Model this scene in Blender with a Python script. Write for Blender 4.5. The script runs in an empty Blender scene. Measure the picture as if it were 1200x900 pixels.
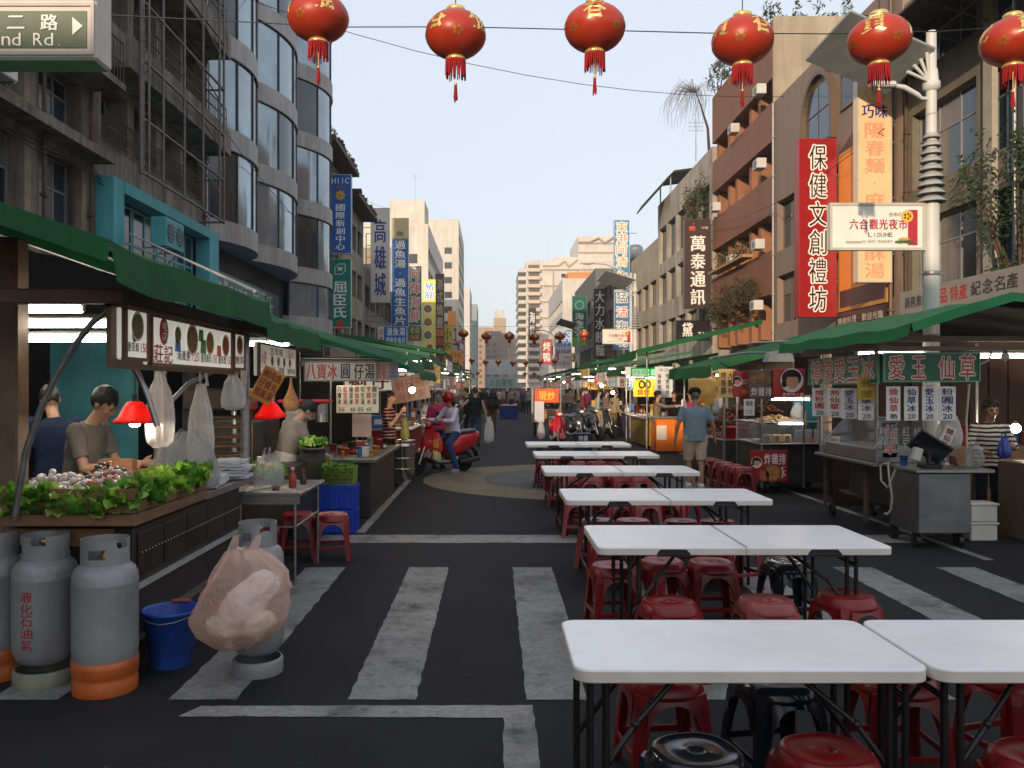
# Night market street before dusk: one street along +Y, camera near the crossing, all sizes in metres.
import bpy, bmesh, math, random
from mathutils import Vector, Matrix, noise
RND = random.Random(11)
sc = bpy.context.scene
C = sc.collection
PI = math.pi

# ---------------------------------------------------------------- camera, sky, sun, exposure
EYE, FPX, VX, VY = 1.69, 980.0, 578.0, 455.0          # eye height; focal length and vanishing point in photo pixels
cam_d = bpy.data.cameras.new('camera')
cam_d.sensor_width = 36.0
cam_d.lens = 36.0 * FPX / 1200.0
cam_d.shift_x = (600.0 - VX) / 1200.0
cam_d.shift_y = (VY - 450.0) / 1200.0
cam_d.clip_start, cam_d.clip_end = 0.05, 3000.0
cam = bpy.data.objects.new('camera', cam_d)
C.objects.link(cam)
cam.location = (0, 0, EYE)
cam.rotation_euler = (PI / 2, 0, 0)
sc.camera = cam

SUN_EL, SUN_AZ = math.radians(12.5), math.radians(22.0)   # low sun behind the camera, a little to its left
world = bpy.data.worlds.new('World')
sc.world = world
world.use_nodes = True
wn = world.node_tree
bg = wn.nodes['Background']
sky = wn.nodes.new('ShaderNodeTexSky')
sky.sky_type = 'NISHITA'
sky.sun_disc = False
sky.sun_elevation = SUN_EL
sky.sun_rotation = PI + SUN_AZ
sky.air_density, sky.dust_density, sky.ozone_density = 1.4, 1.6, 2.4
veil = wn.nodes.new('ShaderNodeMix')                    # thin even veil of high cloud over the whole sky
veil.data_type = 'RGBA'
veil.inputs['Factor'].default_value = 0.74
veil.inputs['B'].default_value = (4.95, 5.15, 5.75, 1)
wn.links.new(sky.outputs[0], veil.inputs['A'])
wn.links.new(veil.outputs['Result'], bg.inputs[0])
bg.inputs[1].default_value = 0.15

sun_d = bpy.data.lights.new('sun', 'SUN')
sun_d.energy = 3.2
sun_d.angle = math.radians(0.6)
sun_d.color = (1.0, 0.79, 0.58)
sun = bpy.data.objects.new('sun', sun_d)
C.objects.link(sun)
_dir = Vector((math.sin(SUN_AZ), math.cos(SUN_AZ), -math.tan(SUN_EL))).normalized()
sun.rotation_euler = _dir.to_track_quat('-Z', 'Y').to_euler()

sc.view_settings.view_transform = 'Standard'
sc.view_settings.look = 'None'
sc.view_settings.exposure = 0.33
sc.view_settings.gamma = 1.0
sc.view_settings.use_curve_mapping = False
sc.render.engine = 'CYCLES'
sc.cycles.use_denoising = True
sc.cycles.max_bounces = 6
sc.cycles.diffuse_bounces = 3
sc.cycles.glossy_bounces = 3
sc.cycles.transmission_bounces = 4
sc.cycles.transparent_max_bounces = 12
sc.cycles.caustics_reflective = False
sc.cycles.caustics_refractive = False
sc.cycles.sample_clamp_indirect = 5.0
sc.cycles.volume_bounces = 0

# ---------------------------------------------------------------- materials
def lin(h):
    h = h.lstrip('#')
    out = []
    for i in (0, 2, 4):
        c = int(h[i:i + 2], 16) / 255.0
        out.append(c / 12.92 if c <= 0.04045 else ((c + 0.055) / 1.055) ** 2.4)
    return tuple(out)

_M = {}
def mat(name, col, rough=0.6, metal=0.0, var=0.18, scale=4.0, streak=0.0, grime=(0.05, 0.045, 0.04), bump=0.0, bscale=40.0,
        emit=None, es=0.0, alpha=1.0, spec=0.5, transl=0.0, stretch=(1, 1, 1)):
    """procedural material: base colour with mottling, rain streaks of grime and fine relief, all in world space"""
    if name in _M:
        return _M[name]
    if isinstance(col, str):
        col = lin(col)
    m = bpy.data.materials.new(name)
    m.use_nodes = True
    nt = m.node_tree
    N, L = nt.nodes, nt.links
    b = N['Principled BSDF']
    b.inputs['Roughness'].default_value = rough
    b.inputs['Metallic'].default_value = metal
    b.inputs['Specular IOR Level'].default_value = .18 if (rough >= .6 and spec == .5 and not metal) else spec   # dusty matt things barely shine
    geo = N.new('ShaderNodeNewGeometry')
    last = None
    if var > 0:
        mp = N.new('ShaderNodeMapping')
        mp.inputs['Scale'].default_value = stretch
        L.new(geo.outputs['Position'], mp.inputs['Vector'])
        n1 = N.new('ShaderNodeTexNoise')
        n1.inputs['Scale'].default_value = scale
        n1.inputs['Detail'].default_value = 6
        n1.inputs['Roughness'].default_value = 0.65
        L.new(mp.outputs[0], n1.inputs['Vector'])
        rp = N.new('ShaderNodeValToRGB')
        rp.color_ramp.elements[0].position = 0.3
        rp.color_ramp.elements[1].position = 0.7
        rp.color_ramp.elements[0].color = tuple(c * (1 - var) for c in col) + (1,)
        rp.color_ramp.elements[1].color = tuple(min(1, c * (1 + var * 0.8)) for c in col) + (1,)
        L.new(n1.outputs['Fac'], rp.inputs['Fac'])
        last = rp.outputs['Color']
        if streak > 0:
            mp2 = N.new('ShaderNodeMapping')
            mp2.inputs['Scale'].default_value = (2.2, 2.2, 0.16)
            L.new(geo.outputs['Position'], mp2.inputs['Vector'])
            n2 = N.new('ShaderNodeTexNoise')
            n2.inputs['Scale'].default_value = 1.0
            n2.inputs['Detail'].default_value = 7
            n2.inputs['Roughness'].default_value = 0.7
            L.new(mp2.outputs[0], n2.inputs['Vector'])
            r2 = N.new('ShaderNodeValToRGB')
            r2.color_ramp.elements[0].position = 0.42
            r2.color_ramp.elements[1].position = 0.72
            r2.color_ramp.elements[0].color = (0, 0, 0, 1)
            r2.color_ramp.elements[1].color = (streak, streak, streak, 1)
            L.new(n2.outputs['Fac'], r2.inputs['Fac'])
            mx = N.new('ShaderNodeMix')
            mx.data_type = 'RGBA'
            L.new(r2.outputs['Color'], mx.inputs['Factor'])
            L.new(last, mx.inputs['A'])
            mx.inputs['B'].default_value = tuple(grime) + (1,)
            last = mx.outputs['Result']
        L.new(last, b.inputs['Base Color'])
        rr = N.new('ShaderNodeMapRange')
        rr.inputs['To Min'].default_value = max(0.02, rough - 0.12)
        rr.inputs['To Max'].default_value = min(1, rough + 0.12)
        L.new(n1.outputs['Fac'], rr.inputs['Value'])
        L.new(rr.outputs[0], b.inputs['Roughness'])
    else:
        b.inputs['Base Color'].default_value = tuple(col) + (1,)
    if bump > 0:
        n3 = N.new('ShaderNodeTexNoise')
        n3.inputs['Scale'].default_value = bscale
        n3.inputs['Detail'].default_value = 5
        L.new(geo.outputs['Position'], n3.inputs['Vector'])
        bp = N.new('ShaderNodeBump')
        bp.inputs['Strength'].default_value = bump
        bp.inputs['Distance'].default_value = 0.02
        L.new(n3.outputs['Fac'], bp.inputs['Height'])
        L.new(bp.outputs[0], b.inputs['Normal'])
    if emit is not None:
        e = lin(emit) if isinstance(emit, str) else emit
        b.inputs['Emission Color'].default_value = tuple(e) + (1,)
        b.inputs['Emission Strength'].default_value = es
    if alpha < 1 and not transl:
        b.inputs['Alpha'].default_value = alpha
    if transl > 0:
        tr = N.new('ShaderNodeBsdfTranslucent')
        if last is not None:
            L.new(last, tr.inputs['Color'])
        else:
            tr.inputs['Color'].default_value = tuple(col) + (1,)
        ms = N.new('ShaderNodeMixShader')
        ms.inputs[0].default_value = transl
        L.new(b.outputs[0], ms.inputs[1])
        L.new(tr.outputs[0], ms.inputs[2])
        out = ms.outputs[0]
        if alpha < 1:                                       # thin film: part of the light passes straight through
            tp = N.new('ShaderNodeBsdfTransparent')
            m2 = N.new('ShaderNodeMixShader')
            lw = N.new('ShaderNodeLayerWeight'); lw.inputs['Blend'].default_value = .35
            mr = N.new('ShaderNodeMapRange'); mr.inputs['To Min'].default_value = alpha * .8; mr.inputs['To Max'].default_value = min(1, alpha * 1.7)
            L.new(lw.outputs['Facing'], mr.inputs['Value']); L.new(mr.outputs[0], m2.inputs[0])
            L.new(tp.outputs[0], m2.inputs[1]); L.new(out, m2.inputs[2])
            out = m2.outputs[0]
        L.new(out, N['Material Output'].inputs['Surface'])
    _M[name] = m
    return m

def plain(hexcol, rough=0.5, **k):
    """printed or moulded colour named by its value"""
    return mat('c_%s_%d' % (hexcol.lstrip('#'), int(rough * 100)), hexcol, rough, var=k.pop('var', 0.12), **k)

# ---------------------------------------------------------------- mesh builder
class MB:
    def __init__(s):
        s.v, s.f, s.m, s.sm = [], [], [], []
        s.cur = 0
        s.smooth = False
        s.M = None
    def add(s, vs, fs, mat=None, smooth=None):
        o = len(s.v)
        if s.M is not None:
            vs = [s.M @ Vector(p) for p in vs]
        s.v.extend([tuple(p) for p in vs])
        k = s.cur if mat is None else mat
        q = s.smooth if smooth is None else smooth
        for f in fs:
            s.f.append([i + o for i in f]); s.m.append(k); s.sm.append(q)
        return s
    def box(s, x0, x1, y0, y1, z0, z1, mat=None):
        return s.add([(x0, y0, z0), (x1, y0, z0), (x1, y1, z0), (x0, y1, z0), (x0, y0, z1), (x1, y0, z1), (x1, y1, z1), (x0, y1, z1)],
                     [(3, 2, 1, 0), (4, 5, 6, 7), (0, 1, 5, 4), (1, 2, 6, 5), (2, 3, 7, 6), (3, 0, 4, 7)], mat, False)
    def cbox(s, x0, x1, y0, y1, z0, z1, b=0.01, mat=None):
        """box with chamfered edges"""
        b = min(b, (x1 - x0) * .45, (y1 - y0) * .45, (z1 - z0) * .45)
        vs = []
        for i, X in enumerate((x0, x1)):
            for j, Y in enumerate((y0, y1)):
                for k, Z in enumerate((z0, z1)):
                    dx, dy, dz = (b, -b)[i], (b, -b)[j], (b, -b)[k]
                    vs += [(X, Y + dy, Z + dz), (X + dx, Y, Z + dz), (X + dx, Y + dy, Z)]
        def q(i, j, k, a): return ((i * 2 + j) * 2 + k) * 3 + a
        fs = []
        for i in (0, 1):
            f = [q(i, 0, 0, 0), q(i, 1, 0, 0), q(i, 1, 1, 0), q(i, 0, 1, 0)]; fs.append(f if i else f[::-1])
            f = [q(0, i, 0, 1), q(1, i, 0, 1), q(1, i, 1, 1), q(0, i, 1, 1)]; fs.append(f[::-1] if i else f)
            f = [q(0, 0, i, 2), q(1, 0, i, 2), q(1, 1, i, 2), q(0, 1, i, 2)]; fs.append(f if i else f[::-1])
        for i in (0, 1):
            for j in (0, 1):
                fs.append([q(i, j, 0, 0), q(i, j, 1, 0), q(i, j, 1, 1), q(i, j, 0, 1)])
                fs.append([q(i, 0, j, 0), q(i, 1, j, 0), q(i, 1, j, 2), q(i, 0, j, 2)])
                fs.append([q(0, i, j, 1), q(1, i, j, 1), q(1, i, j, 2), q(0, i, j, 2)])
                for k in (0, 1):
                    fs.append([q(i, j, k, 0), q(i, j, k, 1), q(i, j, k, 2)])
        return s.add(vs, fs, mat, False)
    def ring(s, c, ax, r, n, up=None):
        ax = Vector(ax).normalized()
        u = ax.orthogonal().normalized() if up is None else up
        w = ax.cross(u)
        return [tuple(Vector(c) + u * (r * math.cos(2 * PI * i / n)) + w * (r * math.sin(2 * PI * i / n))) for i in range(n)]
    def cyl(s, p0, p1, r0, r1=None, n=10, mat=None, cap=True, smooth=True):
        r1 = r0 if r1 is None else r1
        ax = Vector(p1) - Vector(p0)
        u = ax.orthogonal().normalized()
        vs = s.ring(p0, ax, r0, n, u) + s.ring(p1, ax, r1, n, u)
        s.add(vs, [(i, (i + 1) % n, n + (i + 1) % n, n + i) for i in range(n)], mat, smooth)
        if cap:
            s.add(vs, [tuple(range(n))[::-1], tuple(range(n, 2 * n))], mat, False)
        return s
    def tube(s, pts, r, n=7, mat=None, closed=False):
        pts = [Vector(p) for p in pts]
        k = len(pts)
        vs, fs = [], []
        u = None
        for i, p in enumerate(pts):
            d = (pts[(i + 1) % k] - pts[i - 1]) if (closed or 0 < i < k - 1) else (pts[1] - pts[0] if i == 0 else pts[-1] - pts[-2])
            d.normalize()
            u = d.orthogonal() if u is None else u - d * u.dot(d)
            if u.length < 1e-6: u = d.orthogonal()
            u = u.normalized()
            rr = r[i] if isinstance(r, (list, tuple)) else r
            vs += s.ring(p, d, rr, n, u)
        for i in range(k if closed else k - 1):
            a, b = i * n, ((i + 1) % k) * n
            fs += [(a + j, a + (j + 1) % n, b + (j + 1) % n, b + j) for j in range(n)]
        s.add(vs, fs, mat, True)
        if not closed:
            s.add(vs, [tuple(range(n))[::-1], tuple(range((k - 1) * n, k * n))], mat, False)
        return s
    def lathe(s, prof, n=20, c=(0, 0, 0), mat=None, smooth=True, sq=None, shp=2.0):
        """profile of (radius, z); shp > 2 squares the plan (superellipse)"""
        vs, fs = [], []
        for r, z in prof:
            for i in range(n):
                a = 2 * PI * i / n
                ca, sa = math.cos(a), math.sin(a)
                if shp != 2.0:
                    k = (abs(ca) ** shp + abs(sa) ** shp) ** (-1.0 / shp)
                    ca, sa = ca * k, sa * k
                vs.append((c[0] + r * ca, c[1] + r * sa, c[2] + z))
        for j in range(len(prof) - 1):
            fs += [(j * n + i, j * n + (i + 1) % n, (j + 1) * n + (i + 1) % n, (j + 1) * n + i) for i in range(n)]
        s.add(vs, fs, mat, smooth)
        caps = []
        if prof[0][0] > 1e-5: caps.append(tuple(range(n))[::-1])
        if prof[-1][0] > 1e-5: caps.append(tuple(range((len(prof) - 1) * n, len(prof) * n)))
        if caps: s.add(vs, caps, mat, False)
        return s
    def sph(s, c, r, nu=12, nv=8, mat=None):
        rx, ry, rz = (r, r, r) if not isinstance(r, (tuple, list)) else r
        vs = [(c[0], c[1], c[2] - rz)]
        for j in range(1, nv):
            t = -PI / 2 + PI * j / nv
            vs += [(c[0] + rx * math.cos(t) * math.cos(2 * PI * i / nu), c[1] + ry * math.cos(t) * math.sin(2 * PI * i / nu), c[2] + rz * math.sin(t)) for i in range(nu)]
        vs.append((c[0], c[1], c[2] + rz))
        fs = [(0, 1 + (i + 1) % nu, 1 + i) for i in range(nu)]
        for j in range(nv - 2):
            a, b = 1 + j * nu, 1 + (j + 1) * nu
            fs += [(a + i, a + (i + 1) % nu, b + (i + 1) % nu, b + i) for i in range(nu)]
        a, t = 1 + (nv - 2) * nu, len(vs) - 1
        fs += [(a + i, a + (i + 1) % nu, t) for i in range(nu)]
        return s.add(vs, fs, mat, True)
    def prism(s, poly, h0, h1, axis='z', mat=None, smooth=False):
        """polygon (counter-clockwise) pushed along an axis"""
        def p3(p, h): return (p[0], p[1], h) if axis == 'z' else ((p[0], h, p[1]) if axis == 'y' else (h, p[0], p[1]))
        n = len(poly)
        vs = [p3(p, h0) for p in poly] + [p3(p, h1) for p in poly]
        fl = [(i, (i + 1) % n, n + (i + 1) % n, n + i) for i in range(n)]
        s.add(vs, [tuple(range(n))[::-1], tuple(range(n, 2 * n))], mat, False)
        return s.add(vs, fl, mat, smooth)
    def sheet(s, grid, mat=None, smooth=True, thick=0.0):
        """grid of points -> surface, with thickness downwards along -Z when asked"""
        r, c = len(grid), len(grid[0])
        vs = [p for row in grid for p in row]
        fs = [(j * c + i, j * c + i + 1, (j + 1) * c + i + 1, (j + 1) * c + i) for j in range(r - 1) for i in range(c - 1)]
        s.add(vs, fs, mat, smooth)
        if thick:
            v2 = [(p[0], p[1], p[2] - thick) for p in vs]
            s.add(v2, [f[::-1] for f in fs], mat, smooth)
            edge = [j for j in range(c)] + [j * c + c - 1 for j in range(1, r)] + [(r - 1) * c + j for j in range(c - 2, -1, -1)] + [j * c for j in range(r - 2, 0, -1)]
            n = len(edge)
            ev = [vs[e] for e in edge] + [v2[e] for e in edge]
            s.add(ev, [(i, (i + 1) % n, n + (i + 1) % n, n + i) for i in range(n)], mat, False)
        return s
    def mesh(s, name, mats):
        me = bpy.data.meshes.new(name)
        me.from_pydata(s.v, [], s.f)
        mats = mats if isinstance(mats, (list, tuple)) else [mats]
        for m in mats: me.materials.append(m)
        me.polygons.foreach_set('material_index', s.m)
        me.polygons.foreach_set('use_smooth', s.sm)
        me.update()
        return me
    def build(s, name, mats, parent=None, world=False):
        """link as ONE mesh object; world=True: the points are world points although the parent stands elsewhere"""
        if world and parent is not None:
            o = wloc(parent)
            s.v = [(p[0] - o.x, p[1] - o.y, p[2] - o.z) for p in s.v]
        return link(name, s.mesh(name, mats), parent)

def wloc(o):
    v = Vector(o.location)
    while o.parent:
        o = o.parent
        v = v + Vector(o.location)
    return v

def link(name, me, parent=None, loc=None, rot=None, scale=None):
    o = bpy.data.objects.new(name, me)
    C.objects.link(o)
    if parent is not None: o.parent = parent
    if loc is not None: o.location = loc
    if rot is not None: o.rotation_euler = rot
    if scale is not None: o.scale = scale
    return o

def tag(o, label, cat, group=None):
    o['label'], o['category'] = label, cat
    if group: o['group'] = group
    return o

def thing(name, label, cat, loc=(0, 0, 0), rz=0.0, group=None):
    o = link(name, None, None, loc, (0, 0, rz))
    o.empty_display_size = 0.2
    return tag(o, label, cat, group)

def struct(o, kind='structure', label=None):
    o['kind'] = kind
    if label: o['label'] = label
    return o

def copy_tree(o, parent=None, loc=None, rz=None, label=None, group=None):
    c = o.copy()
    C.objects.link(c)
    c.parent = parent
    if loc is not None: c.location = loc
    if rz is not None: c.rotation_euler = (c.rotation_euler[0], c.rotation_euler[1], rz)
    if label: c['label'] = label
    if group: c['group'] = group
    for ch in list(o.children):
        copy_tree(ch, c)
    return c

def px(x, d): return (x - VX) * d / FPX               # photo column -> street X at distance d
def pz(y, d): return EYE - (y - VY) * d / FPX         # photo row -> height at distance d

# ---------------------------------------------------------------- lettering: glyph outlines turned into flat print
GL = {}
def glyph_shape(ch):
    """outline of one character as flat faces, made when a sign first needs it"""
    if ch in GL: return GL[ch]
    cu = bpy.data.curves.new('glyph', 'FONT')
    cu.body = ch
    cu.resolution_u = 2
    ob = bpy.data.objects.new('glyph', cu)
    me = ob.to_mesh()
    vs = [tuple(v.co[:2]) for v in me.vertices]
    fs = [tuple(p.vertices) for p in me.polygons]
    ob.to_mesh_clear()
    bpy.data.objects.remove(ob)
    bpy.data.curves.remove(cu)
    if not vs: bb = (0, .3, 0, .7)
    else:
        xs, ys = [p[0] for p in vs], [p[1] for p in vs]
        bb = (min(xs), max(xs), min(ys), max(ys))
    GL[ch] = (vs, fs, bb)
    return GL[ch]

def glyph(mb, ch, x0, x1, z0, z1, y, st=0, fit=True, mat=0):
    """one character filling the rectangle on the plane y, read from -Y"""
    vs, fs, bb = glyph_shape(ch)
    if not vs: return
    w, h = max(bb[1] - bb[0], .02), max(bb[3] - bb[2], .02)
    sx, sz = (x1 - x0) / w, (z1 - z0) / h
    if ch in '一二.·-◦三':                                # flat characters keep their proportion
        sz = min(sz, sx)
        zc = (z0 + z1) / 2
        if ch in '.·◦': sx = sz = (z1 - z0) * .9
        if ch == '.': zc = z0 + (bb[3] - bb[2]) * sz / 2
        z0 = zc - h * sz / 2
        if ch in '.·◦': x0 = (x0 + x1) / 2 - w * sx / 2
    if ch in '1Iil|:!':
        sx = min(sx, sz * .9); x0 = (x0 + x1) / 2 - w * sx / 2
    d = (0.012, 0.03, 0.085)[st] * min(x1 - x0, z1 - z0)        # stroke weight: the glyph printed again, shifted, in thin layers
    for i, (a, b) in enumerate((((0, 0), (1, 0)), ((0, 0), (1, .4), (-1, -.4)), ((1, 0), (.7, .7), (0, 1), (-.7, .7), (-1, 0), (-.7, -.7), (0, -1), (.7, -.7)))[st]):
        mb.add([(x0 + (p[0] - bb[0]) * sx + a * d, y - i * .0003, z0 + (p[1] - bb[2]) * sz + b * d) for p in vs], fs, mat, False)

def letters(mb, text, x0, x1, z0, z1, y, vertical=False, st=0, gap=0.14, mat=0, slant=0):
    n = len(text)
    for i, ch in enumerate(text):
        if ch == ' ': continue
        if vertical:
            c = (z1 - z0) / n
            a, b = z1 - (i + 1) * c + c * gap / 2, z1 - i * c - c * gap / 2
            glyph(mb, ch, x0, x1, a, b, y, st, mat=mat)
        else:
            c = (x1 - x0) / n
            low = ch in 'acegmnopqrsuvwxyz'
            top = z0 + (z1 - z0) * (.74 if low else 1)
            glyph(mb, ch, x0 + i * c + c * gap / 2, x0 + (i + 1) * c - c * gap / 2, z0, top, y, st, mat=mat)

def board(name, label, loc, w, h, rz=0.0, col='#ffffff', thick=0.12, text=(), frame=None, group=None, fw=0.03, rough=0.35, cat='sign',
          pict=None, tilt=0.0, parent=None, back=True, streak=0.15, posts=None, glow=0.0):
    """sign board with its lower edge centre at loc, face towards local -Y.
    text: (string, x0, z0, x1, z1 as fractions, 'h' or 'v', colour[, outline colour])"""
    o = thing(name, label, cat, loc, rz, group) if parent is None else link(name, None, parent, loc, (0, tilt, rz))
    if parent is None: o.rotation_euler = (0, tilt, rz)
    m = MB(); m.cbox(-w / 2, w / 2, 0, thick, 0, h, .008)
    m.build('panel', mat('board_' + col.lstrip('#') + ('_glow' if glow else ''), col, rough, var=.1, scale=2.0, streak=streak, emit=col if glow else None, es=glow), o)  # glow makes the face emit its own colour
    if frame:
        m = MB()
        for a in ((-w / 2 - .004, w / 2 + .004, -.012, .02, -.004, fw), (-w / 2 - .004, w / 2 + .004, -.012, .02, h - fw, h + .004)): m.box(*a)
        for a in ((-w / 2 - .004, -w / 2 + fw, -.010, .018, fw, h - fw), (w / 2 - fw, w / 2 + .004, -.010, .018, fw, h - fw)): m.box(*a)
        m.build('frame', plain(frame, .45), o)
    for t in text:
        s, x0, z0, x1, z1, d, c = t[:7]
        X0, X1, Z0, Z1 = -w / 2 + x0 * w, -w / 2 + x1 * w, z0 * h, z1 * h
        if len(t) > 7 and t[7]:
            m = MB(); letters(m, s, X0, X1, Z0, Z1, -.004, d == 'v', 2)
            if m.v: m.build('lettering', plain(t[7], .4, var=.05), o)
            m = MB(); letters(m, s, X0, X1, Z0, Z1, -.008, d == 'v', 0)
        else:
            m = MB(); letters(m, s, X0, X1, Z0, Z1, -.005, d == 'v', 1)
        if m.v: m.build('lettering', plain(c, .4, var=.05), o)
    if pict: pict(o, w, h)
    if posts:
        for (a, b) in posts:
            m = MB(); m.cyl(a, b, .03, n=8); m.build('bracket', mat('galv', (.32, .32, .31), .45, .6), o)
    return o
# ---------------------------------------------------------------- ground, road, markings
def asphalt_mat():
    m = mat('asphalt', (.021, .021, .0225), .85, var=.38, scale=.9, bump=.5, bscale=160)
    nt = m.node_tree; N, L = nt.nodes, nt.links
    b = N['Principled BSDF']
    geo = N.new('ShaderNodeNewGeometry')
    vo = N.new('ShaderNodeTexNoise'); vo.inputs['Scale'].default_value = 220; vo.inputs['Detail'].default_value = 2
    L.new(geo.outputs['Position'], vo.inputs['Vector'])
    r = N.new('ShaderNodeValToRGB')
    r.color_ramp.elements[0].position = .35; r.color_ramp.elements[1].position = .75
    r.color_ramp.elements[0].color = (.6, .6, .6, 1); r.color_ramp.elements[1].color = (1.7, 1.68, 1.62, 1)
    L.new(vo.outputs['Fac'], r.inputs['Fac'])
    old = b.inputs['Base Color'].links[0].from_socket
    mx = N.new('ShaderNodeMix'); mx.data_type = 'RGBA'; mx.blend_type = 'MULTIPLY'; mx.inputs['Factor'].default_value = 1
    L.new(old, mx.inputs['A']); L.new(r.outputs['Color'], mx.inputs['B'])
    # greasy darker patches
    n = N.new('ShaderNodeTexNoise'); n.inputs['Scale'].default_value = 1.3; n.inputs['Detail'].default_value = 5; n.inputs['Roughness'].default_value = .7
    L.new(geo.outputs['Position'], n.inputs['Vector'])
    r2 = N.new('ShaderNodeValToRGB'); r2.color_ramp.elements[0].position = .52; r2.color_ramp.elements[1].position = .66
    r2.color_ramp.elements[0].color = (0, 0, 0, 1); r2.color_ramp.elements[1].color = (.45, .45, .45, 1)
    L.new(n.outputs['Fac'], r2.inputs['Fac'])
    m2 = N.new('ShaderNodeMix'); m2.data_type = 'RGBA'
    L.new(r2.outputs['Color'], m2.inputs['Factor']); L.new(mx.outputs['Result'], m2.inputs['A']); m2.inputs['B'].default_value = (.016, .016, .018, 1)
    L.new(m2.outputs['Result'], b.inputs['Base Color'])
    return m

def paint_mat(name, col, wear):
    """worn road paint: chips and tyre wear let the asphalt colour through"""
    m = mat(name, col, .75, var=.2, scale=1.5, bump=.3, bscale=160)
    nt = m.node_tree; N, L = nt.nodes, nt.links
    b = N['Principled BSDF']
    geo = N.new('ShaderNodeNewGeometry')
    fac = None
    for sc_, lo, hi, top in ((26, .55 - wear * .10, .62, .42), (1.9, .53 - wear * .06, .66, .85), (110, .58 - wear * .06, .66, .5), (9, .56 - wear * .04, .64, .6)):
        n = N.new('ShaderNodeTexNoise'); n.inputs['Scale'].default_value = sc_; n.inputs['Detail'].default_value = 8; n.inputs['Roughness'].default_value = .75
        L.new(geo.outputs['Position'], n.inputs['Vector'])
        mr = N.new('ShaderNodeMapRange'); mr.inputs['From Min'].default_value = lo; mr.inputs['From Max'].default_value = hi
        mr.inputs['To Max'].default_value = top
        L.new(n.outputs['Fac'], mr.inputs['Value'])
        if fac is None: fac = mr.outputs[0]
        else:
            a = N.new('ShaderNodeMath'); a.operation = 'MAXIMUM'; L.new(fac, a.inputs[0]); L.new(mr.outputs[0], a.inputs[1]); fac = a.outputs[0]
    old = b.inputs['Base Color'].links[0].from_socket
    mx = N.new('ShaderNodeMix'); mx.data_type = 'RGBA'
    L.new(fac, mx.inputs['Factor']); L.new(old, mx.inputs['A']); mx.inputs['B'].default_value = (.03, .03, .031, 1)
    L.new(mx.outputs['Result'], b.inputs['Base Color'])
    return m

ASPH = asphalt_mat()
m = MB(); m.add([(-1500, -400, 0), (1500, -400, 0), (1500, 2600, 0), (-1500, 2600, 0)], [(0, 1, 2, 3)])
struct(m.build('ground', ASPH))
PAVE = mat('pavement', (.22, .21, .2), .8, var=.25, scale=1.2, bump=.3)
for x0, x1 in ((-60, -6.6), (9.2, 60)):
    m = MB(); m.cbox(x0, x1, 11.5, 420, -.05, .13, .02)
    struct(m.build('pavement', PAVE))

def strip(name, pts, z, mt):
    """flat painted sheet with a slightly ragged edge"""
    out = []
    for i, a in enumerate(pts):
        b = pts[(i + 1) % len(pts)]
        a, b = Vector(a), Vector(b)
        k = max(2, int((b - a).length / .06))
        nrm = Vector((-(b - a).y, (b - a).x)).normalized()
        for j in range(k):
            p = a + (b - a) * (j / k)
            q = noise.noise((p.x * 9, p.y * 9, 3.1)) * .012 if 0 < j else 0
            out.append((p.x + nrm.x * q, p.y + nrm.y * q, z))
    m = MB(); m.add(out, [tuple(range(len(out)))])
    return struct(m.build(name, mt))

def rect(x0, x1, y0, y1): return [(x0, y0), (x1, y0), (x1, y1), (x0, y1)]
ZEB = paint_mat('zebra_paint', (.29, .285, .265), 1.15)
LINE = paint_mat('line_paint', (.32, .31, .285), 1.3)
for x in (-2.73, -1.76, -.79, .18, 1.15, 2.14, 3.2, 4.17, 5.14):
    strip('zebra_stripe_marking', rect(x, x + .37, 4.53, 7.88), .004, ZEB)
strip('stop_line_marking', rect(-1.95, 4.75, 9.12, 9.62), .004, LINE)
strip('box_line_marking', [(-1.62, 4.30), (.05, 4.28), (.05, 3.1), (.21, 3.1), (.21, 4.45), (-1.55, 4.44)], .004, LINE)
for i in range(9):
    strip('lane_edge_marking', rect(-1.60, -1.50, 9.75 + i * 6.1, 9.75 + i * 6.1 + 6.0), .005, LINE)
    strip('lane_edge_marking', rect(4.82, 4.92, 8.2 + i * 6.1, 8.2 + i * 6.1 + 6.0), .005, LINE)
TAN = mat('tan_road_coating', (.165, .14, .095), .85, var=.3, scale=2.2, bump=.3, bscale=120)
GRY = mat('grey_road_coating', (.11, .115, .12), .85, var=.3, scale=2.5, bump=.3, bscale=120)
def disc(name, r0, r1, z, mt):
    n = 96; cx, cy = 1.75, 15.55
    m = MB()
    vs = [(cx + r0 * math.cos(2 * PI * i / n), cy + r0 * math.sin(2 * PI * i / n), z) for i in range(n)] + [(cx + r1 * math.cos(2 * PI * i / n), cy + r1 * math.sin(2 * PI * i / n), z) for i in range(n)]
    if r0 > 0: m.add(vs, [(i, n + i, n + (i + 1) % n, (i + 1) % n) for i in range(n)])
    else: m.add(vs[n:], [tuple(range(n))])
    struct(m.build(name, mt))
disc('road_circle_marking', 1.9, 3.05, .004, TAN)
disc('road_disc_marking', 0, 1.88, .004, GRY)
# litter: flat scraps and drips on the asphalt, too many to count
m = MB()
for i in range(110):
    x, y, s = RND.uniform(-2.2, 3.5), RND.uniform(3.2, 9.5), RND.uniform(.002, .008)
    a = RND.uniform(0, PI)
    m.add([(x + s * math.cos(a + k) * RND.uniform(.5, 1.2), y + s * math.sin(a + k) * 1.2, .006 + RND.uniform(0, .003)) for k in (0, 1.4, 3.0, 4.6)], [(0, 1, 2, 3)])
o = m.build('litter_scraps', plain('#6f6b62', .7)); struct(o, 'stuff', 'tiny pale scraps of litter scattered on the asphalt')

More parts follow.
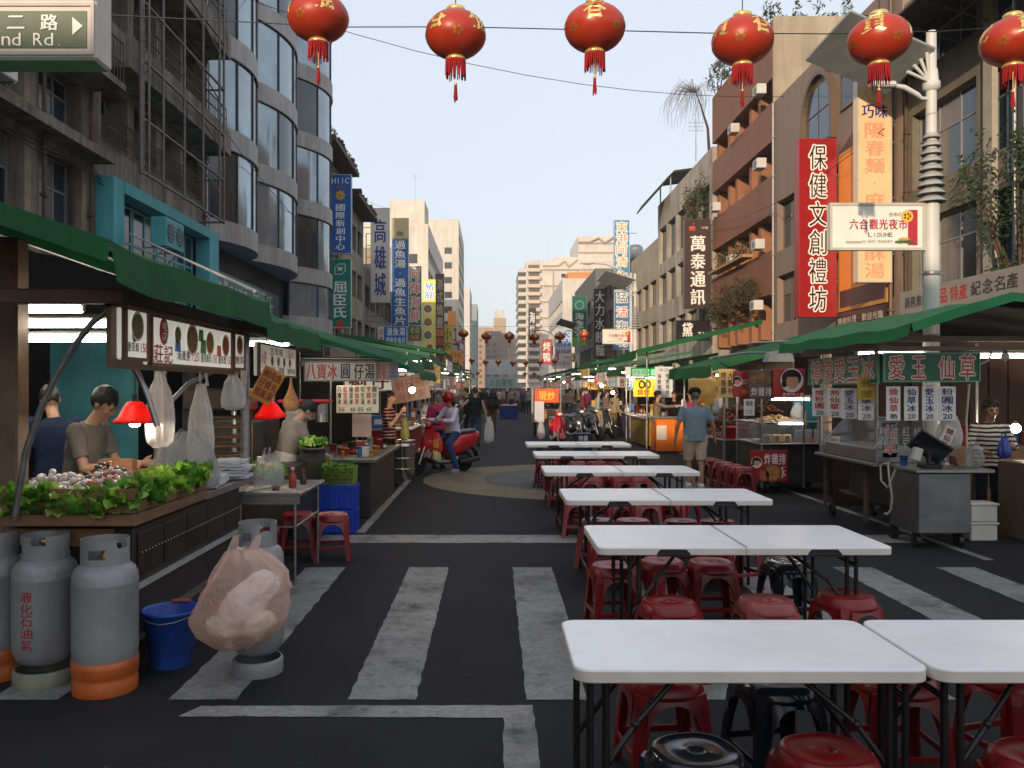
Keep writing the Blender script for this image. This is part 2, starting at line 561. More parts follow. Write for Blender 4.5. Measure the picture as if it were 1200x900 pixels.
# ---------------------------------------------------------------- facade tools
GLASS = [mat('glass_dark', (.012, .015, .018), .08, var=.25, scale=.8, spec=.6),
         mat('glass_grey', (.05, .06, .065), .14, var=.35, scale=.7, spec=.6),
         mat('glass_blue', (.03, .05, .07), .06, var=.25, scale=.6, spec=.7),
         mat('glass_curtain', (.16, .155, .14), .25, var=.35, scale=2.5, spec=.5, stretch=(3, 3, .1))]
FR_AL = mat('window_aluminium', (.30, .31, .31), .45, .4, var=.15)
FR_DK = mat('window_dark_metal', (.05, .05, .052), .5, .3, var=.15)
FR_BR = mat('window_brown_metal', (.16, .10, .06), .5, .2, var=.15)
CONC = mat('concrete_grey', (.26, .235, .20), .9, var=.4, scale=.9, streak=.95, grime=(.03, .025, .02), bump=.35, bscale=25)
CONC2 = mat('concrete_brown', (.26, .22, .175), .9, var=.45, scale=.8, streak=.95, grime=(.028, .022, .017), bump=.35, bscale=25)
CREAM = mat('cream_render', (.64, .59, .51), .85, var=.14, scale=.35, streak=.3, grime=(.25, .2, .15))
BEIGE = mat('beige_render', (.40, .34, .25), .88, var=.2, scale=.5, streak=.45, grime=(.12, .1, .075))
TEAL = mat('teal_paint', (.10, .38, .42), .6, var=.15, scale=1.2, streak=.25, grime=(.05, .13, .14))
WHITE = mat('white_paint_old', (.62, .61, .57), .65, var=.12, scale=1.2, streak=.25, grime=(.25, .23, .2))
GALV = mat('galv', (.32, .32, .31), .45, .6)
STEEL = mat('stainless', (.34, .33, .32), .38, .85, var=.25, scale=3, stretch=(1, 1, 6))
RUST = mat('rusty_iron', (.12, .075, .05), .8, .2, var=.4, scale=6)
BLACK = mat('black_plastic', (.012, .012, .013), .45, var=.2)
DARKM = mat('dark_steel', (.04, .04, .042), .5, .5, var=.25)

def fbox(m, s, X, e0, e1, y0, y1, z0, z1, k=None):
    a, b = X + s * e0, X + s * e1
    m.box(min(a, b), max(a, b), y0, y1, z0, z1, k)

def window(root, s, X, e, y0, y1, z0, z1, nc=2, tr=0.0, frame=None, ft=.05, glass=None, sill=None, rnd=RND):
    """window part (frame with posts and transom) with each pane as a sub-part; e is how far out of X it sits"""
    frame = frame or FR_AL
    m = MB(); fbox(m, s, X, e, e + .05, y0, y1, z0, z0 + ft); fbox(m, s, X, e, e + .05, y0, y1, z1 - ft, z1)
    cols = [y0 + (y1 - y0) * i / nc for i in range(nc + 1)]
    for i, y in enumerate(cols):
        a = y if i == 0 else (y - ft if i == nc else y - ft / 2)
        fbox(m, s, X, e, e + .048, a, a + ft, z0 + ft, z1 - ft)
    zt = z0 + (z1 - z0) * tr if tr else None
    if zt:
        for i in range(nc):
            fbox(m, s, X, e, e + .044, cols[i] + ft * .6, cols[i + 1] - ft * .6, zt - ft / 2, zt + ft / 2)
    w = m.build('window', frame, root, True)
    for i in range(nc):
        for za, zb in (((z0, zt), (zt, z1)) if zt else ((z0, z1),)):
            p = MB(); fbox(p, s, X, e + .012, e + .022, cols[i] + ft * .3, cols[i + 1] - ft * .3, za + ft * .3, zb - ft * .3)
            p.build('pane', glass or rnd.choice(GLASS), w, True)
    if sill is not None:
        m = MB(); fbox(m, s, X, e + .05, e + .30, y0 - .06, y1 + .06, z0 - .08, z0)
        m.build('sill', sill, w, True)
    return w

def facade(root, s, X, y0, y1, ztop, rows, nb, wall, recess=.22, pier=.4, depth=10.0, nc=2, tr=.0, frame=None, glass=None, sill=None, ground=3.4, skip=(), rnd=RND, shop=True):
    """wall with real recessed openings: solid mass behind, piers and spandrels in front; rows = (sill height, head height)"""
    m = MB()
    fbox(m, s, X, -depth, -recess, y0, y1, 0 if not shop else ground, ztop)
    if shop:                                               # open arcade on the ground floor
        fbox(m, s, X, -depth, -3.2, y0, y1, 0, ground - .002)
        k = max(1, int((y1 - y0) / 4.5))
        for i in range(k + 1):
            yc = y0 + .25 + (y1 - y0 - .5) * i / k
            fbox(m, s, X, -.55, -.005, yc - .25, yc + .25, .1, ground - .002)
    zs = [ground] + [z for r in rows for z in r] + [ztop]
    for i in range(0, len(zs), 2):
        if zs[i + 1] - zs[i] > .01: fbox(m, s, X, -recess + .001, 0, y0, y1, zs[i], zs[i + 1])
    bw = (y1 - y0 - pier) / nb
    for z0, z1 in rows:
        for i in range(nb + 1):
            a = y0 + i * bw
            fbox(m, s, X, -recess + .001, -.004, a, a + pier, z0 - .002, z1 + .002)
    o = m.build('wall', wall, root, True)
    for j, (z0, z1) in enumerate(rows):
        for i in range(nb):
            if (i, j) in skip: continue
            a = y0 + i * bw + pier
            window(root, s, X, -recess, a, a + bw - pier, z0, z1, nc, tr, frame, .05, glass, sill, rnd)
    return o

def building(name, label, x, y, group=None): return thing(name, label, 'building', (x, y, 0), 0, group)

def railing(root, s, X, e, y0, y1, z0, z1, step=.16, mt=None, name='railing'):
    m = MB()
    for z in (z0, (z0 + z1) / 2, z1): fbox(m, s, X, e, e + .03, y0, y1, z - .015, z + .015)
    n = int((y1 - y0) / step)
    for i in range(n + 1):
        y = y0 + (y1 - y0) * i / n
        fbox(m, s, X, e + .006, e + .022, y - .008, y + .008, z0, z1)
    return m.build(name, mt or RUST, root, True)

def ac_unit(label, s, X, y, z, fans=1, w=.8, h=.56, mt=None, arm=True, group=None):
    o = thing('air_conditioner', label, 'air conditioner', (X + s * .02, y, z), PI / 2 if s > 0 else -PI / 2, group)
    m = MB(); m.cbox(-w / 2, w / 2, -.62, -.22, 0, h, .02); m.build('case', mt or WHITE, o)
    for i in range(fans):
        cx = -w / 2 + w * (i + .5) / fans
        m = MB(); m.cyl((cx, -.635, h / 2), (cx, -.618, h / 2), h * .36 if fans == 1 else min(h * .4, w * .21), n=16, smooth=False); m.build('fan', FR_DK, o)
        m = MB()
        for q in range(5):
            zq = h / 2 + (q - 2) * h * .13
            m.box(cx - h * .3, cx + h * .3, -.645, -.637, zq - .008, zq + .008)
        m.build('grille', mt or WHITE, o)
    if arm:
        m = MB()
        for xx in (-w * .4, w * .4):
            m.box(xx - .015, xx + .015, -.6, 0, -.035, -.003)
            m.cyl((xx, -.55, -.03), (xx, 0, -.5), .014, n=6)
        m.build('bracket', GALV, o)
    return o
LX, RX = -9.0, 11.5       # street fronts on the two sides
def drain_pipe(root, s, X, y, z0, z1, r=.05, mt=None):
    m = MB(); m.cyl((X + s * .09, y, z0), (X + s * .09, y, z1), r, n=8)
    for i in range(int((z1 - z0) / 1.6)): m.box(X + s * .09 - r - .02, X + s * .09 + r + .02, y - r - .02, y + r + .02, z0 + .5 + i * 1.6, z0 + .56 + i * 1.6)
    return m.build('drain_pipe', mt or GALV, root, True)

# ---------------------------------------------------------------- buildings on the side of the seafood stall
b1 = building('concrete_building', 'grimy grey concrete building with aluminium window band above the seafood stall', LX, 15)
facade(b1, 1, LX, 11.6, 18.8, 16.0, [(4.75, 6.55), (7.25, 8.3), (9.3, 11.2), (12.4, 14.2)], 3, CONC2, .38, .5, 10, 3, .64, FR_AL)
m = MB(); fbox(m, 1, LX, .003, .5, 11.6, 18.8, 6.72, 6.92); fbox(m, 1, LX, .003, .75, 15.0, 18.79, 8.35, 8.5); m.build('ledge', CONC2, b1, True)
railing(b1, 1, LX, .70, 15.05, 18.75, 8.5, 9.4)

b2 = building('concrete_building', 'grey concrete building with teal painted second storey and iron cage over its balconies', LX, 22.5)
rows2 = [(7.45, 8.75), (10.35, 11.9), (13.4, 15.0)]
facade(b2, 1, LX, 18.85, 26.2, 16.6, rows2, 4, CONC, .6, .35, 10, 2, .68, FR_AL, ground=6.5)
m = MB()
fbox(m, 1, LX, .004, .42, 18.9, 19.45, 3.3, 6.5); fbox(m, 1, LX, .004, .42, 25.3, 26.15, 3.3, 6.5)
fbox(m, 1, LX, .004, .45, 19.45, 25.3, 6.22, 6.5); fbox(m, 1, LX, .004, .40, 19.45, 25.3, 3.3, 3.75)
m.build('teal_surround', TEAL, b2, True)
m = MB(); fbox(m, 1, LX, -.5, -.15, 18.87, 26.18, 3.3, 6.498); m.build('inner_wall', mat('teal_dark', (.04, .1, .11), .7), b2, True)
FRT = mat('teal_frame', (.16, .42, .45), .5)
for a, b_ in ((19.5, 21.0), (21.05, 22.5), (22.55, 23.9), (23.95, 25.25)):
    window(b2, 1, LX, -.12, a, b_, 3.8, 6.2, 2, .62, FRT, .06)
m = MB()
for zz in (8.95, 11.95):
    fbox(m, 1, LX, .004, .8, 18.9, 26.15, zz, zz + .12); fbox(m, 1, LX, .68, .8, 18.9, 26.15, zz + .122, zz + .75)
m.build('balcony', CONC, b2, True)
for zz in (7.45, 9.7, 12.75): railing(b2, 1, LX, .72 if zz > 9 else .06, 19.2, 25.9, zz, zz + .62)
# the iron cage in front of the balconies
CAGE = mat('cage_iron', (.17, .155, .14), .6, .5, var=.4, scale=5)
cg = [19.15, 20.4, 21.8, 23.2, 24.6, 25.0]
for i, y in enumerate(cg):
    m = MB(); m.cyl((LX + .95, y, 6.6), (LX + .95, y, 16.5), .04 if i else .07, n=6)
    if i == 0:
        for q in range(40): m.cyl((LX + .95, y, 6.7 + q * .24), (LX + 1.12, y, 6.82 + q * .24), .014, n=5)
        m.cyl((LX + 1.12, y, 6.6), (LX + 1.12, y, 16.5), .03, n=6)
    m.build('cage_post', CAGE, b2, True)
for z in (6.65, 7.9, 9.25, 10.6, 12.0, 13.4, 14.9):
    m = MB(); m.cyl((LX + .95, 19.15, z), (LX + .95, 25.0, z), .035, n=6); m.cyl((LX, 25.0, z), (LX + .95, 25.0, z), .03, n=6)
    m.cyl((LX + .95, 22.5, z + .02), (LX + .95, 25.0, z - .55 if z > 7 else z), .022, n=5)
    m.build('cage_rail', CAGE, b2, True)
ac_unit('teal painted twin fan air conditioner bracketed on teal wall', 1, LX + .42, 20.9, 5.15, 2, 1.15, .72, TEAL)

for y, z, lab in ((14.2, 7.0, 'white air conditioner on the ledge over the aluminium window band'), (17.2, 9.5, 'small white air conditioner behind the balcony railing'), (16.0, 11.4, 'high white air conditioner on the grimy concrete front')):
    ac_unit(lab, 1, LX + .1, y, z, 1, .7, .5)
for y in (12.2, 16.6, 18.55): drain_pipe(b1, 1, LX, y, 3.4, 16, .045, RUST)
drain_pipe(b2, 1, LX, 26.0, 6.5, 16.5, .05, GALV); drain_pipe(b2, 1, LX, 25.8, 6.5, 16.5, .03, RUST)
m = MB()
for q in range(3): m.tube([(LX + .12 + .03 * q, 11.8 + i * 1.4, 6.55 - .06 * q - .09 * math.sin(PI * (i % 2)) - .05 * (i % 2) * (q + 1)) for i in range(11)], .015, 5)
m.build('cable_bundle', BLACK, b1, True)
# curved glass tower: three bowed bays
tw = building('glass_tower', 'office tower of bowed glass bays with pale curved bands between floors', LX, 34)
TGL = mat('tower_glass', (.30, .37, .41), .06, .55, var=.3, scale=.4, spec=1.0)
TGL2 = mat('tower_glass_clear', (.06, .07, .075), .06, .3, var=.3, scale=.6, spec=.9)
TBAND = mat('tower_band', (.38, .36, .335), .55, var=.2, scale=.8, streak=.7, grime=(.16, .145, .13))
bays = [(26.35, 30.9, .75), (30.9, 36.7, .9), (36.7, 42.3, 1.3)]
def bow(y, bay):
    t = (y - bay[0]) / (bay[1] - bay[0])
    return bay[2] * math.sin(PI * min(1, max(0, t))) ** .8
core = MB(); core.box(LX - 12, LX - .25, 26.3, 42.3, 3.3, 24.5); core.box(LX - 12, LX - 3.5, 26.3, 42.3, 0, 3.298)
core.build('core', mat('tower_core', (.05, .05, .055), .7), tw, True)
fl = [6.75 + 3.02 * i for i in range(7)]
for k, bay in enumerate(bays):
    n = 14
    ys = [bay[0] + (bay[1] - bay[0]) * i / n for i in range(n + 1)]
    for z in (fl if k < 2 else [4.1] + fl):
        m = MB()
        z0, z1 = z - .34, z + .34
        if k == 2 and z == 4.1: z0, z1 = 3.3, 4.9
        out = [(LX + bow(y, bay) + .06, y) for y in ys]
        poly = [(LX - .24, bay[0])] + out + [(LX - .24, bay[1])]
        m.prism([(p[0], p[1]) for p in poly], z0, z1, 'z')
        m.build('floor_band', TBAND, tw, True)
    lev = ([(4.9, fl[0] - .34)] if k == 2 else []) + [(fl[i] + .34, fl[i + 1] - .34) for i in range(6)]
    for j, (z0, z1) in enumerate(lev):
        mm = MB()
        npan = 4
        for q in range(npan):
            m = MB(); a = bay[0] + (bay[1] - bay[0]) * q / npan; b_ = bay[0] + (bay[1] - bay[0]) * (q + 1) / npan
            yy = [a + .02 + (b_ - a - .04) * i / 4 for i in range(5)]
            m.sheet([[(LX + bow(y, bay), y, z) for y in yy] for z in (z0, z1)], thick=0)
            m.build('pane', TGL if (q + j * 2 + k) % 4 else TGL2, tw, True)
            mm.box(LX + bow(a, bay) - .03, LX + bow(a, bay) + .05, a - .03, a + .03, z0, z1)
        mm.box(LX + bow(bay[1], bay) - .03, LX + bow(bay[1], bay) + .05, bay[1] - .05, bay[1] - .001, z0, z1)
        for y0_, y1_ in zip(ys[:-1], ys[1:]):
            mm.cyl((LX + bow(y0_, bay) + .04, y0_, z1 - .03), (LX + bow(y1_, bay) + .04, y1_, z1 - .03), .04, n=5)
        mm.build('mullions', FR_DK, tw, True)

b3 = building('old_building', 'weathered beige old building with crumbling eaves behind the blue projecting sign', LX, 48)
facade(b3, 1, LX, 42.45, 50.0, 14.6, [(4.6, 6.2), (7.6, 9.3), (10.8, 12.6)], 3, mat('stained_beige', (.30, .26, .2), .9, var=.3, scale=.7, streak=.8, grime=(.05, .04, .03)), .3, .5, 10, 2, .6, FR_DK)
facade(b3, 1, LX, 50.0, 58.0, 13.6, [(4.6, 6.2), (7.6, 9.3), (10.6, 12.2)], 3, mat('stained_beige2', (.36, .31, .23), .9, var=.3, scale=.7, streak=.7, grime=(.06, .05, .04)), .3, .5, 10, 2, .6, FR_DK)
m = MB()
for y0_, y1_, z in ((42.5, 50, 14.3), (50.0, 58, 13.2)):
    fbox(m, 1, LX, .004, 1.0, y0_, y1_ - .01, z, z + .25)
for i in range(70):
    y = 42.7 + i * .21; zb = 14.552 if y < 49.8 else 13.452; fbox(m, 1, LX, RND.uniform(.2, .6), RND.uniform(.7, 1.12), y, y + RND.uniform(.1, .2), zb, zb + RND.uniform(.05, .22) + .25 * max(0, noise.noise((y * .7, 0, 0))))
m.build('eaves', RUST, b3, True)

def rear(name, label, s, y0, y1, h, wall, rows, nb, X=None, depth=14, side=None, nc=2, frame=None, sidewin=None, shop=True, group=None):
    X = (LX if s > 0 else RX) if X is None else X
    b = building(name, label, X, (y0 + y1) / 2, group)
    facade(b, s, X, y0, y1, h, rows, nb, wall, .3, .5, depth, nc, 0, frame or FR_DK, None, None, 3.4, (), RND, shop)
    if side is not None:
        m = MB(); fbox(m, s, X, -depth + .01, -.01, y0 - .12, y0 - .005, 3.0, h - .02); m.build('gable', side, b, True)
    if sidewin:                                          # windows on the wall that faces down the street towards the crossing
        wm = MB(); sw, sh = sidewin['w'], sidewin['h']
        wm.box(0, sw, -.16, -.13, 0, .08); wm.box(0, sw, -.16, -.13, sh - .08, sh); wm.box(0, .08, -.158, -.13, .08, sh - .08); wm.box(sw - .08, sw, -.158, -.13, .08, sh - .08); wm.box(sw / 2 - .04, sw / 2 + .04, -.156, -.13, .08, sh - .08)
        fm = wm.mesh('window', frame or FR_DK)
        pm = MB(); pm.box(.06, sw - .06, -.142, -.135, .06, sh - .06); pmm = pm.mesh('pane', GLASS[1])
        for z in sidewin['z']:
            for e in sidewin['e']:
                xa = X - s * e - (0 if s < 0 else sw)
                w = link('window', fm, b, (xa - X, y0 - (y0 + y1) / 2, z)); link('pane', pmm, w)
    return b
rear('shop_house', 'low grimy grey shop house beside the old beige building', 1, 58.1, 76, 10.2, CONC, [(4.6, 6.2), (7.4, 9.0)], 6)
rear('shop_house', 'beige shop house behind the tall blue fish soup sign', 1, 76.1, 95, 14.5, BEIGE, [(4.6, 6.2), (7.6, 9.2), (10.6, 12.2)], 6, side=BEIGE, sidewin=dict(w=1.6, h=1.5, z=[11.5], e=[1.2, 3.6]))
rear('shop_house', 'pale rendered shop house behind the green seafood sign', 1, 95.1, 115, 12.5, WHITE, [(4.6, 6.2), (7.6, 9.2)], 6)
rear('apartment_block', 'cream apartment block with a rooftop box rising over the shop houses', 1, 116, 150, 24.5, CREAM, [(4.6 + 3 * i, 6.2 + 3 * i) for i in range(6)], 8, side=CREAM, sidewin=dict(w=1.4, h=1.3, z=[13, 16, 19], e=[1.5, 5.0]))
m = MB(); m.box(-14.5, -9.6, 117, 124, 24.5, 28); tag(m.build('rooftop_room', CREAM), 'cream rooftop room on the apartment block roof', 'rooftop room')
rear('apartment_block', 'tall narrow cream tower block with dark ribbed street side', 1, 170, 200, 36, CREAM, [(4.6 + 3 * i, 6.2 + 3 * i) for i in range(10)], 6, X=-7.0, depth=10, side=CREAM, sidewin=dict(w=1.5, h=1.3, z=[14 + 3 * i for i in range(6)], e=[1.4]))
rear('apartment_block', 'white slab tower far along the street', 1, 300, 330, 38, WHITE, [(5 + 3 * i, 6.4 + 3 * i) for i in range(10)], 5, X=-8.4, depth=16, side=WHITE)
rear('apartment_block', 'greenish grey tower far along the street', 1, 360, 390, 38, mat('green_grey', (.3, .36, .33), .8), [(5 + 3 * i, 6.4 + 3 * i) for i in range(10)], 5, X=-7.0, depth=10, side=mat('green_grey', (.3, .36, .33), .8))

# ---------------------------------------------------------------- buildings on the side of the lemon jelly stall
r1 = building('grey_building', 'olive grey building with wide sash windows and dark tin eaves behind the lamp post', RX, 19)
OLIVE = mat('olive_tile', (.23, .20, .145), .75, var=.18, scale=3, streak=.4, grime=(.07, .06, .04))
facade(r1, -1, RX, 12.5, 23.4, 12.4, [(4.25, 6.2), (7.1, 9.15), (10.2, 11.6)], 3, OLIVE, .25, .45, 10, 3, .64, FR_AL)
m = MB(); fbox(m, -1, RX, .004, .14, 19.05, 19.4, 3.5, 12.3); m.build('pilaster', mat('pale_stone', (.42, .38, .31), .8, var=.15), r1, True)
m = MB(); m.sheet([[(RX - 1.9, y, 10.55), (RX - .9, y, 10.9), (RX + .3, y, 11.5)] for y in (12, 15, 18, 21, 23.3)], thick=.06); m.build('eaves', mat('black_tin', (.02, .018, .016), .7, .3), r1, True)
for y in (19.2, 20.4, 21.6, 22.8): m = MB(); m.cyl((RX, y, 10.1), (RX - 1.7, y, 10.62), .03, n=5); m.build('eaves_bracket', RUST, r1, True)
window(r1, -1, RX, .02, 15.6, 18.6, 6.45, 6.95, 3, 0, FR_AL)

r2 = building('arched_window_building', 'pinkish tiled building with one round headed window behind the red sign', RX, 28.5)
PINKT = mat('pink_grey_tile', (.29, .215, .165), .7, var=.12, scale=6, streak=.3, grime=(.1, .075, .065))
facade(r2, -1, RX, 23.5, 34.35, 13.4, [(4.3, 6.2), (7.2, 9.2)], 4, PINKT, .3, .5, 10, 2, .6, FR_BR)
ARC = MB()
yc, zc, rr = 29.4, 11.4, 1.25
pts = [(yc - rr, 10.2)] + [(yc + rr, 10.2)] + [(yc + rr * math.cos(a * PI / 14), zc + rr * math.sin(a * PI / 14)) for a in range(15)]
ARC.prism(pts, RX - .03, RX - .012, 'x'); aw = ARC.build('window', FR_BR, r2, True)
for a, b_ in ((yc - rr + .12, yc - .04), (yc + .04, yc + rr - .12)):
    for za, zb in ((10.3, 11.35), (11.42, 12.3)):
        m = MB()
        zt = lambda y: min(zb, zc + math.sqrt(max(0, (rr - .1) ** 2 - (y - yc) ** 2))) if zb > 12 else zb
        yy = [a + (b_ - a) * i / 6 for i in range(7)]
        poly = [(a, za), (b_, za)] + [(y, zt(y)) for y in yy[::-1]]
        m.prism(poly, RX - .055, RX - .04, 'x'); m.build('pane', GLASS[2], aw, True)
m = MB()
for i in range(14):
    a0, a1 = i * PI / 14, (i + 1) * PI / 14
    q = [(yc + (rr + e) * math.cos(a), zc + (rr + e) * math.sin(a)) for a, e in ((a0, 0), (a0, .16), (a1, .16), (a1, 0))]
    m.prism(q, RX - .2, RX - .004, 'x')
for y0_ in (yc - rr - .16, yc + rr): m.box(RX - .2, RX - .004, y0_, y0_ + .16, 10.1, zc)
m.build('arch_surround', FR_BR, aw, True)
window(r2, -1, RX, .01, 25.2, 27.6, 10.8, 12.7, 2, .6, FR_BR)
m = MB(); fbox(m, -1, RX, .06, .5, 25.0, 27.8, 12.75, 12.85); m.build('window_hood', DARKM, r2, True)

drain_pipe(r2, -1, RX, 34.1, 3.4, 13.3); drain_pipe(r2, -1, RX, 24.0, 3.4, 13.3, .06, FR_BR); drain_pipe(r1, -1, RX, 23.1, 3.4, 12.2, .05, RUST); drain_pipe(r1, -1, RX, 18.3, 3.4, 12.2, .045)
r3 = building('brown_tiled_building', 'reddish brown tiled building with projecting bands, window boxes and air conditioners', RX, 39)
BROWN = mat('brown_tile', (.25, .115, .065), .6, var=.14, scale=9, streak=.3, grime=(.10, .06, .045))
ORNG = mat('sunlit_brown_tile', (.34, .15, .075), .6, var=.14, scale=9, streak=.2)  # brown tile with the sun's orange put into its colour
m = MB(); fbox(m, -1, RX, -10, -.9, 34.5, 43.9, 3.4, 16.6); fbox(m, -1, RX, -10, -3.2, 34.5, 43.9, 0, 3.39)
m.build('wall', mat('brown_dark_wall', (.14, .09, .075), .8, var=.2), r3, True)
for z0, z1 in ((14.5, 16.9), (11.9, 13.5), (8.9, 10.5), (5.6, 7.4)):
    m = MB(); fbox(m, -1, RX, -.88, 0, 34.5, 43.9, z0, z1); m.build('tile_band', BROWN, r3, True)
for z0, z1 in ((13.5, 14.5), (10.5, 11.9), (7.4, 8.9), (3.8, 5.6)):
    for y in (34.5, 36.7, 38.0, 40.2, 41.5, 43.5):
        m = MB(); fbox(m, -1, RX, -.88, -.25, y, y + .38, z0 + .002, z1 - .002); m.build('tile_pier', ORNG, r3, True)
    for y in (34.95, 37.15, 38.45, 40.65, 41.95):
        window(r3, -1, RX, -.86, y, y + 1.45 if y != 37.15 and y != 40.65 else y + .8, z0 + .1, z1 - .02, 2, 0, FR_AL, .05, GLASS[3] if RND.random() < .5 else None)
m = MB(); fbox(m, -1, RX, -10, -.02, 34.40, 34.49, 3.0, 17.0); m.build('gable', BEIGE, r3, True)
for y, z in ((35.2, 14.0), (39.0, 13.55), (35.2, 10.9), (42.2, 10.6), (35.4, 7.55), (39.2, 7.5), (35.6, 5.0)):
    ac_unit('white window air conditioner between brown tile bands', -1, RX + .15, y, z, 1, .62, .42, WHITE, False, 'air conditioners on the brown building')
m = MB(); fbox(m, -1, RX, .004, .5, 37.0, 42.8, 7.5, 7.62); m.build('planter_shelf', mat('planter_wood', (.42, .26, .13), .8), r3, True)

r4 = rear('old_white_house', 'stained white old house with ivy and a dark tin roof canopy', -1, 44.0, 58.4, 14.4, mat('stained_white', (.46, .41, .33), .85, var=.3, scale=.6, streak=.75, grime=(.09, .075, .05)), [(4.6, 6.2), (7.4, 9.4), (10.2, 12.6)], 5, side=mat('stained_white', (.46, .41, .33)))
m = MB(); m.sheet([[(RX - 1.5, y, z - 2.0), (RX + .3, y, z), (RX + 4, y, z + .5)] for y, z in ((54.5, 15.9), (56.5, 16.0), (58.3, 15.9))], thick=.12); m.build('roof_canopy', mat('black_tin', (.02, .018, .016), .7, .3), r4, True)
m = MB()
for y in (54.7, 58.0): m.cyl((RX + .1, y, 14.38), (RX + .1, y, 15.6), .05, n=6)
m.build('canopy_post', GALV, r4, True)
rear('shop_house', 'tan shop house with brown panels beside the tall pale blue sign', -1, 58.5, 74, 12.2, BEIGE, [(4.6, 6.4), (7.6, 9.4)], 5, side=BEIGE, sidewin=dict(w=2.0, h=.9, z=[9.4], e=[1.0]))
rear('shop_house', 'brown shop house behind the black vertical sign', -1, 74.1, 94, 13.0, mat('brown_plain', (.2, .13, .09), .8, var=.2), [(4.6, 6.4), (7.6, 9.4), (10.4, 12)], 6)
rear('shop_house', 'dark green grey shop house with a blank upper wall', -1, 94.2, 118, 15.2, mat('dark_grey_render', (.17, .17, .155), .85, var=.2, streak=.4), [(4.6, 6.4), (7.6, 9.4), (10.4, 12)], 6, side=mat('dark_grey_render', (.17, .17, .155)))
rear('shop_house', 'white shop house with orange roof tank beyond the green grey one', -1, 128, 160, 18.5, WHITE, [(4.6 + 3 * i, 6.2 + 3 * i) for i in range(4)], 8, X=10.6, side=CREAM)
m = MB(); m.cbox(11.5, 16.0, 129, 134, 18.52, 19.6, .05); tag(m.build('roof_tank', plain('#c98a5a', .7)), 'orange tank on the white shop house roof', 'roof tank')
# cream high-rise with balconies on its street side
hr = building('high_rise', 'tall cream high-rise with stacked balconies and zigzag parapet line', 12, 270)
m = MB(); m.box(10.6, 45, 270, 300, 0, 43); m.box(27.5, 41, 270.5, 300, 43, 51); m.box(20, 27.4, 271, 290, 43, 44.2); m.build('wall', CREAM, hr, True)
m = MB()
for i in range(4): m.box(11.2 + i * 8, 11.55 + i * 8, 269.7, 269.98, 4, 39.8)
for z in (39.8, 34.6, 29.4, 24.2): m.box(16, 44.9, 269.62, 269.96, z, z + .4)
for z in (48.4, 45.4): m.box(27.5, 40.9, 270.1, 270.45, z, z + .4)
m.build('pilasters', mat('dark_cream_trim', (.42, .34, .25), .8), hr, True)  # trim in a darker tone than the cream walls
for i in range(15):
    z = 3.5 + i * 2.55
    m = MB(); m.box(8.1, 10.58, 270.1, 299, z, z + 1.15); m.build('balcony', CREAM, hr, True)
    m = MB(); m.box(11.0, 15.2, 268.7, 269.96, z, z + 1.1); m.build('balcony', mat('cream_balcony', (.62, .5, .36), .8, var=.1), hr, True)
    m = MB(); m.box(11.3, 14.9, 269.8, 269.95, z + 1.15, z + 2.3); m.build('window', mat('far_recess', (.14, .11, .09), .6), hr, True)
    if i in (3, 6, 9, 11, 13):
        for xx in (22, 26): m = MB(); m.box(xx, xx + 1.3, 269.8, 269.97, z + .8, z + 2.0); m.build('window', GLASS[0], hr, True)
for grp in ((((16, 41.2), (21, 41.2)), ((21, 41.2), (23, 42.6)), ((23, 42.6), (24.5, 41)), ((24.5, 41), (27, 43))), (((27.5, 48.9), (31, 48.9)), ((31, 48.9), (34, 50.2)), ((34, 50.2), (36, 48.7)), ((36, 48.7), (39.5, 50.9)))):
    m = MB()
    for p0, p1 in grp: m.cyl((p0[0], 269.9, p0[1]), (p1[0], 269.9, p1[1]), .28, n=6); m.sph((p1[0], 269.9, p1[1]), .3, 6, 5)
    m.build('parapet_zigzag', mat('dark_cream_trim', (.42, .34, .25)), hr, True)
# closing view of the street
for nm, lab, x0, x1, y, h, cl in (('far_block', 'pinkish apartment block closing the end of the street', -14, 0, 430, 33, (.45, .31, .22)),
                                  ('far_block', 'tan stair tower block at the end of the street', .2, 6.6, 425, 37.5, (.42, .33, .22)),
                                  ('far_block', 'grey brown low block at the end of the street', -4, 4, 415, 30, (.28, .22, .18)),
                                  ('far_block', 'beige wide block at the end of the street', 6.8, 24, 428, 29, (.48, .37, .25))):
    b = building(nm, lab, (x0 + x1) / 2, y)
    w = mat('far_%d' % int(h), cl, .85, var=.12, scale=.2)
    m = MB(); m.box(x0, x1, y, y + 14, 0, h); m.build('wall', w, b, True)
    wm = MB(); wm.box(-.7, .7, -.12, -.02, 0, 1.3); wmm = wm.mesh('window', mat('far_recess', (.14, .11, .09)))
    if h != 37.5 and h != 29:
        for i in range(int((x1 - x0) / 3)):
            for j in range(int((h - 6) / 3.1)):
                link('window', wmm, b, (x0 + 1.5 + i * 3 - (x0 + x1) / 2, 0, 4 + j * 3.1))
b = building('far_block', 'pale stair head box on top of the tan stair tower', 3.4, 426); m = MB(); m.box(.8, 5.8, 426, 434, 37.52, 41.5); m.build('wall', CREAM, b, True)

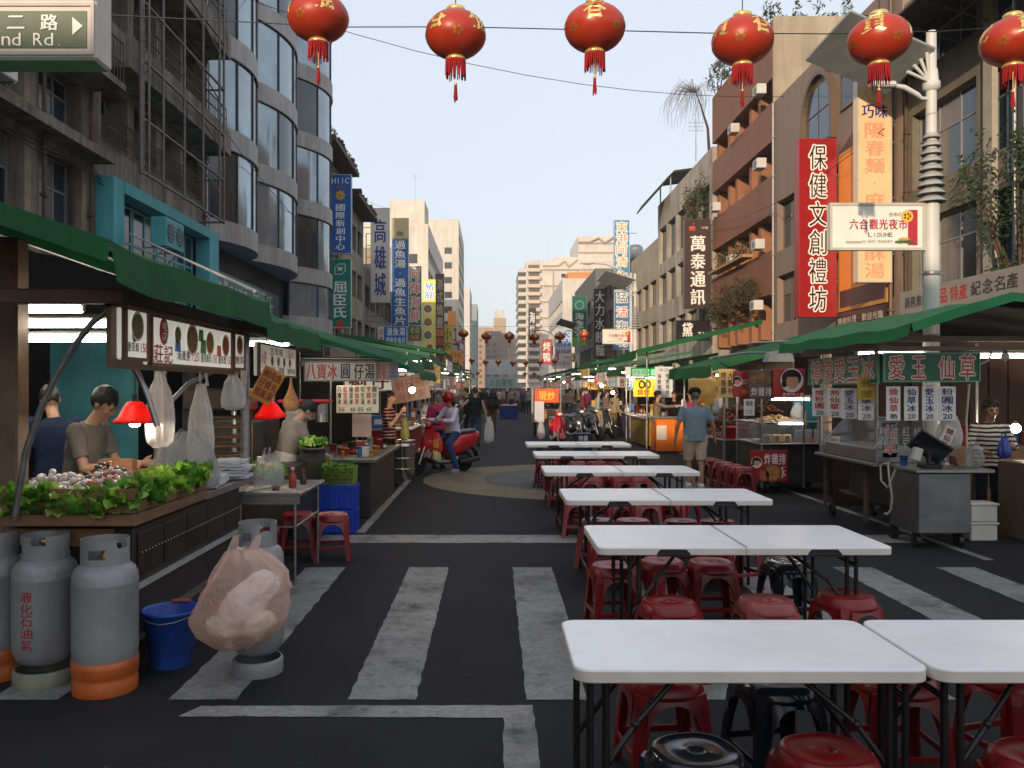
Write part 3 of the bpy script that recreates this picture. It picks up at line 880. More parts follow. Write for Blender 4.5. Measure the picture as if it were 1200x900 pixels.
for x, y, z, h, lab in ((-10.5, 60.5, 10.2, 1.5, 'steel roof tank on the low grimy shop house'), (-10.4, 78.5, 14.5, 1.7, 'steel roof tank on the beige shop house'), (13.2, 60.5, 12.2, 1.6, 'steel roof tank on the tan shop house'), (13.0, 76.5, 13.0, 1.5, 'steel roof tank on the brown shop house')):
    o = thing('roof_tank', lab, 'roof tank', (x, y, z)); m = MB(); m.lathe([(.7, .4), (.72, .45), (.72, h), (.5, h + .25), (.1, h + .35), (0, h + .36)], 18); m.build('tank', STEEL, o)
    for a in range(4): m = MB(); m.box(.5 * math.cos(a * 1.57) - .04, .5 * math.cos(a * 1.57) + .04, .5 * math.sin(a * 1.57) - .04, .5 * math.sin(a * 1.57) + .04, 0, .4); m.build('leg', RUST, o)
for x, y, z, h, lab in ((-9.8, 57, 13.6, 3.2, 'thin aerial on the old beige building'), (-11, 118, 28, 4, 'thin aerial on the cream rooftop room'), (18, 271, 43, 5, 'tall aerial on the high-rise'), (12.6, 52, 15.8, 2.6, 'thin aerial on the stained white house')):
    o = thing('aerial', lab, 'aerial', (x, y, z)); m = MB(); m.cyl((0, 0, 0), (0, 0, h), .03, n=5); [m.cyl((-.5, 0, h - .2 - q * .25), (.5, 0, h - .2 - q * .25), .015, n=4) for q in range(3)]; m.build('mast', GALV, o)
# unseen blocks added behind the crossing, their heights set to shade the street
for nm, lab, x0, x1, y0_, y1_, h in (('shade_block', 'low concrete corner block across the crossing', -30, -9.5, -26.4, -14, 8.6), ('shade_block', 'concrete block behind the low corner block', -30, -9.5, -75, -26.5, 12.0), 
                                     ('shade_block', 'concrete block down the side street', -60, -32, -70, 60, 20)):
    b = building(nm, lab, (x0 + x1) / 2, (y0_ + y1_) / 2)
    m = MB(); m.box(x0, x1, y0_, y1_, 0, h); m.build('wall', CONC2, b, True)
# ---------------------------------------------------------------- projecting street signs (faces look down the street)
FOODM = [mat('food_a', (.32, .17, .07), .6, var=.8, scale=60), mat('food_b', (.42, .2, .06), .6, var=.8, scale=45), mat('food_c', (.22, .2, .08), .6, var=.8, scale=60), mat('food_d', (.45, .12, .05), .6, var=.7, scale=50)]
def dish(o, x, z, r, k=0, y=-.006, rim='#e8e2d4'):
    """printed picture of a plate of food"""
    m = MB(); m.add([(x + r * math.cos(i * PI / 9), y, z + r * math.sin(i * PI / 9)) for i in range(18)], [tuple(range(18))]); m.build('dish_print', plain(rim, .4), o)
    m = MB(); m.add([(x + r * .82 * math.cos(i * PI / 9) * RND.uniform(.9, 1.05), y - .003, z + r * .82 * math.sin(i * PI / 9)) for i in range(18)], [tuple(range(18))]); m.build('dish_print', FOODM[k % 4], o)
def blob(o, pts, col, y=-.006, name='print'):
    m = MB(); m.add([(p[0], y, p[1]) for p in pts], [tuple(range(len(pts)))]); return m.build(name, plain(col, .4), o)
def circ(x, z, r, rz=None, n=20): return [(x + r * math.cos(2 * PI * i / n), z + (rz or r) * math.sin(2 * PI * i / n)) for i in range(n)]
def bracket_pair(w, h, e): return [((e, .06, h * .2), (e * 1.9, .06, h * .2)), ((e, .06, h * .8), (e * 1.9, .06, h * .8))]

def stall_sign_lattice(label, x, y, z0, z1, w=.9):
    o = thing('sign_lattice', label, 'sign frame', (x, y, z0), 0, 'iron lattices that carry projecting signs')
    for xx in (-w / 2, w / 2):
        m = MB(); m.cyl((xx, 0, 0), (xx, 0, z1 - z0), .035, n=6); m.build('post', RUST, o)
    n = int((z1 - z0) / .8)
    for i in range(n + 1):
        m = MB(); z = (z1 - z0) * i / n; m.cyl((-w / 2, 0, z), (w / 2, 0, z), .025, n=5); m.build('rung', RUST, o)
    return o

def pic_hiic(o, w, h):
    x, z = 0, h * .735
    for i in range(8):
        a = i * PI / 4
        blob(o, [(x + .02 * math.cos(a), z + .02 * math.sin(a)), (x + .24 * math.cos(a - .2), z + .24 * math.sin(a - .2)), (x + .3 * math.cos(a + .15), z + .3 * math.sin(a + .15)), (x + .2 * math.cos(a + .45), z + .2 * math.sin(a + .45))], '#e8b820')
    blob(o, [(-.26, h * .845), (.26, h * .845), (.2, h * .825), (-.2, h * .825)], '#c8402c')
board('projecting_sign', 'blue vertical sign with white lettering and yellow swirl emblem', (-8.3, 45.4, 9.0), 1.2, 4.3, 0, '#1565b8', .3,
      (('HIIC', .1, .885, .9, .955, 'h', '#ffffff'), ('國際新創中心', .3, .04, .7, .63, 'v', '#ffffff')), '#c8ccd0', pict=pic_hiic, posts=bracket_pair(1.2, 4.3, -.6), streak=.05)
def pic_w(o, w, h):
    z = h * .85
    blob(o, [(-.3, z - .3), (.1, z - .3), (.3, z - .1), (.3, z + .3), (-.1, z + .3), (-.3, z + .1)], '#eef4f0')
    blob(o, [(-.26, z - .26), (.09, z - .26), (.26, z - .09), (.26, z + .26), (-.09, z + .26), (-.26, z + .09)], '#0d8a76', -.009)
    m = MB(); letters(m, 'w', -.17, .17, z - .1, z + .2, -.012, False, 1); m.build('lettering', plain('#ffffff', .4), o)
    for i in range(5):
        a = i * 2 * PI / 5 + .3; blob(o, circ(.0 + .16 * math.cos(a), h * .035 + .16 * math.sin(a), .12), '#d8502c')
board('projecting_sign', 'green vertical sign with white leaf logo and rounded characters', (-8.35, 45.6, 5.0), 1.22, 3.75, 0, '#0d8a76', .3,
      (('屈臣氏', .22, .13, .78, .68, 'v', '#ffffff'),), '#cfd6d2', pict=pic_w, posts=bracket_pair(1.2, 3.7, -.6), streak=.05)
stall_sign_lattice('rusty iron lattice beside the blue swirl sign', -8.85, 45.9, 4, 13.6, .6)
board('projecting_sign', 'white vertical sign with three purple characters and weathered top', (-8.2, 60.6, 7.9), 1.36, 6.85, 0, '#d8d4c6', .35,
      (('高雄城', .2, .05, .8, .90, 'v', '#3a2f86'),), '#b9b4a4', posts=bracket_pair(1.3, 6.8, -.7))
stall_sign_lattice('iron lattice under the white purple lettered sign', -8.6, 61.2, 3.5, 13, 1.4)
board('projecting_sign', 'blue vertical fish soup sign with white characters and tan top', (-8.1, 72.7, 7.0), 1.5, 7.7, 0, '#1c5fa2', .35,
      (('過魚湯·過魚生魚片', .18, .02, .82, .985, 'v', '#f2ead0'),), '#d8d2c0', posts=bracket_pair(1.4, 7.6, -.7))
board('projecting_sign', 'tan cap board with fish motif over the blue fish soup sign', (-8.1, 72.7, 14.75), 1.5, 1.75, 0, '#c2ae84', .3, (('魚', .25, .08, .75, .35, 'h', '#4a3c20'),))
def pic_side(o, w, h):
    blob(o, [(-w * .48, .06), (-w * .28, .06), (-w * .28, h - .06), (-w * .48, h - .06)], '#e6dcd0')
    m = MB(); letters(m, '招牌', -w * .44, -w * .32, .15, h - .15, -.012, True, 1); m.build('lettering', plain('#c04030', .4), o)
board('projecting_sign', 'wide blue sign with two rows of white characters above the green awning', (-7.25, 60.0, 4.75), 2.1, 1.4, 0, '#1d62b4', .2,
      (('過魚湯', .30, .52, .95, .92, 'h', '#e8f0f6'), ('過魚生魚片', .28, .10, .96, .44, 'h', '#e8f0f6')), '#cfd6dc', pict=pic_side)
board('projecting_sign', 'green vertical seafood sign with red outlined characters', (-8.1, 86.4, 8.2), 1.35, 6.1, 0, '#12805a', .3,
      (('阿輝海鮮', .14, .04, .86, .98, 'v', '#e03c2c', '#f6efe2'),), '#cfd6d2', posts=bracket_pair(1.3, 6, -.6))
board('projecting_sign', 'small green board with yellow characters below the red lettered seafood sign', (-8.1, 86.4, 6.6), 1.35, 1.5, 0, '#126a4c', .3,
      (('老店', .1, .52, .9, .95, 'h', '#f0d860'), ('海鮮', .1, .08, .9, .44, 'h', '#f08828')))
def pic_food(o, w, h):
    for i, z in enumerate((.62, .45, .28)): dish(o, -.12, h * z, .62, i)
    dish(o, .1, h * .12, .5, 3)
board('projecting_sign', 'yellow vertical sign with blue characters and round bowls of food', (-8.0, 103.8, 5.6), 1.65, 9.6, 0, '#ecd860', .3,
      (('豬腳', .2, .74, .85, .97, 'v', '#2860c0', '#ffffff'),), '#e8dc90', pict=pic_food)
board('projecting_sign', 'dark brown sign tower with orange squares beyond the yellow sign', (-7.8, 122, 5.4), 1.3, 13, 0, '#3a2a20', .3,
      (('港式燒臘', .15, .38, .85, .95, 'v', '#b8a080'), ('老店', .2, .03, .8, .17, 'v', '#e8c8b8')), pict=lambda o, w, h: [blob(o, [(-.55, h * z), (.55, h * z), (.55, h * z + 1), (-.55, h * z + 1)], c) for z, c in ((.3, '#c8642c'), (.2, '#b0401c'), (.02, '#8a2426'))])
board('projecting_sign', 'plain orange vertical sign far along the stalls', (-8.3, 168, 12), 1.6, 5.2, 0, '#e08a28', .3)
board('projecting_sign', 'red vertical sign with pale characters far along the stalls', (-6.6, 135, 6.2), 1.3, 5.2, 0, '#a03040', .3, (('燒肉飯', .15, .05, .85, .95, 'v', '#f0d8d0'),))
board('projecting_sign', 'yellow green vertical sign beyond the brown sign tower', (-7.0, 128, 6.5), 1.8, 5.0, 0, '#c8b848', .3, (('小吃', .15, .1, .85, .9, 'v', '#6a4a20'),))
board('projecting_sign', 'wide orange and white sign over the far stalls', (-5.6, 118, 4.6), 2.6, 2.4, 0, '#e8a030', .2, (('木瓜牛奶', .05, .55, .95, .9, 'h', '#b03020'), ('果汁', .15, .1, .85, .45, 'h', '#40301c')))
board('projecting_sign', 'black vertical sign with white characters beyond the orange signs', (-5.9, 132, 4.2), 1.2, 4.6, 0, '#2a2826', .2, (('牛排館', .15, .05, .85, .95, 'v', '#e8e4dc'),))
board('projecting_sign', 'pink vertical sign with white characters near the far lantern row', (-5.9, 150, 4.4), 1.7, 5.8, 0, '#c05878', .2, (('泡泡冰', .15, .05, .85, .95, 'v', '#fbeef0'),))

# other side
board('projecting_sign', 'tall red sign with white outlined characters beside the orange banner', (10.75, 27.7, 4.06), 1.24, 5.9, 0, '#981418', .45,
      (('保健文創禮坊', .27, .02, .73, .975, 'v', '#1c0c0c', '#f4eee6'),), '#a41a1e', posts=bracket_pair(1.24, 5.9, .62), streak=.08)
def pic_qiao(o, w, h):
    blob(o, circ(.02, h * .935, .3), '#e8b488'); blob(o, circ(.02, h * .935, .25), '#f4cf9e', -.008)
    m = MB(); letters(m, '巧', -.12, .16, h * .91, h * .96, -.011, False, 1); m.build('lettering', plain('#e8a070', .4), o)
board('projecting_sign', 'tall cream sign with faded orange characters and blue heading', (10.9, 23.9, 4.72), .98, 5.8, 0, '#f2cf9c', .3,
      (('巧味', .1, .81, .9, .875, 'h', '#2c2f80'), ('陽春麵·麻醬乾酥湯', .22, .015, .78, .79, 'v', '#f0a27c')), '#cfc6b0', fw=.05, pict=pic_qiao, posts=bracket_pair(1, 5.8, .5), streak=.05)
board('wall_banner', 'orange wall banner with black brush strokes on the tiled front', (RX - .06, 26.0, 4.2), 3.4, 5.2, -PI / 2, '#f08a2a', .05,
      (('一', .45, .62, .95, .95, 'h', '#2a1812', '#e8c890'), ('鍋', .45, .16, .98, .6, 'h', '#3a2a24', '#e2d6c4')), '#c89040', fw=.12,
      pict=lambda o, w, h: blob(o, [(-w * .48, .1), (w * .48, .1), (w * .48, h * .13), (-w * .48, h * .13)], '#40201a'), glow=.06)  # faint emission stands in for sunlight on the banner
board('wall_sign', 'long dark board with small pale characters under the orange banner', (RX - .12, 26.0, 3.6), 3.6, .55, -PI / 2, '#3a201c', .06, (('精緻料理·歡迎光臨', .05, .3, .95, .7, 'h', '#d8c8b0'),))
board('wall_sign', 'long grey shop fascia with red and black small characters behind the lamp post', (RX - .9, 19.2, 3.55), 5.2, .62, -PI / 2, '#9a948a', .08,
      (('禮品', .3, .25, .44, .8, 'h', '#c03028'), ('商務旅館', .05, .3, .27, .75, 'h', '#3a3430'), ('紀念名產', .62, .3, .95, .8, 'h', '#3a3430'), ('特產', .46, .25, .6, .8, 'h', '#c03028')))
def pic_apple(o, w, h):
    for k, c in enumerate(('#d84838', '#e07030', '#c8503a', '#a84858')):
        blob(o, circ(-.28, h * .905 - .05 + (.1 - k * .06), .2 - abs(k - 1.5) * .02, .04, 12), c, -.006 - k * .001)
    blob(o, [(-.26, h * .935), (-.16, h * .95), (-.2, h * .965)], '#60a050')
board('projecting_sign', 'dark brown vertical sign with white characters and fruit logo', (10.65, 43.6, 5.85), 1.34, 4.65, 0, '#44302a', .35,
      (('ina', .62, .895, .92, .925, 'h', '#e8e0d4'), ('萬泰通訊', .24, .03, .80, .83, 'v', '#f4eee4')), '#4c3830', pict=pic_apple, posts=bracket_pair(1.3, 4.6, .66))
board('projecting_sign', 'black sign with one white character and three small letters', (10.35, 43.2, 4.15), 1.75, 1.05, 0, '#1c1614', .25, (('黛', .14, .2, .5, .88, 'h', '#f4eee4'), ('TAI', .62, .22, .96, .42, 'h', '#f0e8dc')))
board('projecting_sign', 'tall pale blue sign with white outlined characters, upper panel', (10.7, 69.6, 10.2), 1.3, 5.5, 0, '#4a8ab0', .3,
      (('東港阿清', .14, .28, .86, .98, 'v', '#c88a60', '#f6f0e4'), ('生', .14, .04, .86, .24, 'v', '#c88a60', '#f6f0e4')), '#b8ccd6', posts=bracket_pair(1.3, 5.5, .65))
board('projecting_sign', 'tall pale blue sign with one red character, lower panel', (10.7, 69.5, 4.9), 1.3, 5.0, 0, '#3f7aa8', .3,
      (('猛', .14, .77, .86, .97, 'v', '#2c5a80', '#f6f0e4'), ('活', .14, .53, .86, .73, 'v', '#e03c34', '#f6f0e4'), ('海功', .14, .04, .86, .49, 'v', '#2c5a80', '#f6f0e4')), '#b8ccd6')
board('projecting_sign', 'black vertical sign with pale script characters', (10.7, 83.9, 4.6), 1.25, 7.1, 0, '#1e1a1a', .3, (('大力水餃麵', .15, .03, .85, .98, 'v', '#d8cfc4'),), '#8a7a70')
board('projecting_sign', 'dark green vertical sign with round emblem', (10.2, 98.9, 6.6), 1.7, 6.0, 0, '#145a48', .3, (('海產粥', .2, .2, .8, .68, 'v', '#d8e4d8'),), '#4aa088', pict=lambda o, w, h: (blob(o, circ(0, h * .82, .55), '#58a090'), blob(o, circ(0, h * .82, .42), '#145a48', -.009), blob(o, [(-.8, .05), (.8, .05), (.8, 1.1), (-.8, 1.1)], '#68b030')))
board('projecting_sign', 'white and blue sign board behind the green sign', (9.4, 112, 5.0), 2.2, 4.6, 0, '#b8ccd8', .2, (('冰品', .1, .5, .9, .95, 'v', '#3060b0'), ('鹽蒸蝦', .05, .1, .95, .4, 'h', '#c03030')))
board('projecting_sign', 'white sign with blue stripe over the far stalls', (8.6, 104, 4.1), 2.4, 1.1, 0, '#e4e2dc', .15, (('六合夜市', .08, .4, .9, .9, 'h', '#c03c38'),))
board('projecting_sign', 'black vertical sign far beyond the street lamps', (8.4, 180, 12), 1.6, 7, 0, '#282626', .3, (('海鮮', .15, .1, .85, .9, 'v', '#e0d8d0'),))
board('projecting_sign', 'red vertical sign with white characters far beyond the lamps', (9.6, 150, 6), 1.8, 4.5, 0, '#b84040', .3, (('烤鴨', .15, .08, .85, .92, 'v', '#f8e8e0'),))

# ---------------------------------------------------------------- street name light box over the crossing
o = thing('street_name_sign', 'white framed light box street sign reading 2nd Rd. with arrow', 'street sign', (-3.55, 6.0, 4.02))
m = MB(); m.cbox(-1.6, .70, 0, .26, .03, 1.0, .02); m.build('case', mat('sign_case', (.62, .56, .50), .5, var=.12, streak=.25, grime=(.3, .26, .22)), o)
m = MB(); m.box(-1.6, .69, -.012, 0, .06, .085); m.box(.665, .69, -.012, 0, .085, .41); m.box(-1.6, .69, -.012, 0, .41, .43); m.box(-1.6, .69, -.012, 0, .46, .49); m.build('frame', mat('sign_case_edge', (.45, .40, .36), .5), o)
m = MB(); m.box(-1.6, .635, -.006, -.002, .11, .375); m.build('panel', plain('#37502c', .45), o)
m = MB(); letters(m, '二', .06, .20, .235, .35, -.011, st=1); letters(m, '路', .30, .44, .235, .35, -.011, st=1); letters(m, '2nd', -.05, .17, .125, .215, -.011, st=0); letters(m, 'Rd.', .25, .48, .125, .215, -.011, st=0)
m.add([(.535, -.011, .20), (.61, -.011, .265), (.535, -.011, .33)], [(0, 1, 2)]); m.build('lettering', plain('#e8e4d8', .4), o)
m = MB(); m.cyl((-1.0, .21, 1.0), (-1.0, .21, 1.5), .05, n=8); m.cyl((-4.5, .21, 1.5), (.9, .21, 1.5), .07, n=10); m.build('hanger', GALV, o)
m = MB(); m.cyl((-4.5, .21, -4.02), (-4.5, .21, 1.9), .11, n=14); m.build('post', GALV, o)
# ---------------------------------------------------------------- stall tools
GREEN = mat('green_tarpaulin', (.014, .105, .034), .75, var=.3, scale=1.6, streak=.6, grime=(.015, .06, .02), bump=.25, bscale=9, transl=.12)
GREEN2 = mat('pale_green_tarpaulin', (.05, .15, .09), .75, var=.2, scale=1.6, streak=.35, grime=(.06, .12, .08), bump=.25, bscale=9, transl=.12)
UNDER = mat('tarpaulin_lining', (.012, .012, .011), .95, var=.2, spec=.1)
WOOD = mat('raw_wood', (.20, .115, .06), .75, var=.35, scale=5, bump=.2, bscale=30, stretch=(1, 1, 7))
WOODD = mat('dark_wood', (.10, .06, .035), .7, var=.4, scale=5, bump=.2, bscale=30)
CARTD = mat('cart_dark_metal', (.045, .04, .038), .5, .4, var=.35, scale=2.5, streak=.3)
TUBE_E = mat('lit_tube', (.9, .9, .9), .4, var=0, emit=(1.0, .90, .74), es=24.0)
BULB_E = mat('lit_bulb', (.9, .9, .9), .4, var=0, emit=(1.0, .86, .66), es=130.0)
WARM_E = mat('lit_warm_bulb', (.9, .9, .9), .4, var=0, emit=(1.0, .70, .36), es=130.0)

def awning(root, x_eave, x_back, y0, y1, z_eave, z_back, val=.17, mt=None, n=14, sag=.04, wave=.01, ends=True):
    """tarpaulin roof with sag between its ribs and a hanging valance along the street edge"""
    mt = mt or GREEN
    g = []
    for j in range(6):
        t = j / 5
        row = []
        for i in range(n + 1):
            u = i / n
            z = z_eave + (z_back - z_eave) * t - sag * .6 * math.sin(PI * ((u * 3) % 1)) * (1 - t * .5) + noise.noise((u * 6 + y0, t * 3, 1.7)) * wave
            row.append((x_eave + (x_back - x_eave) * t, y0 + (y1 - y0) * u, z))
        g.append(row)
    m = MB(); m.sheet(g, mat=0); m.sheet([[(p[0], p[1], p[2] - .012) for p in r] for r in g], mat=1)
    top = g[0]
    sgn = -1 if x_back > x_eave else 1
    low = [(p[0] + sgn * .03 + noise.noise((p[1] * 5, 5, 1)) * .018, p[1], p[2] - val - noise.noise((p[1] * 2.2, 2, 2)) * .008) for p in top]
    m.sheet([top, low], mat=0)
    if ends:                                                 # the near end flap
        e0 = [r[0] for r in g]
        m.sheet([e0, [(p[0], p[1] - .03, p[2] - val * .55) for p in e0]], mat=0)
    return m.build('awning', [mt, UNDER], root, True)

def part(root, name, mt, fn):
    m = MB(); fn(m); return m.build(name, mt, root, True)

def posts(root, pts, z1, r=.03, mt=None):
    for x, y in pts:
        m = MB(); m.cyl((x, y, 0), (x, y, z1), r, n=8); m.build('post', mt or STEEL, root, True)

def tube_light(label, p0, p1, r=.017, group='fluorescent tubes'):
    c = [(a + b) / 2 for a, b in zip(p0, p1)]
    o = thing('tube_light', label, 'lamp', c, 0, group)
    m = MB(); m.cyl(p0, p1, r, n=8); m.build('tube', TUBE_E, o, True)
    m = MB(); m.cyl([p0[0], p0[1], p0[2] + .045], [p1[0], p1[1], p1[2] + .045], .022, n=6)
    for p in (p0, p1): m.box(p[0] - .02, p[0] + .02, p[1] - .02, p[1] + .02, p[2] - .02, p[2] + .05)
    m.build('batten', WHITE, o, True)
    return o

def red_lamp(label, loc, r=.145, h=.13, tiltx=0, cord=.5):
    o = thing('pendant_lamp', label, 'lamp', loc)
    o.rotation_euler = (tiltx, 0, 0)
    m = MB(); m.lathe([(.03, h), (.05, h - .005), (.075, h * .75), (r * .75, h * .32), (r * .97, .02), (r, 0), (r * .97, .004), (r * .73, h * .3), (.07, h * .7), (.02, h * .9)], 24)
    m.build('lamp_shade', mat('red_shade', (.62, .035, .02), .4, var=.08, transl=.45), o)
    m = MB(); m.lathe([(.0, -.025), (.03, -.02), (.038, .005), (.03, .035), (.018, .06), (.015, .08)], 14); m.build('bulb', BULB_E, o)
    m = MB(); m.cyl((0, 0, h), (0, 0, h + .05), .018, n=8); m.cyl((0, 0, h + .05), (0, 0, h + cord), .005, n=5); m.build('cord', BLACK, o)
    return o

def bulb(label, loc, r=.04, group='bare bulbs over the stalls', e=None):
    o = thing('bare_bulb', label, 'lamp', loc, 0, group)
    m = MB(); m.sph((0, 0, 0), r, 10, 8); m.build('glass', e or WARM_E, o)
    m = MB(); m.cyl((0, 0, r * .8), (0, 0, r * .8 + .05), r * .45, n=8); m.cyl((0, 0, r), (0, 0, r + .3), .005, n=4); m.build('socket', BLACK, o)
    return o

LEAFM = [mat('lettuce_a', (.26, .52, .05), .5, var=.4, scale=9, transl=.25), mat('lettuce_b', (.11, .32, .03), .5, var=.4, scale=9, transl=.25), mat('lettuce_c', (.40, .62, .11), .5, var=.35, scale=9, transl=.25)]
def leaf_mesh(seed, mt, n=14, rings=3):
    m = MB(); vs = [(0, 0, 0)]
    for j in range(1, rings + 1):
        for i in range(n):
            a = 2 * PI * i / n; r = j / rings * (1 + .18 * noise.noise((seed, i * .9, j)))
            vs.append((r * math.cos(a), r * math.sin(a) * .8, .35 * (j / rings) ** 2 + (.55 * noise.noise((i * 1.9 + seed, j * 1.3, 4.2)) + .16 * (-1) ** i) * j / rings))
    fs = [(0, 1 + i, 1 + (i + 1) % n) for i in range(n)]
    for j in range(rings - 1):
        a, b = 1 + j * n, 1 + (j + 1) * n
        fs += [(a + i, b + i, b + (i + 1) % n, a + (i + 1) % n) for i in range(n)]
    m.add(vs, fs, 0, True)
    return m.mesh('leaf', mt)
LEAVES = [leaf_mesh(i * 3.7, LEAFM[i % 3]) for i in range(6)]
def leaves(root, n, fn, size=.06):
    for i in range(n):
        p = fn(i)
        s = size * RND.uniform(.7, 1.3)
        link('leaf', LEAVES[RND.randrange(6)], root, p, (RND.uniform(-.9, .9), RND.uniform(-.9, .9), RND.uniform(0, 6.3)), (s, s, s))

def heap(name, label, cat, loc, spread, n, r, mts, group=None, shape=None):
    """open pile of small food pieces that nobody could count"""
    o = thing(name, label, cat, loc, 0, group)
    m = MB()
    for i in range(n):
        a, q = RND.uniform(0, 2 * PI), math.sqrt(RND.random())
        x, y = spread[0] * q * math.cos(a), spread[1] * q * math.sin(a)
        z = spread[2] * (1 - q) * RND.uniform(.4, 1)
        s = r * RND.uniform(.7, 1.3)
        m.sph((x, y, z), (s * RND.uniform(.7, 1.4), s * RND.uniform(.7, 1.4), s * .8), 6, 4, RND.randrange(len(mts)))
    b = m.build('pieces', mts, o); b['kind'] = 'stuff'
    return o

BAGW = mat('white_carrier_bag', (.80, .79, .77), .25, var=.14, scale=9, bump=1.0, bscale=34, transl=.5, alpha=.72)
BAGC = mat('clear_carrier_bag', (.5, .52, .52), .2, var=.1, scale=9, bump=.6, bscale=18, transl=.35, alpha=.42)
def plastic_bag(name, label, loc, w, d, h, mt, rz=0, seed=1.0, tip=.35, handles=True, cat='plastic bag', group=None):
    """carrier bag: full at the bottom, gathered and creased towards the top"""
    o = thing(name, label, cat, loc, rz, group)
    key = [(.0, .0), (.55, .01), (.92, .08), (1.0, .28), (.93, .5), (.72, .72), (tip + .1, .88), (tip, 1.0)]
    prof = [(key[i][0] + (key[i + 1][0] - key[i][0]) * t / 3, key[i][1] + (key[i + 1][1] - key[i][1]) * t / 3) for i in range(7) for t in range(3)] + [key[-1]]
    m = MB(); n = 44; vs = []
    for j, (r, z) in enumerate(prof):
        for i in range(n):
            a = 2 * PI * i / n
            k = 1 + (.05 + .22 * z) * noise.noise((math.cos(a) * 2.6 + seed, math.sin(a) * 2.6, z * 1.2)) + (.02 + .12 * z * z) * math.sin(a * 9 + seed + z * 2) - .16 * abs(noise.noise((math.cos(a) * 5 + seed * 2, math.sin(a) * 5, z * 4.5)))
            vs.append((r * k * w / 2 * math.cos(a), r * k * d / 2 * math.sin(a), h * (z + .05 * noise.noise((a, z * 3, seed)))))
    m.add(vs, [(j * n + i, j * n + (i + 1) % n, (j + 1) * n + (i + 1) % n, (j + 1) * n + i) for j in range(len(prof) - 1) for i in range(n)], 0, True)
    m.build('bag', mt, o)
    if handles:
        m = MB()
        for sx in (-1, 1):
            m.sheet([[(sx * w * tip * .5 - .03, y, h * .98) for y in (-.015, .015)], [(sx * w * tip * .42 - .015, y, h * 1.15) for y in (-.012, .012)], [(sx * w * tip * .3, y, h * 1.2) for y in (-.012, .012)]])
        m.build('handle', mt, o)
    return o

def bottle_like(name, label, cat, loc, r, h, col, lid=None, group=None):
    o = thing(name, label, cat, loc, 0, group)
    m = MB(); m.lathe([(r * .9, 0), (r, .01), (r, h * .62), (r * .8, h * .72), (r * .38, h * .84), (r * .38, h)], 12); m.build('body', plain(col, .3), o)
    if lid: m = MB(); m.cyl((0, 0, h), (0, 0, h + .02), r * .45, n=10); m.build('cap', plain(lid, .4), o)
    return o

def menu_picture(o, w, h, spec):
    for kind, x, z, r, c in spec:
        if kind == 'dish': dish(o, -w / 2 + x * w, z * h, r, c)
        else: blob(o, [(-w / 2 + x * w - r, z * h - r * .8), (-w / 2 + x * w + r, z * h - r * .8), (-w / 2 + x * w + r * .8, z * h + r * .8), (-w / 2 + x * w - r * .8, z * h + r * .8)], c)

# ---------------------------------------------------------------- seafood stall
st1 = thing('seafood_stall', 'seafood stall with green tarpaulin roof, dark cart and steel posts', 'stall', (-2.6, 5.6, 0))
awning(st1, -1.74, -5.3, 3.80, 6.5, 2.36, 3.6, .19)
awning(st1, -1.78, -5.3, 6.52, 8.5, 2.25, 3.5, .17)
part(st1, 'post', mat('brown_post', (.17, .11, .07), .6, .2, var=.3, scale=5), lambda m: m.cbox(-3.03, -2.86, 5.02, 5.16, 0, 2.6, .012))
for x, y in ((-2.46, 6.16), (-2.13, 7.18)): part(st1, 'post', STEEL, lambda m: m.cyl((x, y, .93), (x, y, 2.25), .038, n=10))
part(st1, 'beam', mat('brown_post', (.17, .11, .07)), lambda m: (m.cbox(-4.6, -2.0, 4.52, 4.60, 2.15, 2.23, .006), m.cbox(-2.12, -2.04, 4.61, 8.4, 2.16, 2.24, .006)))
part(st1, 'rafter', STEEL, lambda m: [m.cyl((-1.8, y, 2.3 if y < 6.5 else 2.2), (-4.5, y, 3.3 if y < 6.5 else 3.12), .02, n=6) for y in (3.86, 5.2, 6.4, 6.6, 7.5, 8.4)])
def brace(pts):
    m = MB(); m.tube(pts, .018, 7, 0); m.build('brace', STEEL, st1, True)
brace([(px(x, 4.6), 4.62, pz(y, 4.6)) for x, y in ((14, 610), (28, 530), (45, 480), (64, 440), (86, 404), (106, 378), (126, 362))])
brace([(px(126, 4.6), 4.63, pz(362, 4.6)), (px(136, 4.6), 4.66, pz(378, 4.6)), (px(148, 4.6), 4.72, pz(398, 4.6))])
brace([(px(x, 5.1), 5.1, pz(y, 5.1)) for x, y in ((153, 424), (163, 440), (172, 462), (180, 486), (184, 500))])
brace([(-2.46, 6.16, 1.5), (-2.3, 6.3, 1.72), (-2.12, 6.45, 1.84)]); brace([(-2.46, 6.16, 1.55), (-2.75, 6.2, 1.95)])
# cart body
part(st1, 'cart_body', CARTD, lambda m: m.cbox(-2.92, -2.14, 4.98, 7.05, .24, .86, .012))
part(st1, 'trim_strip', mat('bright_trim', (.6, .6, .6), .35, .5), lambda m: m.box(-2.135, -2.118, 4.95, 7.05, .485, .52))
part(st1, 'trim_strip', STEEL, lambda m: m.box(-2.15, -2.115, 4.95, 7.06, .22, .26))
for i in range(5):                                        # pressed panels along the street side
    part(st1, 'side_panel', mat('cart_panel', (.035, .026, .022), .5, .3, var=.4, scale=3), lambda m: m.cbox(-2.139, -2.125, 5.02 + i * .405, 5.40 + i * .405, .56, .82, .006))
part(st1, 'stud_row', STEEL, lambda m: [m.sph((-2.118, 5.05 + i * .05, .70), .008, 5, 3) for i in range(40)])
part(st1, 'counter_top', STEEL, lambda m: m.cbox(-2.95, -2.09, 6.12, 7.3, .87, .93, .006))
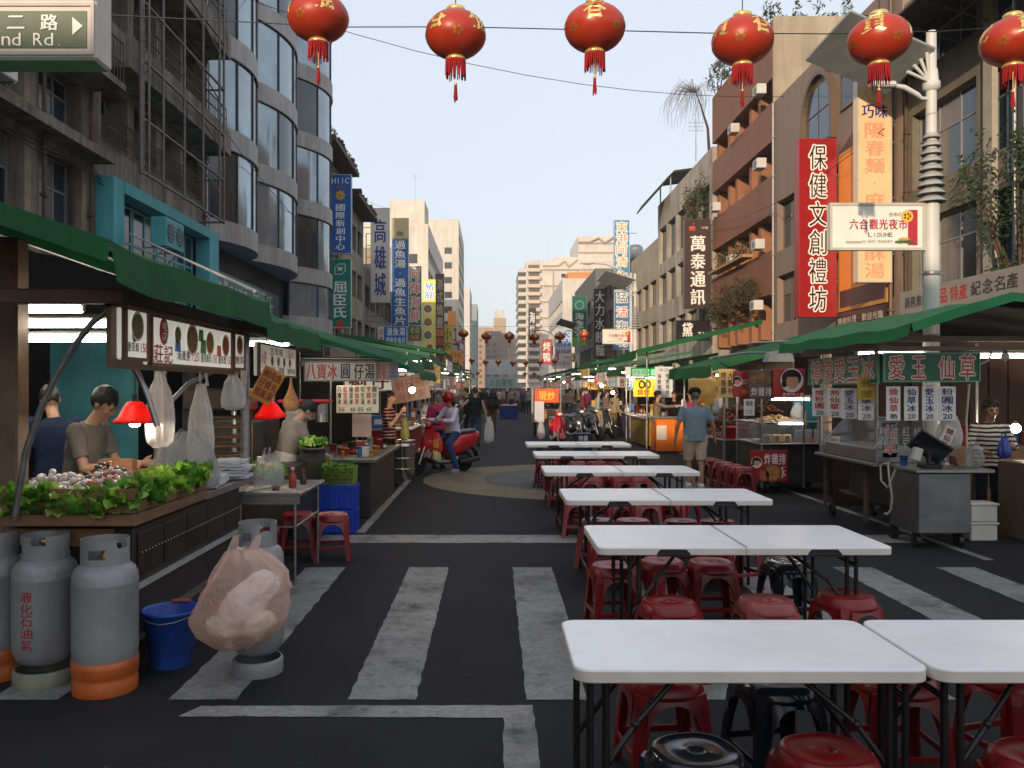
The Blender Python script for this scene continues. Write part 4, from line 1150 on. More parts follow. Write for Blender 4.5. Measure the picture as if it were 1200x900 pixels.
for x, y in ((-2.8, 5.1), (-2.25, 5.1), (-2.8, 6.9), (-2.25, 6.9)):
    part(st1, 'wheel', BLACK, lambda m: m.cyl((x - .03, y, .11), (x + .03, y, .11), .11, n=14))
part(st1, 'back_tarp', mat('teal_tarp', (.04, .17, .2), .7, var=.3, scale=1.2, streak=.4), lambda m: m.sheet([[(-4.98 + i * .14, 9.4 + .03 * math.sin(i * 2.1), z) for i in range(8)] for z in (.1, 1.0, 1.8, 2.35)]))
part(st1, 'back_tarp', mat('black_tarp', (.007, .0065, .007), .95, var=.3, spec=.08), lambda m: m.sheet([[(-5.35, 4.2 + i * .4, z + .02 * math.sin(i * 1.7)) for i in range(24)] for z in (0, 1.2, 2.4, 3.3)]))
part(st1, 'work_table', CARTD, lambda m: m.cbox(-4.5, -3.75, 6.4, 9.2, .0, .82, .01))
# produce tray
tr = thing('produce_tray', 'wooden tray rimmed with green lettuce leaves and full of shellfish', 'tray', (-2.49, 5.5, .88))
for k in range(3):
    z = k * .075
    for nm, a in (('plank', (-.38, .40, -.62, -.595, z + .003, z + .072)), ('plank', (-.38, .40, .595, .62, z + .003, z + .072)), ('plank', (.378, .40, -.594, .594, z + .003, z + .072)), ('plank', (-.38, -.358, -.594, .594, z + .003, z + .072))):
        m = MB(); m.cbox(*a, .004); m.build(nm, WOOD, tr)
m = MB(); m.box(-.357, .377, -.594, .594, .1, .17); m.build('bed', mat('crushed_ice', (.55, .58, .6), .3, var=.25, scale=30, bump=.6, bscale=60), tr)
m = MB(); m.box(-.35, -.1, .5, .58, .12, .30); m.build('plank', WOOD, tr)
def rim(i):
    t = RND.random()
    k = RND.random()
    if k < .55: return (.36 + RND.uniform(-.08, .08), -.6 + 1.2 * t, .20 + RND.uniform(-.08, .05))
    if k < .93: return (-.36 + .74 * t, -.59 + RND.uniform(-.05, .05), .17 + RND.uniform(-.09, .03))
    return (RND.uniform(.1, .33), -.55 + 1.1 * t, .2 + RND.uniform(-.04, .04))
leaves(tr, 296, rim, .062)
SEA = [mat('shell_dark', (.03, .03, .03), .25, var=.4, scale=30), mat('shell_brown', (.14, .08, .05), .35, var=.5, scale=30), mat('prawn', (.5, .14, .08), .4, var=.4, scale=30), mat('squid', (.55, .5, .47), .35, var=.2)]
for k, (x, y, mset, n, r) in enumerate(((-.1, .1, [SEA[0], SEA[1]], 160, .016), (.08, -.25, [SEA[2], SEA[3]], 130, .015), (-.22, -.3, [SEA[3]], 60, .02))):
    heap('shellfish_heap', ['dark clams heaped on the lettuce lined tray', 'pink prawns heaped on the lettuce lined tray', 'white squid heaped on the lettuce lined tray'][k], 'seafood', (-2.49 + x, 5.5 + y, 1.06), (.22, .3, .15), int(n * 1.6), r * 1.2, mset)
# menu boards on the street side; faces emit, standing in for tube light
def pic_menu(o, w, h):
    menu_picture(o, w, h, [('dish', .27, .68, .055, 2), ('box', .27, .45, .05, '#3a80c0'), ('dish', .44, .62, .11, 0), ('box', .55, .75, .05, '#2c8a50'), ('box', .58, .5, .06, '#4c9a58'), ('dish', .67, .60, .085, 1), ('box', .80, .45, .05, '#d86a38'), ('dish', .90, .6, .085, 3)])
    blob(o, circ(-w * .38, h * .7, .07, .085), '#b8242a')
    m = MB(); letters(m, '老店', -w * .38 - .045, -w * .38 + .045, h * .5, h * .9, -.012, True, 1); m.build('lettering', plain('#f2e6d8', .4), o)
board('menu_board', 'long white menu board with dishes and red characters over the seafood counter', (-2.03, 5.72, 1.83), 1.52, .30, PI / 2, '#f0ece2', .05,
      (('莊記', .015, .05, .22, .42, 'h', '#b02028'), ('海產粥', .26, .14, .42, .36, 'h', '#33302c'), ('120', .43, .14, .53, .36, 'h', '#c02828'), ('鹽蒸蝦肉', .55, .14, .69, .34, 'h', '#33302c'), ('150', .70, .14, .77, .34, 'h', '#c02828'), ('鹽蒸蟹', .79, .14, .91, .34, 'h', '#33302c'), ('150', .92, .14, .985, .34, 'h', '#c02828')),
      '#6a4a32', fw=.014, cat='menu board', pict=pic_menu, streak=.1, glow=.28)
board('menu_board', 'small square menu board with one plate priced 150 beside the long menu', (-2.025, 4.75, 1.85), .30, .29, PI / 2, '#f0ece2', .05, (('鹽蒸蝦', .04, .16, .58, .34, 'h', '#33302c'), ('150', .6, .16, .97, .34, 'h', '#c02828')),
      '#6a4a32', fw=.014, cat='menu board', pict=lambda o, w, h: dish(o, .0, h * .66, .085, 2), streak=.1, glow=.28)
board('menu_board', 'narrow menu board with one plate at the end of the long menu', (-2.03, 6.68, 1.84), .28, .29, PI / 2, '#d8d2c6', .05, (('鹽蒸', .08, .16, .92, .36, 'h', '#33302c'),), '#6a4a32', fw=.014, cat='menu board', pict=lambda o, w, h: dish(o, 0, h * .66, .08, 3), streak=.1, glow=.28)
part(st1, 'sign_backing', mat('brown_post', (.17, .11, .07)), lambda m: (m.box(-2.11, -2.085, 4.56, 6.9, 1.8, 2.15), m.box(-2.12, -2.0, 4.56, 6.9, 2.135, 2.15)))
tube_light('lit tube behind the long menu board', (-3.1, 5.35, 2.1), (-2.3, 5.35, 2.1), .02); tube_light('lit tube under the noodle stall roof', (-2.9, 8.7, 2.15), (-2.1, 8.7, 2.15), .018); tube_light('lit tube behind the eight treasure ice sign', (-2.5, 11.0, 2.0), (-1.7, 11.0, 2.0), .018); tube_light('lit tube deep in the ice stall', (-2.5, 13.2, 1.95), (-1.7, 13.2, 1.95), .018)
for y, z in ((6.3, 2.29), (7.0, 2.23), (7.7, 2.15)): tube_light('lit fluorescent tube hung over the seafood stall workers', (-4.5, y, z), (-3.1, y, z), .032)
red_lamp('red shaded lamp glowing over the lettuce tray', (px(158, 5.75), 5.75, pz(496, 5.75)), .142, .15, cord=.62)
red_lamp('red shaded lamp tilted over the second counter', (px(317, 8.0), 8.0, pz(488, 8.0)), .15, .14, .18, cord=.7)
# clear and white bags hung behind the steel post, towels, racks
for i, (x, y, z, w, h, mt, lab) in enumerate(((-2.35, 5.9, 1.28, .26, .52, BAGW, 'white carrier bag hung high behind the steel post'), (-2.2, 6.3, 1.1, .24, .62, BAGW, 'long white carrier bag hung beside the wooden rack'),
                                   (-2.26, 6.15, .94, .5, .44, BAGC, 'big clear bag of goods standing on the counter'), (-1.98, 7.35, .81, .38, .3, BAGC, 'crumpled clear bag on the steel table'), (-2.1, 6.75, 1.52, .2, .3, BAGW, 'small white bag tied to the second steel post'))):
    plastic_bag('plastic_bag', lab, (x, y, z), w, w * .7, h, mt, RND.uniform(0, 3), i * 2.3, .3)
TOWEL = mat('white_towel', (.6, .6, .64), .9, var=.12, scale=14, bump=.4, bscale=60)
for k, (x, y, z, n, lab) in enumerate(((-2.22, 6.45, .935, 3, 'flat folded white cloths on the cart end'), (-2.2, 7.05, .935, 6, 'tall stack of folded white cloths on the cart'))):
    o = thing('cloth_stack', lab, 'cloth stack', (x, y, z), .1)
    for i in range(n):
        m = MB(); dx, dy = RND.uniform(-.02, .02), RND.uniform(-.03, .03)
        m.sheet([[(dx - .13 + .26 * a / 5, dy - .17 + .34 * b / 6, (i + 1) * .026 + .008 * noise.noise((a * .7, b * .7, i * 3.0))) for b in range(7)] for a in range(6)], thick=.022)
        m.build('cloth', TOWEL, o)
rk = thing('wooden_rack', 'small wooden tray rack lit from behind on the seafood cart', 'rack', (px(262, 7.6), 7.6, .93))
for i in range(6): m = MB(); m.cbox(-.2, .2, -.15, .15, .06 + i * .085, .085 + i * .085, .004); m.build('shelf', WOOD, rk)
for x in (-.21, .2):
    for y in (-.15, .13): m = MB(); m.box(x, x + .02, y, y + .02, 0, .55); m.build('post', WOOD, rk)
m = MB(); m.cbox(-.3, .26, -.2, .2, .56, .76, .02); m.build('steel_bin', mat('smoked_steel', (.1, .085, .075), .4, .7), rk)
m = MB(); m.cbox(-2.9, -2.25, 4.962, 4.977, .75, .855, .004); tag(m.build('loose_plank', WOOD), 'loose raw plank propped behind the gas cylinders', 'plank')

# ---------------------------------------------------------------- second stall: cabbage and noodles
st2 = thing('noodle_stall', 'small noodle stall with steel table between seafood and ice stalls', 'stall', (-2.1, 8.1, 0))
part(st2, 'table_top', STEEL, lambda m: (m.cbox(-2.5, -1.64, 7.12, 8.15, .77, .80, .006), m.box(-2.5, -1.65, 7.125, 7.14, .70, .769)))
for x, y in ((-2.45, 7.17), (-1.70, 7.17), (-1.70, 8.1), (-2.45, 8.1)): part(st2, 'leg', STEEL, lambda m: m.cyl((x, y, 0), (x, y, .77), .014, n=7))
part(st2, 'rail', STEEL, lambda m: (m.cyl((-2.45, 7.17, .5), (-1.7, 7.17, .5), .011, n=6), m.cyl((-1.7, 7.17, .5), (-1.7, 8.1, .5), .011, n=6)))
part(st2, 'cabinet', CARTD, lambda m: m.cbox(-2.75, -2.0, 8.5, 9.9, 0, .9, .01))
part(st2, 'oven', BLACK, lambda m: m.cbox(-3.0, -2.45, 8.9, 9.6, .9, 1.35, .015))
part(st2, 'back_wall', mat('black_tarp', (.012, .011, .012)), lambda m: m.sheet([[(-3.6 + i * .2, 10.15, z) for i in range(7)] for z in (0, 1, 2.3)]))
posts(st2, [(-2.62, 8.45), (-2.62, 9.95)], 2.25, .028)
board('menu_board', 'red and white menu board with small dish pictures over the noodle stall', (-2.03, 7.93, 1.80), 1.35, .29, PI / 2, '#d2cabb', .05,
      (('小吃', .03, .25, .17, .8, 'h', '#c03028'), ('古早味', .24, .65, .6, .92, 'h', '#b83028'), ('150元', .66, .65, .95, .9, 'h', '#b83028'), ('乾麵·湯麵·滷肉飯', .22, .1, .96, .3, 'h', '#3c3a36')), '#5a4a3c', fw=.014, cat='menu board',
      pict=lambda o, w, h: [dish(o, -w * .2 + i * .22, h * .48, .05, i) for i in range(4)], streak=.12, glow=.22)  # board face emits a little in place of stall lamp light
bw = thing('vegetable_pot', 'steel pot heaped with shredded pale cabbage', 'pot', (px(367, 9.0), 9.0, .9))
m = MB(); m.lathe([(.10, 0), (.12, .02), (.135, .14), (.15, .145), (.14, .15), (.12, .05), (0, .04)], 20); m.build('pot', STEEL, bw)
leaves(bw, 46, lambda i: (RND.uniform(-.11, .11), RND.uniform(-.11, .11), .17 + RND.uniform(0, .06)), .05)
gs = thing('greens_pile', 'pile of leafy greens with yellow peppers on the noodle counter', 'vegetables', (-2.15, 7.95, .81))
leaves(gs, 50, lambda i: (RND.uniform(-.2, .16), RND.uniform(-.16, .16), .03 + RND.uniform(0, .1)), .06)
m = MB(); [m.sph((RND.uniform(-.08, .1), RND.uniform(-.1, .1), .14), (.05, .035, .03), 8, 6) for i in range(4)]; m.build('peppers', plain('#d8b030', .4), gs)
nb = thing('net_bag', 'orange net bag of onions hung under the stall sign', 'net bag', (px(341, 8.7), 8.7, 1.45))
m = MB(); m.lathe([(0, 0), (.06, .01), (.085, .06), (.08, .12), (.04, .2), (.015, .28), (.006, .4)], 12); m.build('net', mat('orange_net', (.5, .24, .1), .6, var=.5, scale=60), nb)
board('price_card', 'orange price card tilted with dark grid hung on the post', (px(303, 7.1), 7.1, pz(470, 7.1)), .19, .30, .35, '#e08a18', .01, (('蚵仔煎', .1, .1, .36, .95, 'v', '#7a2014'), ('肉燥飯', .4, .1, .64, .95, 'v', '#7a2014'), ('魚丸湯', .68, .1, .94, .95, 'v', '#7a2014')), cat='price card', tilt=.5)
wf = thing('white_jug', 'white jug and cup set standing by the greens', 'jug', (px(305, 8.2), 8.2, .81)); m = MB(); m.lathe([(.05, 0), (.06, .02), (.06, .12), (.04, .16), (.03, .2), (.035, .21)], 14); m.build('jug', WHITE, wf); m = MB(); m.tube([(.055, 0, .15), (.1, 0, .13), (.1, 0, .06), (.06, 0, .04)], .008); m.build('handle', WHITE, wf)
sm = thing('meat_smoker', 'small red topped cooker on steel stand', 'cooker', (px(357, 9.7), 9.7, .9))
m = MB(); m.cyl((0, 0, 0), (0, 0, .42), .03, n=8); m.build('stand', STEEL, sm); m = MB(); m.cbox(-.2, .1, -.12, .12, .42, .62, .01); m.cyl((.2, 0, .4), (.2, 0, .62), .07, n=14); m.build('body', STEEL, sm); m = MB(); m.cbox(-.28, .3, -.15, .15, .622, .66, .01); m.build('lid', plain('#b82020', .4), sm)
for i, (x, y, z, r, h, c, l, lab) in enumerate(((-1.8, 7.5, .8, .035, .16, '#a04028', '#e0d0b0', 'brown sauce bottle on the steel table'), (-1.76, 7.75, .8, .03, .12, '#303030', '#c03030', 'small black sauce bottle on the steel table'), (-1.9, 7.3, .8, .035, .06, '#7a4028', None, 'low brown sauce pot on the steel table'))):
    bottle_like('sauce_bottle', lab, 'bottle', (x, y, z), r, h, c, l)

# ---------------------------------------------------------------- third stall: eight treasure ice
st3 = thing('ice_stall', 'eight treasure ice stall with pale green tarpaulin roof and long goods table', 'stall', (-2.0, 12, 0))
awning(st3, -1.05, -3.9, 10.1, 12.6, 2.06, 2.95, .14, GREEN2)
awning(st3, -1.15, -3.9, 12.8, 16.5, 1.98, 2.9, .14, GREEN)
posts(st3, [(-2.66, 10.45), (-2.66, 13.65), (-2.66, 16.3)], 2.1, .024)
part(st3, 'table_top', mat('goods_table', (.16, .15, .145), .4, .5, var=.3, scale=4), lambda m: m.cbox(-2.6, -1.52, 10.8, 13.6, .72, .77, .008))
part(st3, 'table_skirt', CARTD, lambda m: m.cbox(-2.55, -1.6, 10.9, 13.5, .0, .719, .01))
part(st3, 'beam', STEEL, lambda m: m.cyl((-2.4, 10.44, 2.06), (-1.2, 10.44, 2.06), .02, n=6))
board('stall_sign', 'white band sign reading eight treasure ice in red and black', (px(399, 10.4), 10.4, 1.78), .90, .24, 0, '#c9c2b2', .05,
      (('八寶冰', .02, .1, .46, .9, 'h', '#b82c24'), ('圓', .50, .12, .64, .88, 'h', '#203050'), ('仔湯', .68, .1, .98, .9, 'h', '#26282c')), '#8a8274', fw=.012)
board('stall_sign', 'small picture sign with red and blue columns at the ice stall corner', (px(454, 10.4) + .0, 10.42, 1.79), .27, .23, 0, '#b8a89a', .05, (('紅豆綠豆', .05, .1, .45, .9, 'v', '#b83c34'), ('花生芋圓', .55, .1, .95, .9, 'v', '#4070a8')))
board('price_board', 'white price board with columns of red and black characters and prices', (px(419, 11.2), 11.2, pz(484, 11.2)), .57, .37, 0, '#ded2b8', .02,
      tuple(((s, .03 + i * .137, .3, .03 + i * .137 + .09, .97, 'v', c) for i, (s, c) in enumerate((('八寶冰', '#303030'), ('紅豆湯', '#c03028'), ('綠豆冰', '#303030'), ('燒仙草', '#c03028'), ('花生湯', '#2a7a48'), ('芋圓冰', '#c03028'), ('圓仔湯', '#303030'))))) + (('55', .05, .06, .2, .2, 'h', '#c03028'), ('40', .32, .06, .45, .2, 'h', '#303030'), ('55', .5, .06, .64, .2, 'h', '#303030'), ('45', .7, .06, .84, .2, 'h', '#303030')), cat='price board', glow=.15)  # slight emission added to brighten the price board
board('paper_notice', 'blank pink paper notice below the price board', (px(424, 11.25), 11.25, pz(512, 11.25)), .26, .31, 0, '#d8b4a0', .006, cat='notice')
board('tarp_banner', 'tilted pink tarpaulin banner with faded characters over the next stall', (px(484, 14.9), 14.9, pz(470, 14.9)), .66, .46, 0, '#c49a90', .02, (('蚵仔煎', .08, .5, .9, .9, 'h', '#b06058'), ('海鮮粥', .08, .08, .9, .42, 'h', '#a87068')), tilt=-.18, cat='banner')
bulb('glowing bulb over the yellow bottles by the scooter', (px(483, 13.6), 13.6, 1.66), .05)
cr = thing('blue_crate', 'tall blue plastic crate stack beside the lane line', 'crate', (-1.80, 9.82, 0))
for k in range(2):
    m = MB(); z0 = k * .285
    m.cbox(-.2, .2, -.15, .15, z0, z0 + .28, .012)
    for i in range(7): m.box(-.205 + i * .06, -.185 + i * .06, -.158, -.15, z0 + .02, z0 + .27); m.box(.2, .207, -.15 + i * .045, -.135 + i * .045, z0 + .02, z0 + .27)
    m.box(-.21, .21, -.16, .16, z0 + .25, z0 + .285)
    m.build('crate', mat('blue_crate_plastic', (.005, .05, .42), .45, var=.15, scale=4), cr)
gb = thing('greens_basket', 'green mesh basket of leafy greens on the blue crates', 'basket', (-1.82, 9.82, .572))
m = MB()
for i in range(13):
    x = -.19 + .38 * i / 12; m.cyl((x, -.15, 0), (x * 1.06, -.17, .2), .006, n=4); m.cyl((x, .15, 0), (x * 1.06, .17, .2), .006, n=4)
    y = -.15 + .3 * i / 12; m.cyl((-.19, y, 0), (-.2, y * 1.1, .2), .006, n=4); m.cyl((.19, y, 0), (.2, y * 1.1, .2), .006, n=4)
for z in (0, .04, .08, .12, .16, .2):
    k = 1 + .06 * z / .2; m.tube([(-.19 * k, -.155 * k, z), (.19 * k, -.155 * k, z), (.19 * k, .155 * k, z), (-.19 * k, .155 * k, z)], .006, 4, closed=True)
m.build('basket', mat('yellow_green_mesh', (.2, .26, .03), .5), gb)
leaves(gb, 60, lambda i: (RND.uniform(-.16, .16), RND.uniform(-.12, .12), .06 + RND.uniform(0, .16)), .055)
# goods lying on the ice stall table
GOODS = ['#b03028', '#d8d0c4', '#3a6ea8', '#c8a040', '#e8e4dc', '#7a3a2c', '#c05848', '#4a4644', '#cfc8ba', '#8a2420']
def goods_box(x0, x1, y0, y1, z, n, base, names=('goods_box', 'package', 'tub'), group=None, hmax=.16, smin=.05, smax=.12):
    for i in range(n):
        x, y = RND.uniform(x0, x1), RND.uniform(y0, y1)
        w, d, h = RND.uniform(smin, smax), RND.uniform(smin, smax), RND.uniform(.04, hmax)
        c = RND.choice(GOODS)
        k = RND.randrange(3)
        cname = {'#b03028': 'red', '#d8d0c4': 'off-white', '#3a6ea8': 'blue', '#c8a040': 'mustard yellow', '#e8e4dc': 'white', '#7a3a2c': 'brown', '#c05848': 'coral', '#4a4644': 'charcoal', '#cfc8ba': 'grey', '#8a2420': 'dark red'}[c]
        o = thing(names[k], '%s %s of goods on %s' % (cname, ('carton', 'soft packet', 'round tub')[k], base), ('box', 'packet', 'tub')[k], (x, y, z), RND.uniform(0, 3), 'goods on ' + base)
        m = MB()
        if k == 0:
            m.cbox(-w / 2, w / 2, -d / 2, d / 2, 0, h, .005); m.build('carton', plain(c, .5), o)
            m = MB(); m.box(-w * .35, w * .35, -d / 2 - .003, -d / 2 - .001, h * .3, h * .7); m.build('label_print', plain('#f0e8d8', .5), o)
        elif k == 1:
            m.lathe([(w * .4, 0), (w * .55, h * .2), (w * .5, h * .55), (w * .15, h * .9), (w * .3, h)], 9, shp=3.0); m.build('packet', plain(c, .35, var=.3), o)
        else:
            m.lathe([(w * .42, 0), (w * .5, h), (w * .53, h), (w * .53, h + .012), (0, h + .016)], 14); m.build('tub', plain(c, .4), o)
goods_box(-2.4, -1.62, 10.95, 13.4, .77, 34, 'the ice stall table')
# steel drum and yellow bottles in front of the tarpaulin banner
dr = thing('steel_drum', 'shiny steel soup drum beside the red scooter', 'drum', (-1.70, 15.5, 0))
m = MB(); m.lathe([(.24, 0), (.25, .02), (.25, .60), (.262, .61), (.262, .65), (.25, .66), (.25, .70), (.27, .715), (.27, .735), (.0, .745)], 26); m.build('drum', mat('bright_steel', (.6, .55, .48), .18, .95, var=.15), dr)
m = MB(); [m.lathe([(.253, z), (.258, z + .01), (.253, z + .02)], 26) for z in (.2, .4)]; m.build('band', mat('bright_steel', (.6, .55, .48)), dr)
yb = thing('yellow_bottles', 'twisted yellow paper lantern bottle on the steel drum', 'bottle', (-1.64, 15.5, .745)); m = MB(); m.lathe([(.06, 0), (.09, .05), (.08, .15), (.05, .2), (.065, .27), (.04, .35), (.03, .4)], 12); m.build('bottle', mat('yellow_glow_plastic', (.72, .6, .14), .4, var=.3, scale=12), yb)
# ---------------------------------------------------------------- lemon jelly stall on the other side
sa = thing('jelly_stall', 'lemon jelly stall with hipped green tarpaulin roof and steel counter on wheels', 'stall', (5.0, 10, 0))
def hip(y0, y1):
    n = 10; g = []
    for X, Z in ((3.95, 2.31), (4.4, 2.46), (4.9, 2.60), (5.6, 2.52), (6.6, 2.34)):
        g.append([(X, y0 + (y1 - y0) * i / n, Z - .035 * math.sin(PI * ((i / n * 3) % 1)) + .02 * noise.noise((i, X, 2))) for i in range(n + 1)])
    m = MB(); m.sheet(g); m.sheet([[(p[0], p[1], p[2] - .015) for p in r] for r in g], mat=1)
    m.sheet([g[0], [(p[0] - .03, p[1], p[2] - .13 + .02 * noise.noise((p[1] * 3, 1, 1))) for p in g[0]]])
    e = [r[0] for r in g]; m.sheet([e, [(p[0], p[1] - .04, p[2] - .09) for p in e]])
    m.build('awning', [mat('bright_green_tarpaulin', (.022, .19, .06), .65, var=.25, scale=1.6, streak=.4, grime=(.02, .08, .03)), UNDER], sa, True)
hip(7.9, 11.5)
part(sa, 'beam', mat('beige_beam', (.36, .29, .22), .6, var=.2), lambda m: (m.cbox(4.15, 7.0, 8.95, 9.03, 2.19, 2.25, .005), m.cbox(4.15, 7.0, 8.97, 9.05, 2.095, 2.14, .005), m.cbox(4.16, 4.24, 9.06, 11.3, 2.12, 2.22, .005)))
posts(sa, [(6.7, 9.9), (6.5, 11.25)], 2.3, .028)
for x, y in ((4.36, 9.52), (4.36, 11.14)): part(sa, 'post', STEEL, lambda m: m.cyl((x, y, .84), (x, y, 2.2), .022, n=8))
part(sa, 'counter_box', mat('brushed_cart_steel', (.24, .24, .245), .35, .85, var=.25, scale=2), lambda m: m.cbox(4.46, 5.02, 8.78, 9.42, .16, .80, .012))
part(sa, 'counter_top', STEEL, lambda m: (m.cbox(4.42, 5.25, 8.74, 9.46, .802, .84, .006), m.cbox(4.30, 5.2, 9.47, 11.2, .80, .84, .006)))
part(sa, 'under_shelf', CARTD, lambda m: (m.cbox(4.6, 5.15, 9.45, 11.15, .30, .34, .006), m.cbox(4.85, 5.15, 9.45, 11.15, .345, .79, .006)))
part(sa, 'front_panel', CARTD, lambda m: m.cbox(4.47, 4.5, 9.44, 10.5, .38, .79, .004))
for x, y in ((4.4, 9.9), (4.4, 11.1), (5.1, 11.1)): part(sa, 'leg', RUST, lambda m: m.box(x, x + .04, y, y + .04, .1, .8))
for x, y in ((4.5, 8.9), (4.95, 8.9), (4.5, 9.4), (4.5, 11.1), (5.05, 11.1)): part(sa, 'wheel', BLACK, lambda m: (m.cyl((x - .025, y, .075), (x + .025, y, .075), .075, n=12), m.box(x - .035, x + .035, y - .02, y + .02, .075, .16)))
part(sa, 'side_counter', mat('beige_counter', (.17, .12, .085), .6, var=.3), lambda m: m.cbox(5.85, 8.2, 9.0, 9.7, .0, .86, .01))
part(sa, 'back_wall', mat('wood_partition', (.035, .018, .011), .7, var=.3, scale=3, stretch=(4, 1, .3)), lambda m: m.box(4.9, 9.0, 12.05, 12.1, 0, 2.5))
for i in range(10): part(sa, 'plank', mat('wood_partition2', (.042, .021, .013), .7, var=.3, scale=3), lambda m: m.cbox(6.0 + i * .28, 6.26 + i * .28, 12.0, 12.045, .02, 2.3, .006))
RED_, WHT_ = '#d23a2c', '#f4ece0'
tube_light('lit tube under the jelly stall roof near the till', (5.3, 9.4, 2.05), (6.3, 9.4, 2.05), .018); tube_light('lit tube over the jelly topping case', (4.6, 10.6, 2.12), (5.6, 10.6, 2.12), .018); tube_light('lit tube under the skewer counter roof', (4.5, 17.0, 1.95), (5.4, 17.0, 1.95), .018)
board('stall_sign', 'green sign with red jelly grass characters facing the crossing', (4.72, 9.0, 1.76), 1.03, .31, 0, '#0f6c46', .05, (('愛', .04, .1, .22, .9, 'h', RED_, WHT_), ('玉', .28, .12, .44, .88, 'h', RED_, WHT_), ('◦', .47, .35, .55, .65, 'h', '#3aa0b0'), ('仙', .56, .12, .74, .88, 'h', RED_, WHT_), ('草', .78, .08, .96, .92, 'h', RED_, WHT_)), '#7fae92', fw=.012, streak=.05)
board('stall_sign', 'green sign with red lemon jelly ice characters along the street side', (4.19, 10.1, 1.74), 2.0, .33, -PI / 2, '#0f6c46', .05, (('檸檬愛玉冰', .03, .1, .97, .9, 'h', RED_, WHT_),), '#7fae92', fw=.012, streak=.05)
for x, s, c, lab in ((1047, '燒仙草', '#c23028', 'white card with red hot grass jelly characters'), (1068, '仙草冰', '#2a3478', 'white card for grass jelly ice priced 20'), (1089, '愛玉冰', '#2a3478', 'white card for jelly ice priced 20'), (1110, '粉圓冰', '#2a3478', 'white card for tapioca ice priced 20, widest of the row')):
    w = .155 if x < 1110 else .19
    board('price_card', lab, (px(x, 9.05), 9.05, 1.34), w, .37, 0, '#f8f6f2', .008, ((s, .2, .24, .8, .96, 'v', c), ('20' if x > 1050 else '熱', .22, .05, .8, .2, 'h', '#3a3a48')), cat='price card')
for y, s, c, lab in ((10.77, '燒粉圓', '#c23028', 'white card with red hot tapioca characters on the street side'), (10.29, '熱仙草', '#c23028', 'white card with red warm grass jelly characters on the street side'), (9.87, '愛玉冰', '#2a3478', 'white card for jelly ice 20 on the street side'), (9.42, '仙草冰', '#2a3478', 'white card for grass jelly 20 on the street side')):
    board('price_card', lab, (4.2, y, 1.33), .17, .36, -.35, '#f4f2ec', .008, ((s, .2, .26, .8, .96, 'v', c), ('20', .25, .05, .8, .2, 'h', '#3a3a48')), cat='price card')
board('price_card', 'small yellow note card under the street side green sign', (4.15, 9.3, 1.56), .2, .25, 0, '#c8a83c', .008, (('外帶', .2, .55, .8, .9, 'h', '#8a6a20'), ('自取', .2, .1, .8, .45, 'h', '#8a6a20')), cat='price card')
board('price_card', 'tilted white card with red characters behind the till screen', (px(1103, 9.15), 9.15, 1.02), .13, .27, 0, '#e6e0da', .008, (('燒仙草', .2, .08, .8, .95, 'v', '#8a2838'),), tilt=.45, cat='price card')
till = thing('till_screen', 'black till screen tilted back on a stand with white printer', 'till', (px(1090, 8.95), 8.95, .84))
m = MB(); m.M = Matrix.Translation((0, 0, .22)) @ Matrix.Rotation(.55, 4, 'Y') @ Matrix.Rotation(.5, 4, 'X'); m.cbox(-.2, .2, -.02, .02, -.12, .12, .008); m.build('screen', mat('till_black', (.012, .012, .014), .2, var=.1), till)
m = MB(); m.cbox(-.1, .1, -.08, .1, 0, .04, .01); m.cyl((0, .03, .03), (0, .03, .2), .03, n=8); m.build('stand', BLACK, till)
m = MB(); m.M = Matrix.Rotation(.3, 4, 'Y'); m.cbox(-.26, -.17, -.1, -.03, .02, .16, .008); m.build('printer', WHITE, till)
plastic_bag('plastic_bag', 'hanging bundle of white bags beside the till', (px(1112, 9.3), 9.3, 1.02), .34, .2, .36, BAGW, .3, 4.4, .45)
gc = thing('glass_case', 'glass sided topping case with white characters on the pane', 'display case', (4.62, 10.2, .84))
m = MB(); m.cbox(-.28, .3, -.7, .7, 0, .16, .01); m.build('tray_base', STEEL, gc)
CLEAR = mat('clear_glass', (.5, .55, .55), .05, var=0, alpha=.22, spec=.8)
m = MB(); m.add([(-.3, -.7, .16), (-.3, .7, .16), (.0, .7, .5), (.0, -.7, .5)], [(0, 1, 2, 3)]); m.add([(.0, -.71, .5), (.3, -.71, .5), (.3, -.71, .16), (-.3, -.71, .16)], [(0, 1, 2, 3)]); m.build('pane', CLEAR, gc)
m = MB(); m.cyl((-.3, -.71, .16), (0, -.71, .5), .012, n=5); m.cyl((0, -.71, .5), (0, .71, .5), .012, n=5); m.cyl((-.3, .71, .16), (0, .71, .5), .012, n=5); m.build('case_frame', STEEL, gc)
m = MB()
for i, s in enumerate(('粉圓', '珍珠', '紅豆', '綠豆')): letters(m, s, -.24 + i * .13, -.15 + i * .13, .2 - (.03 if i > 1 else 0), .42, -.716, True, 0)
m.build('lettering', plain('#c8ccd0', .5), gc)
board('window_lettering', 'red standing character board behind the glass case', (px(1043, 9.5), 9.5, .9), .17, .4, 0, '#40504a', .01, (('仙草', .1, .08, .9, .95, 'v', '#d23a2c', '#e8d8c8'),), cat='sign')
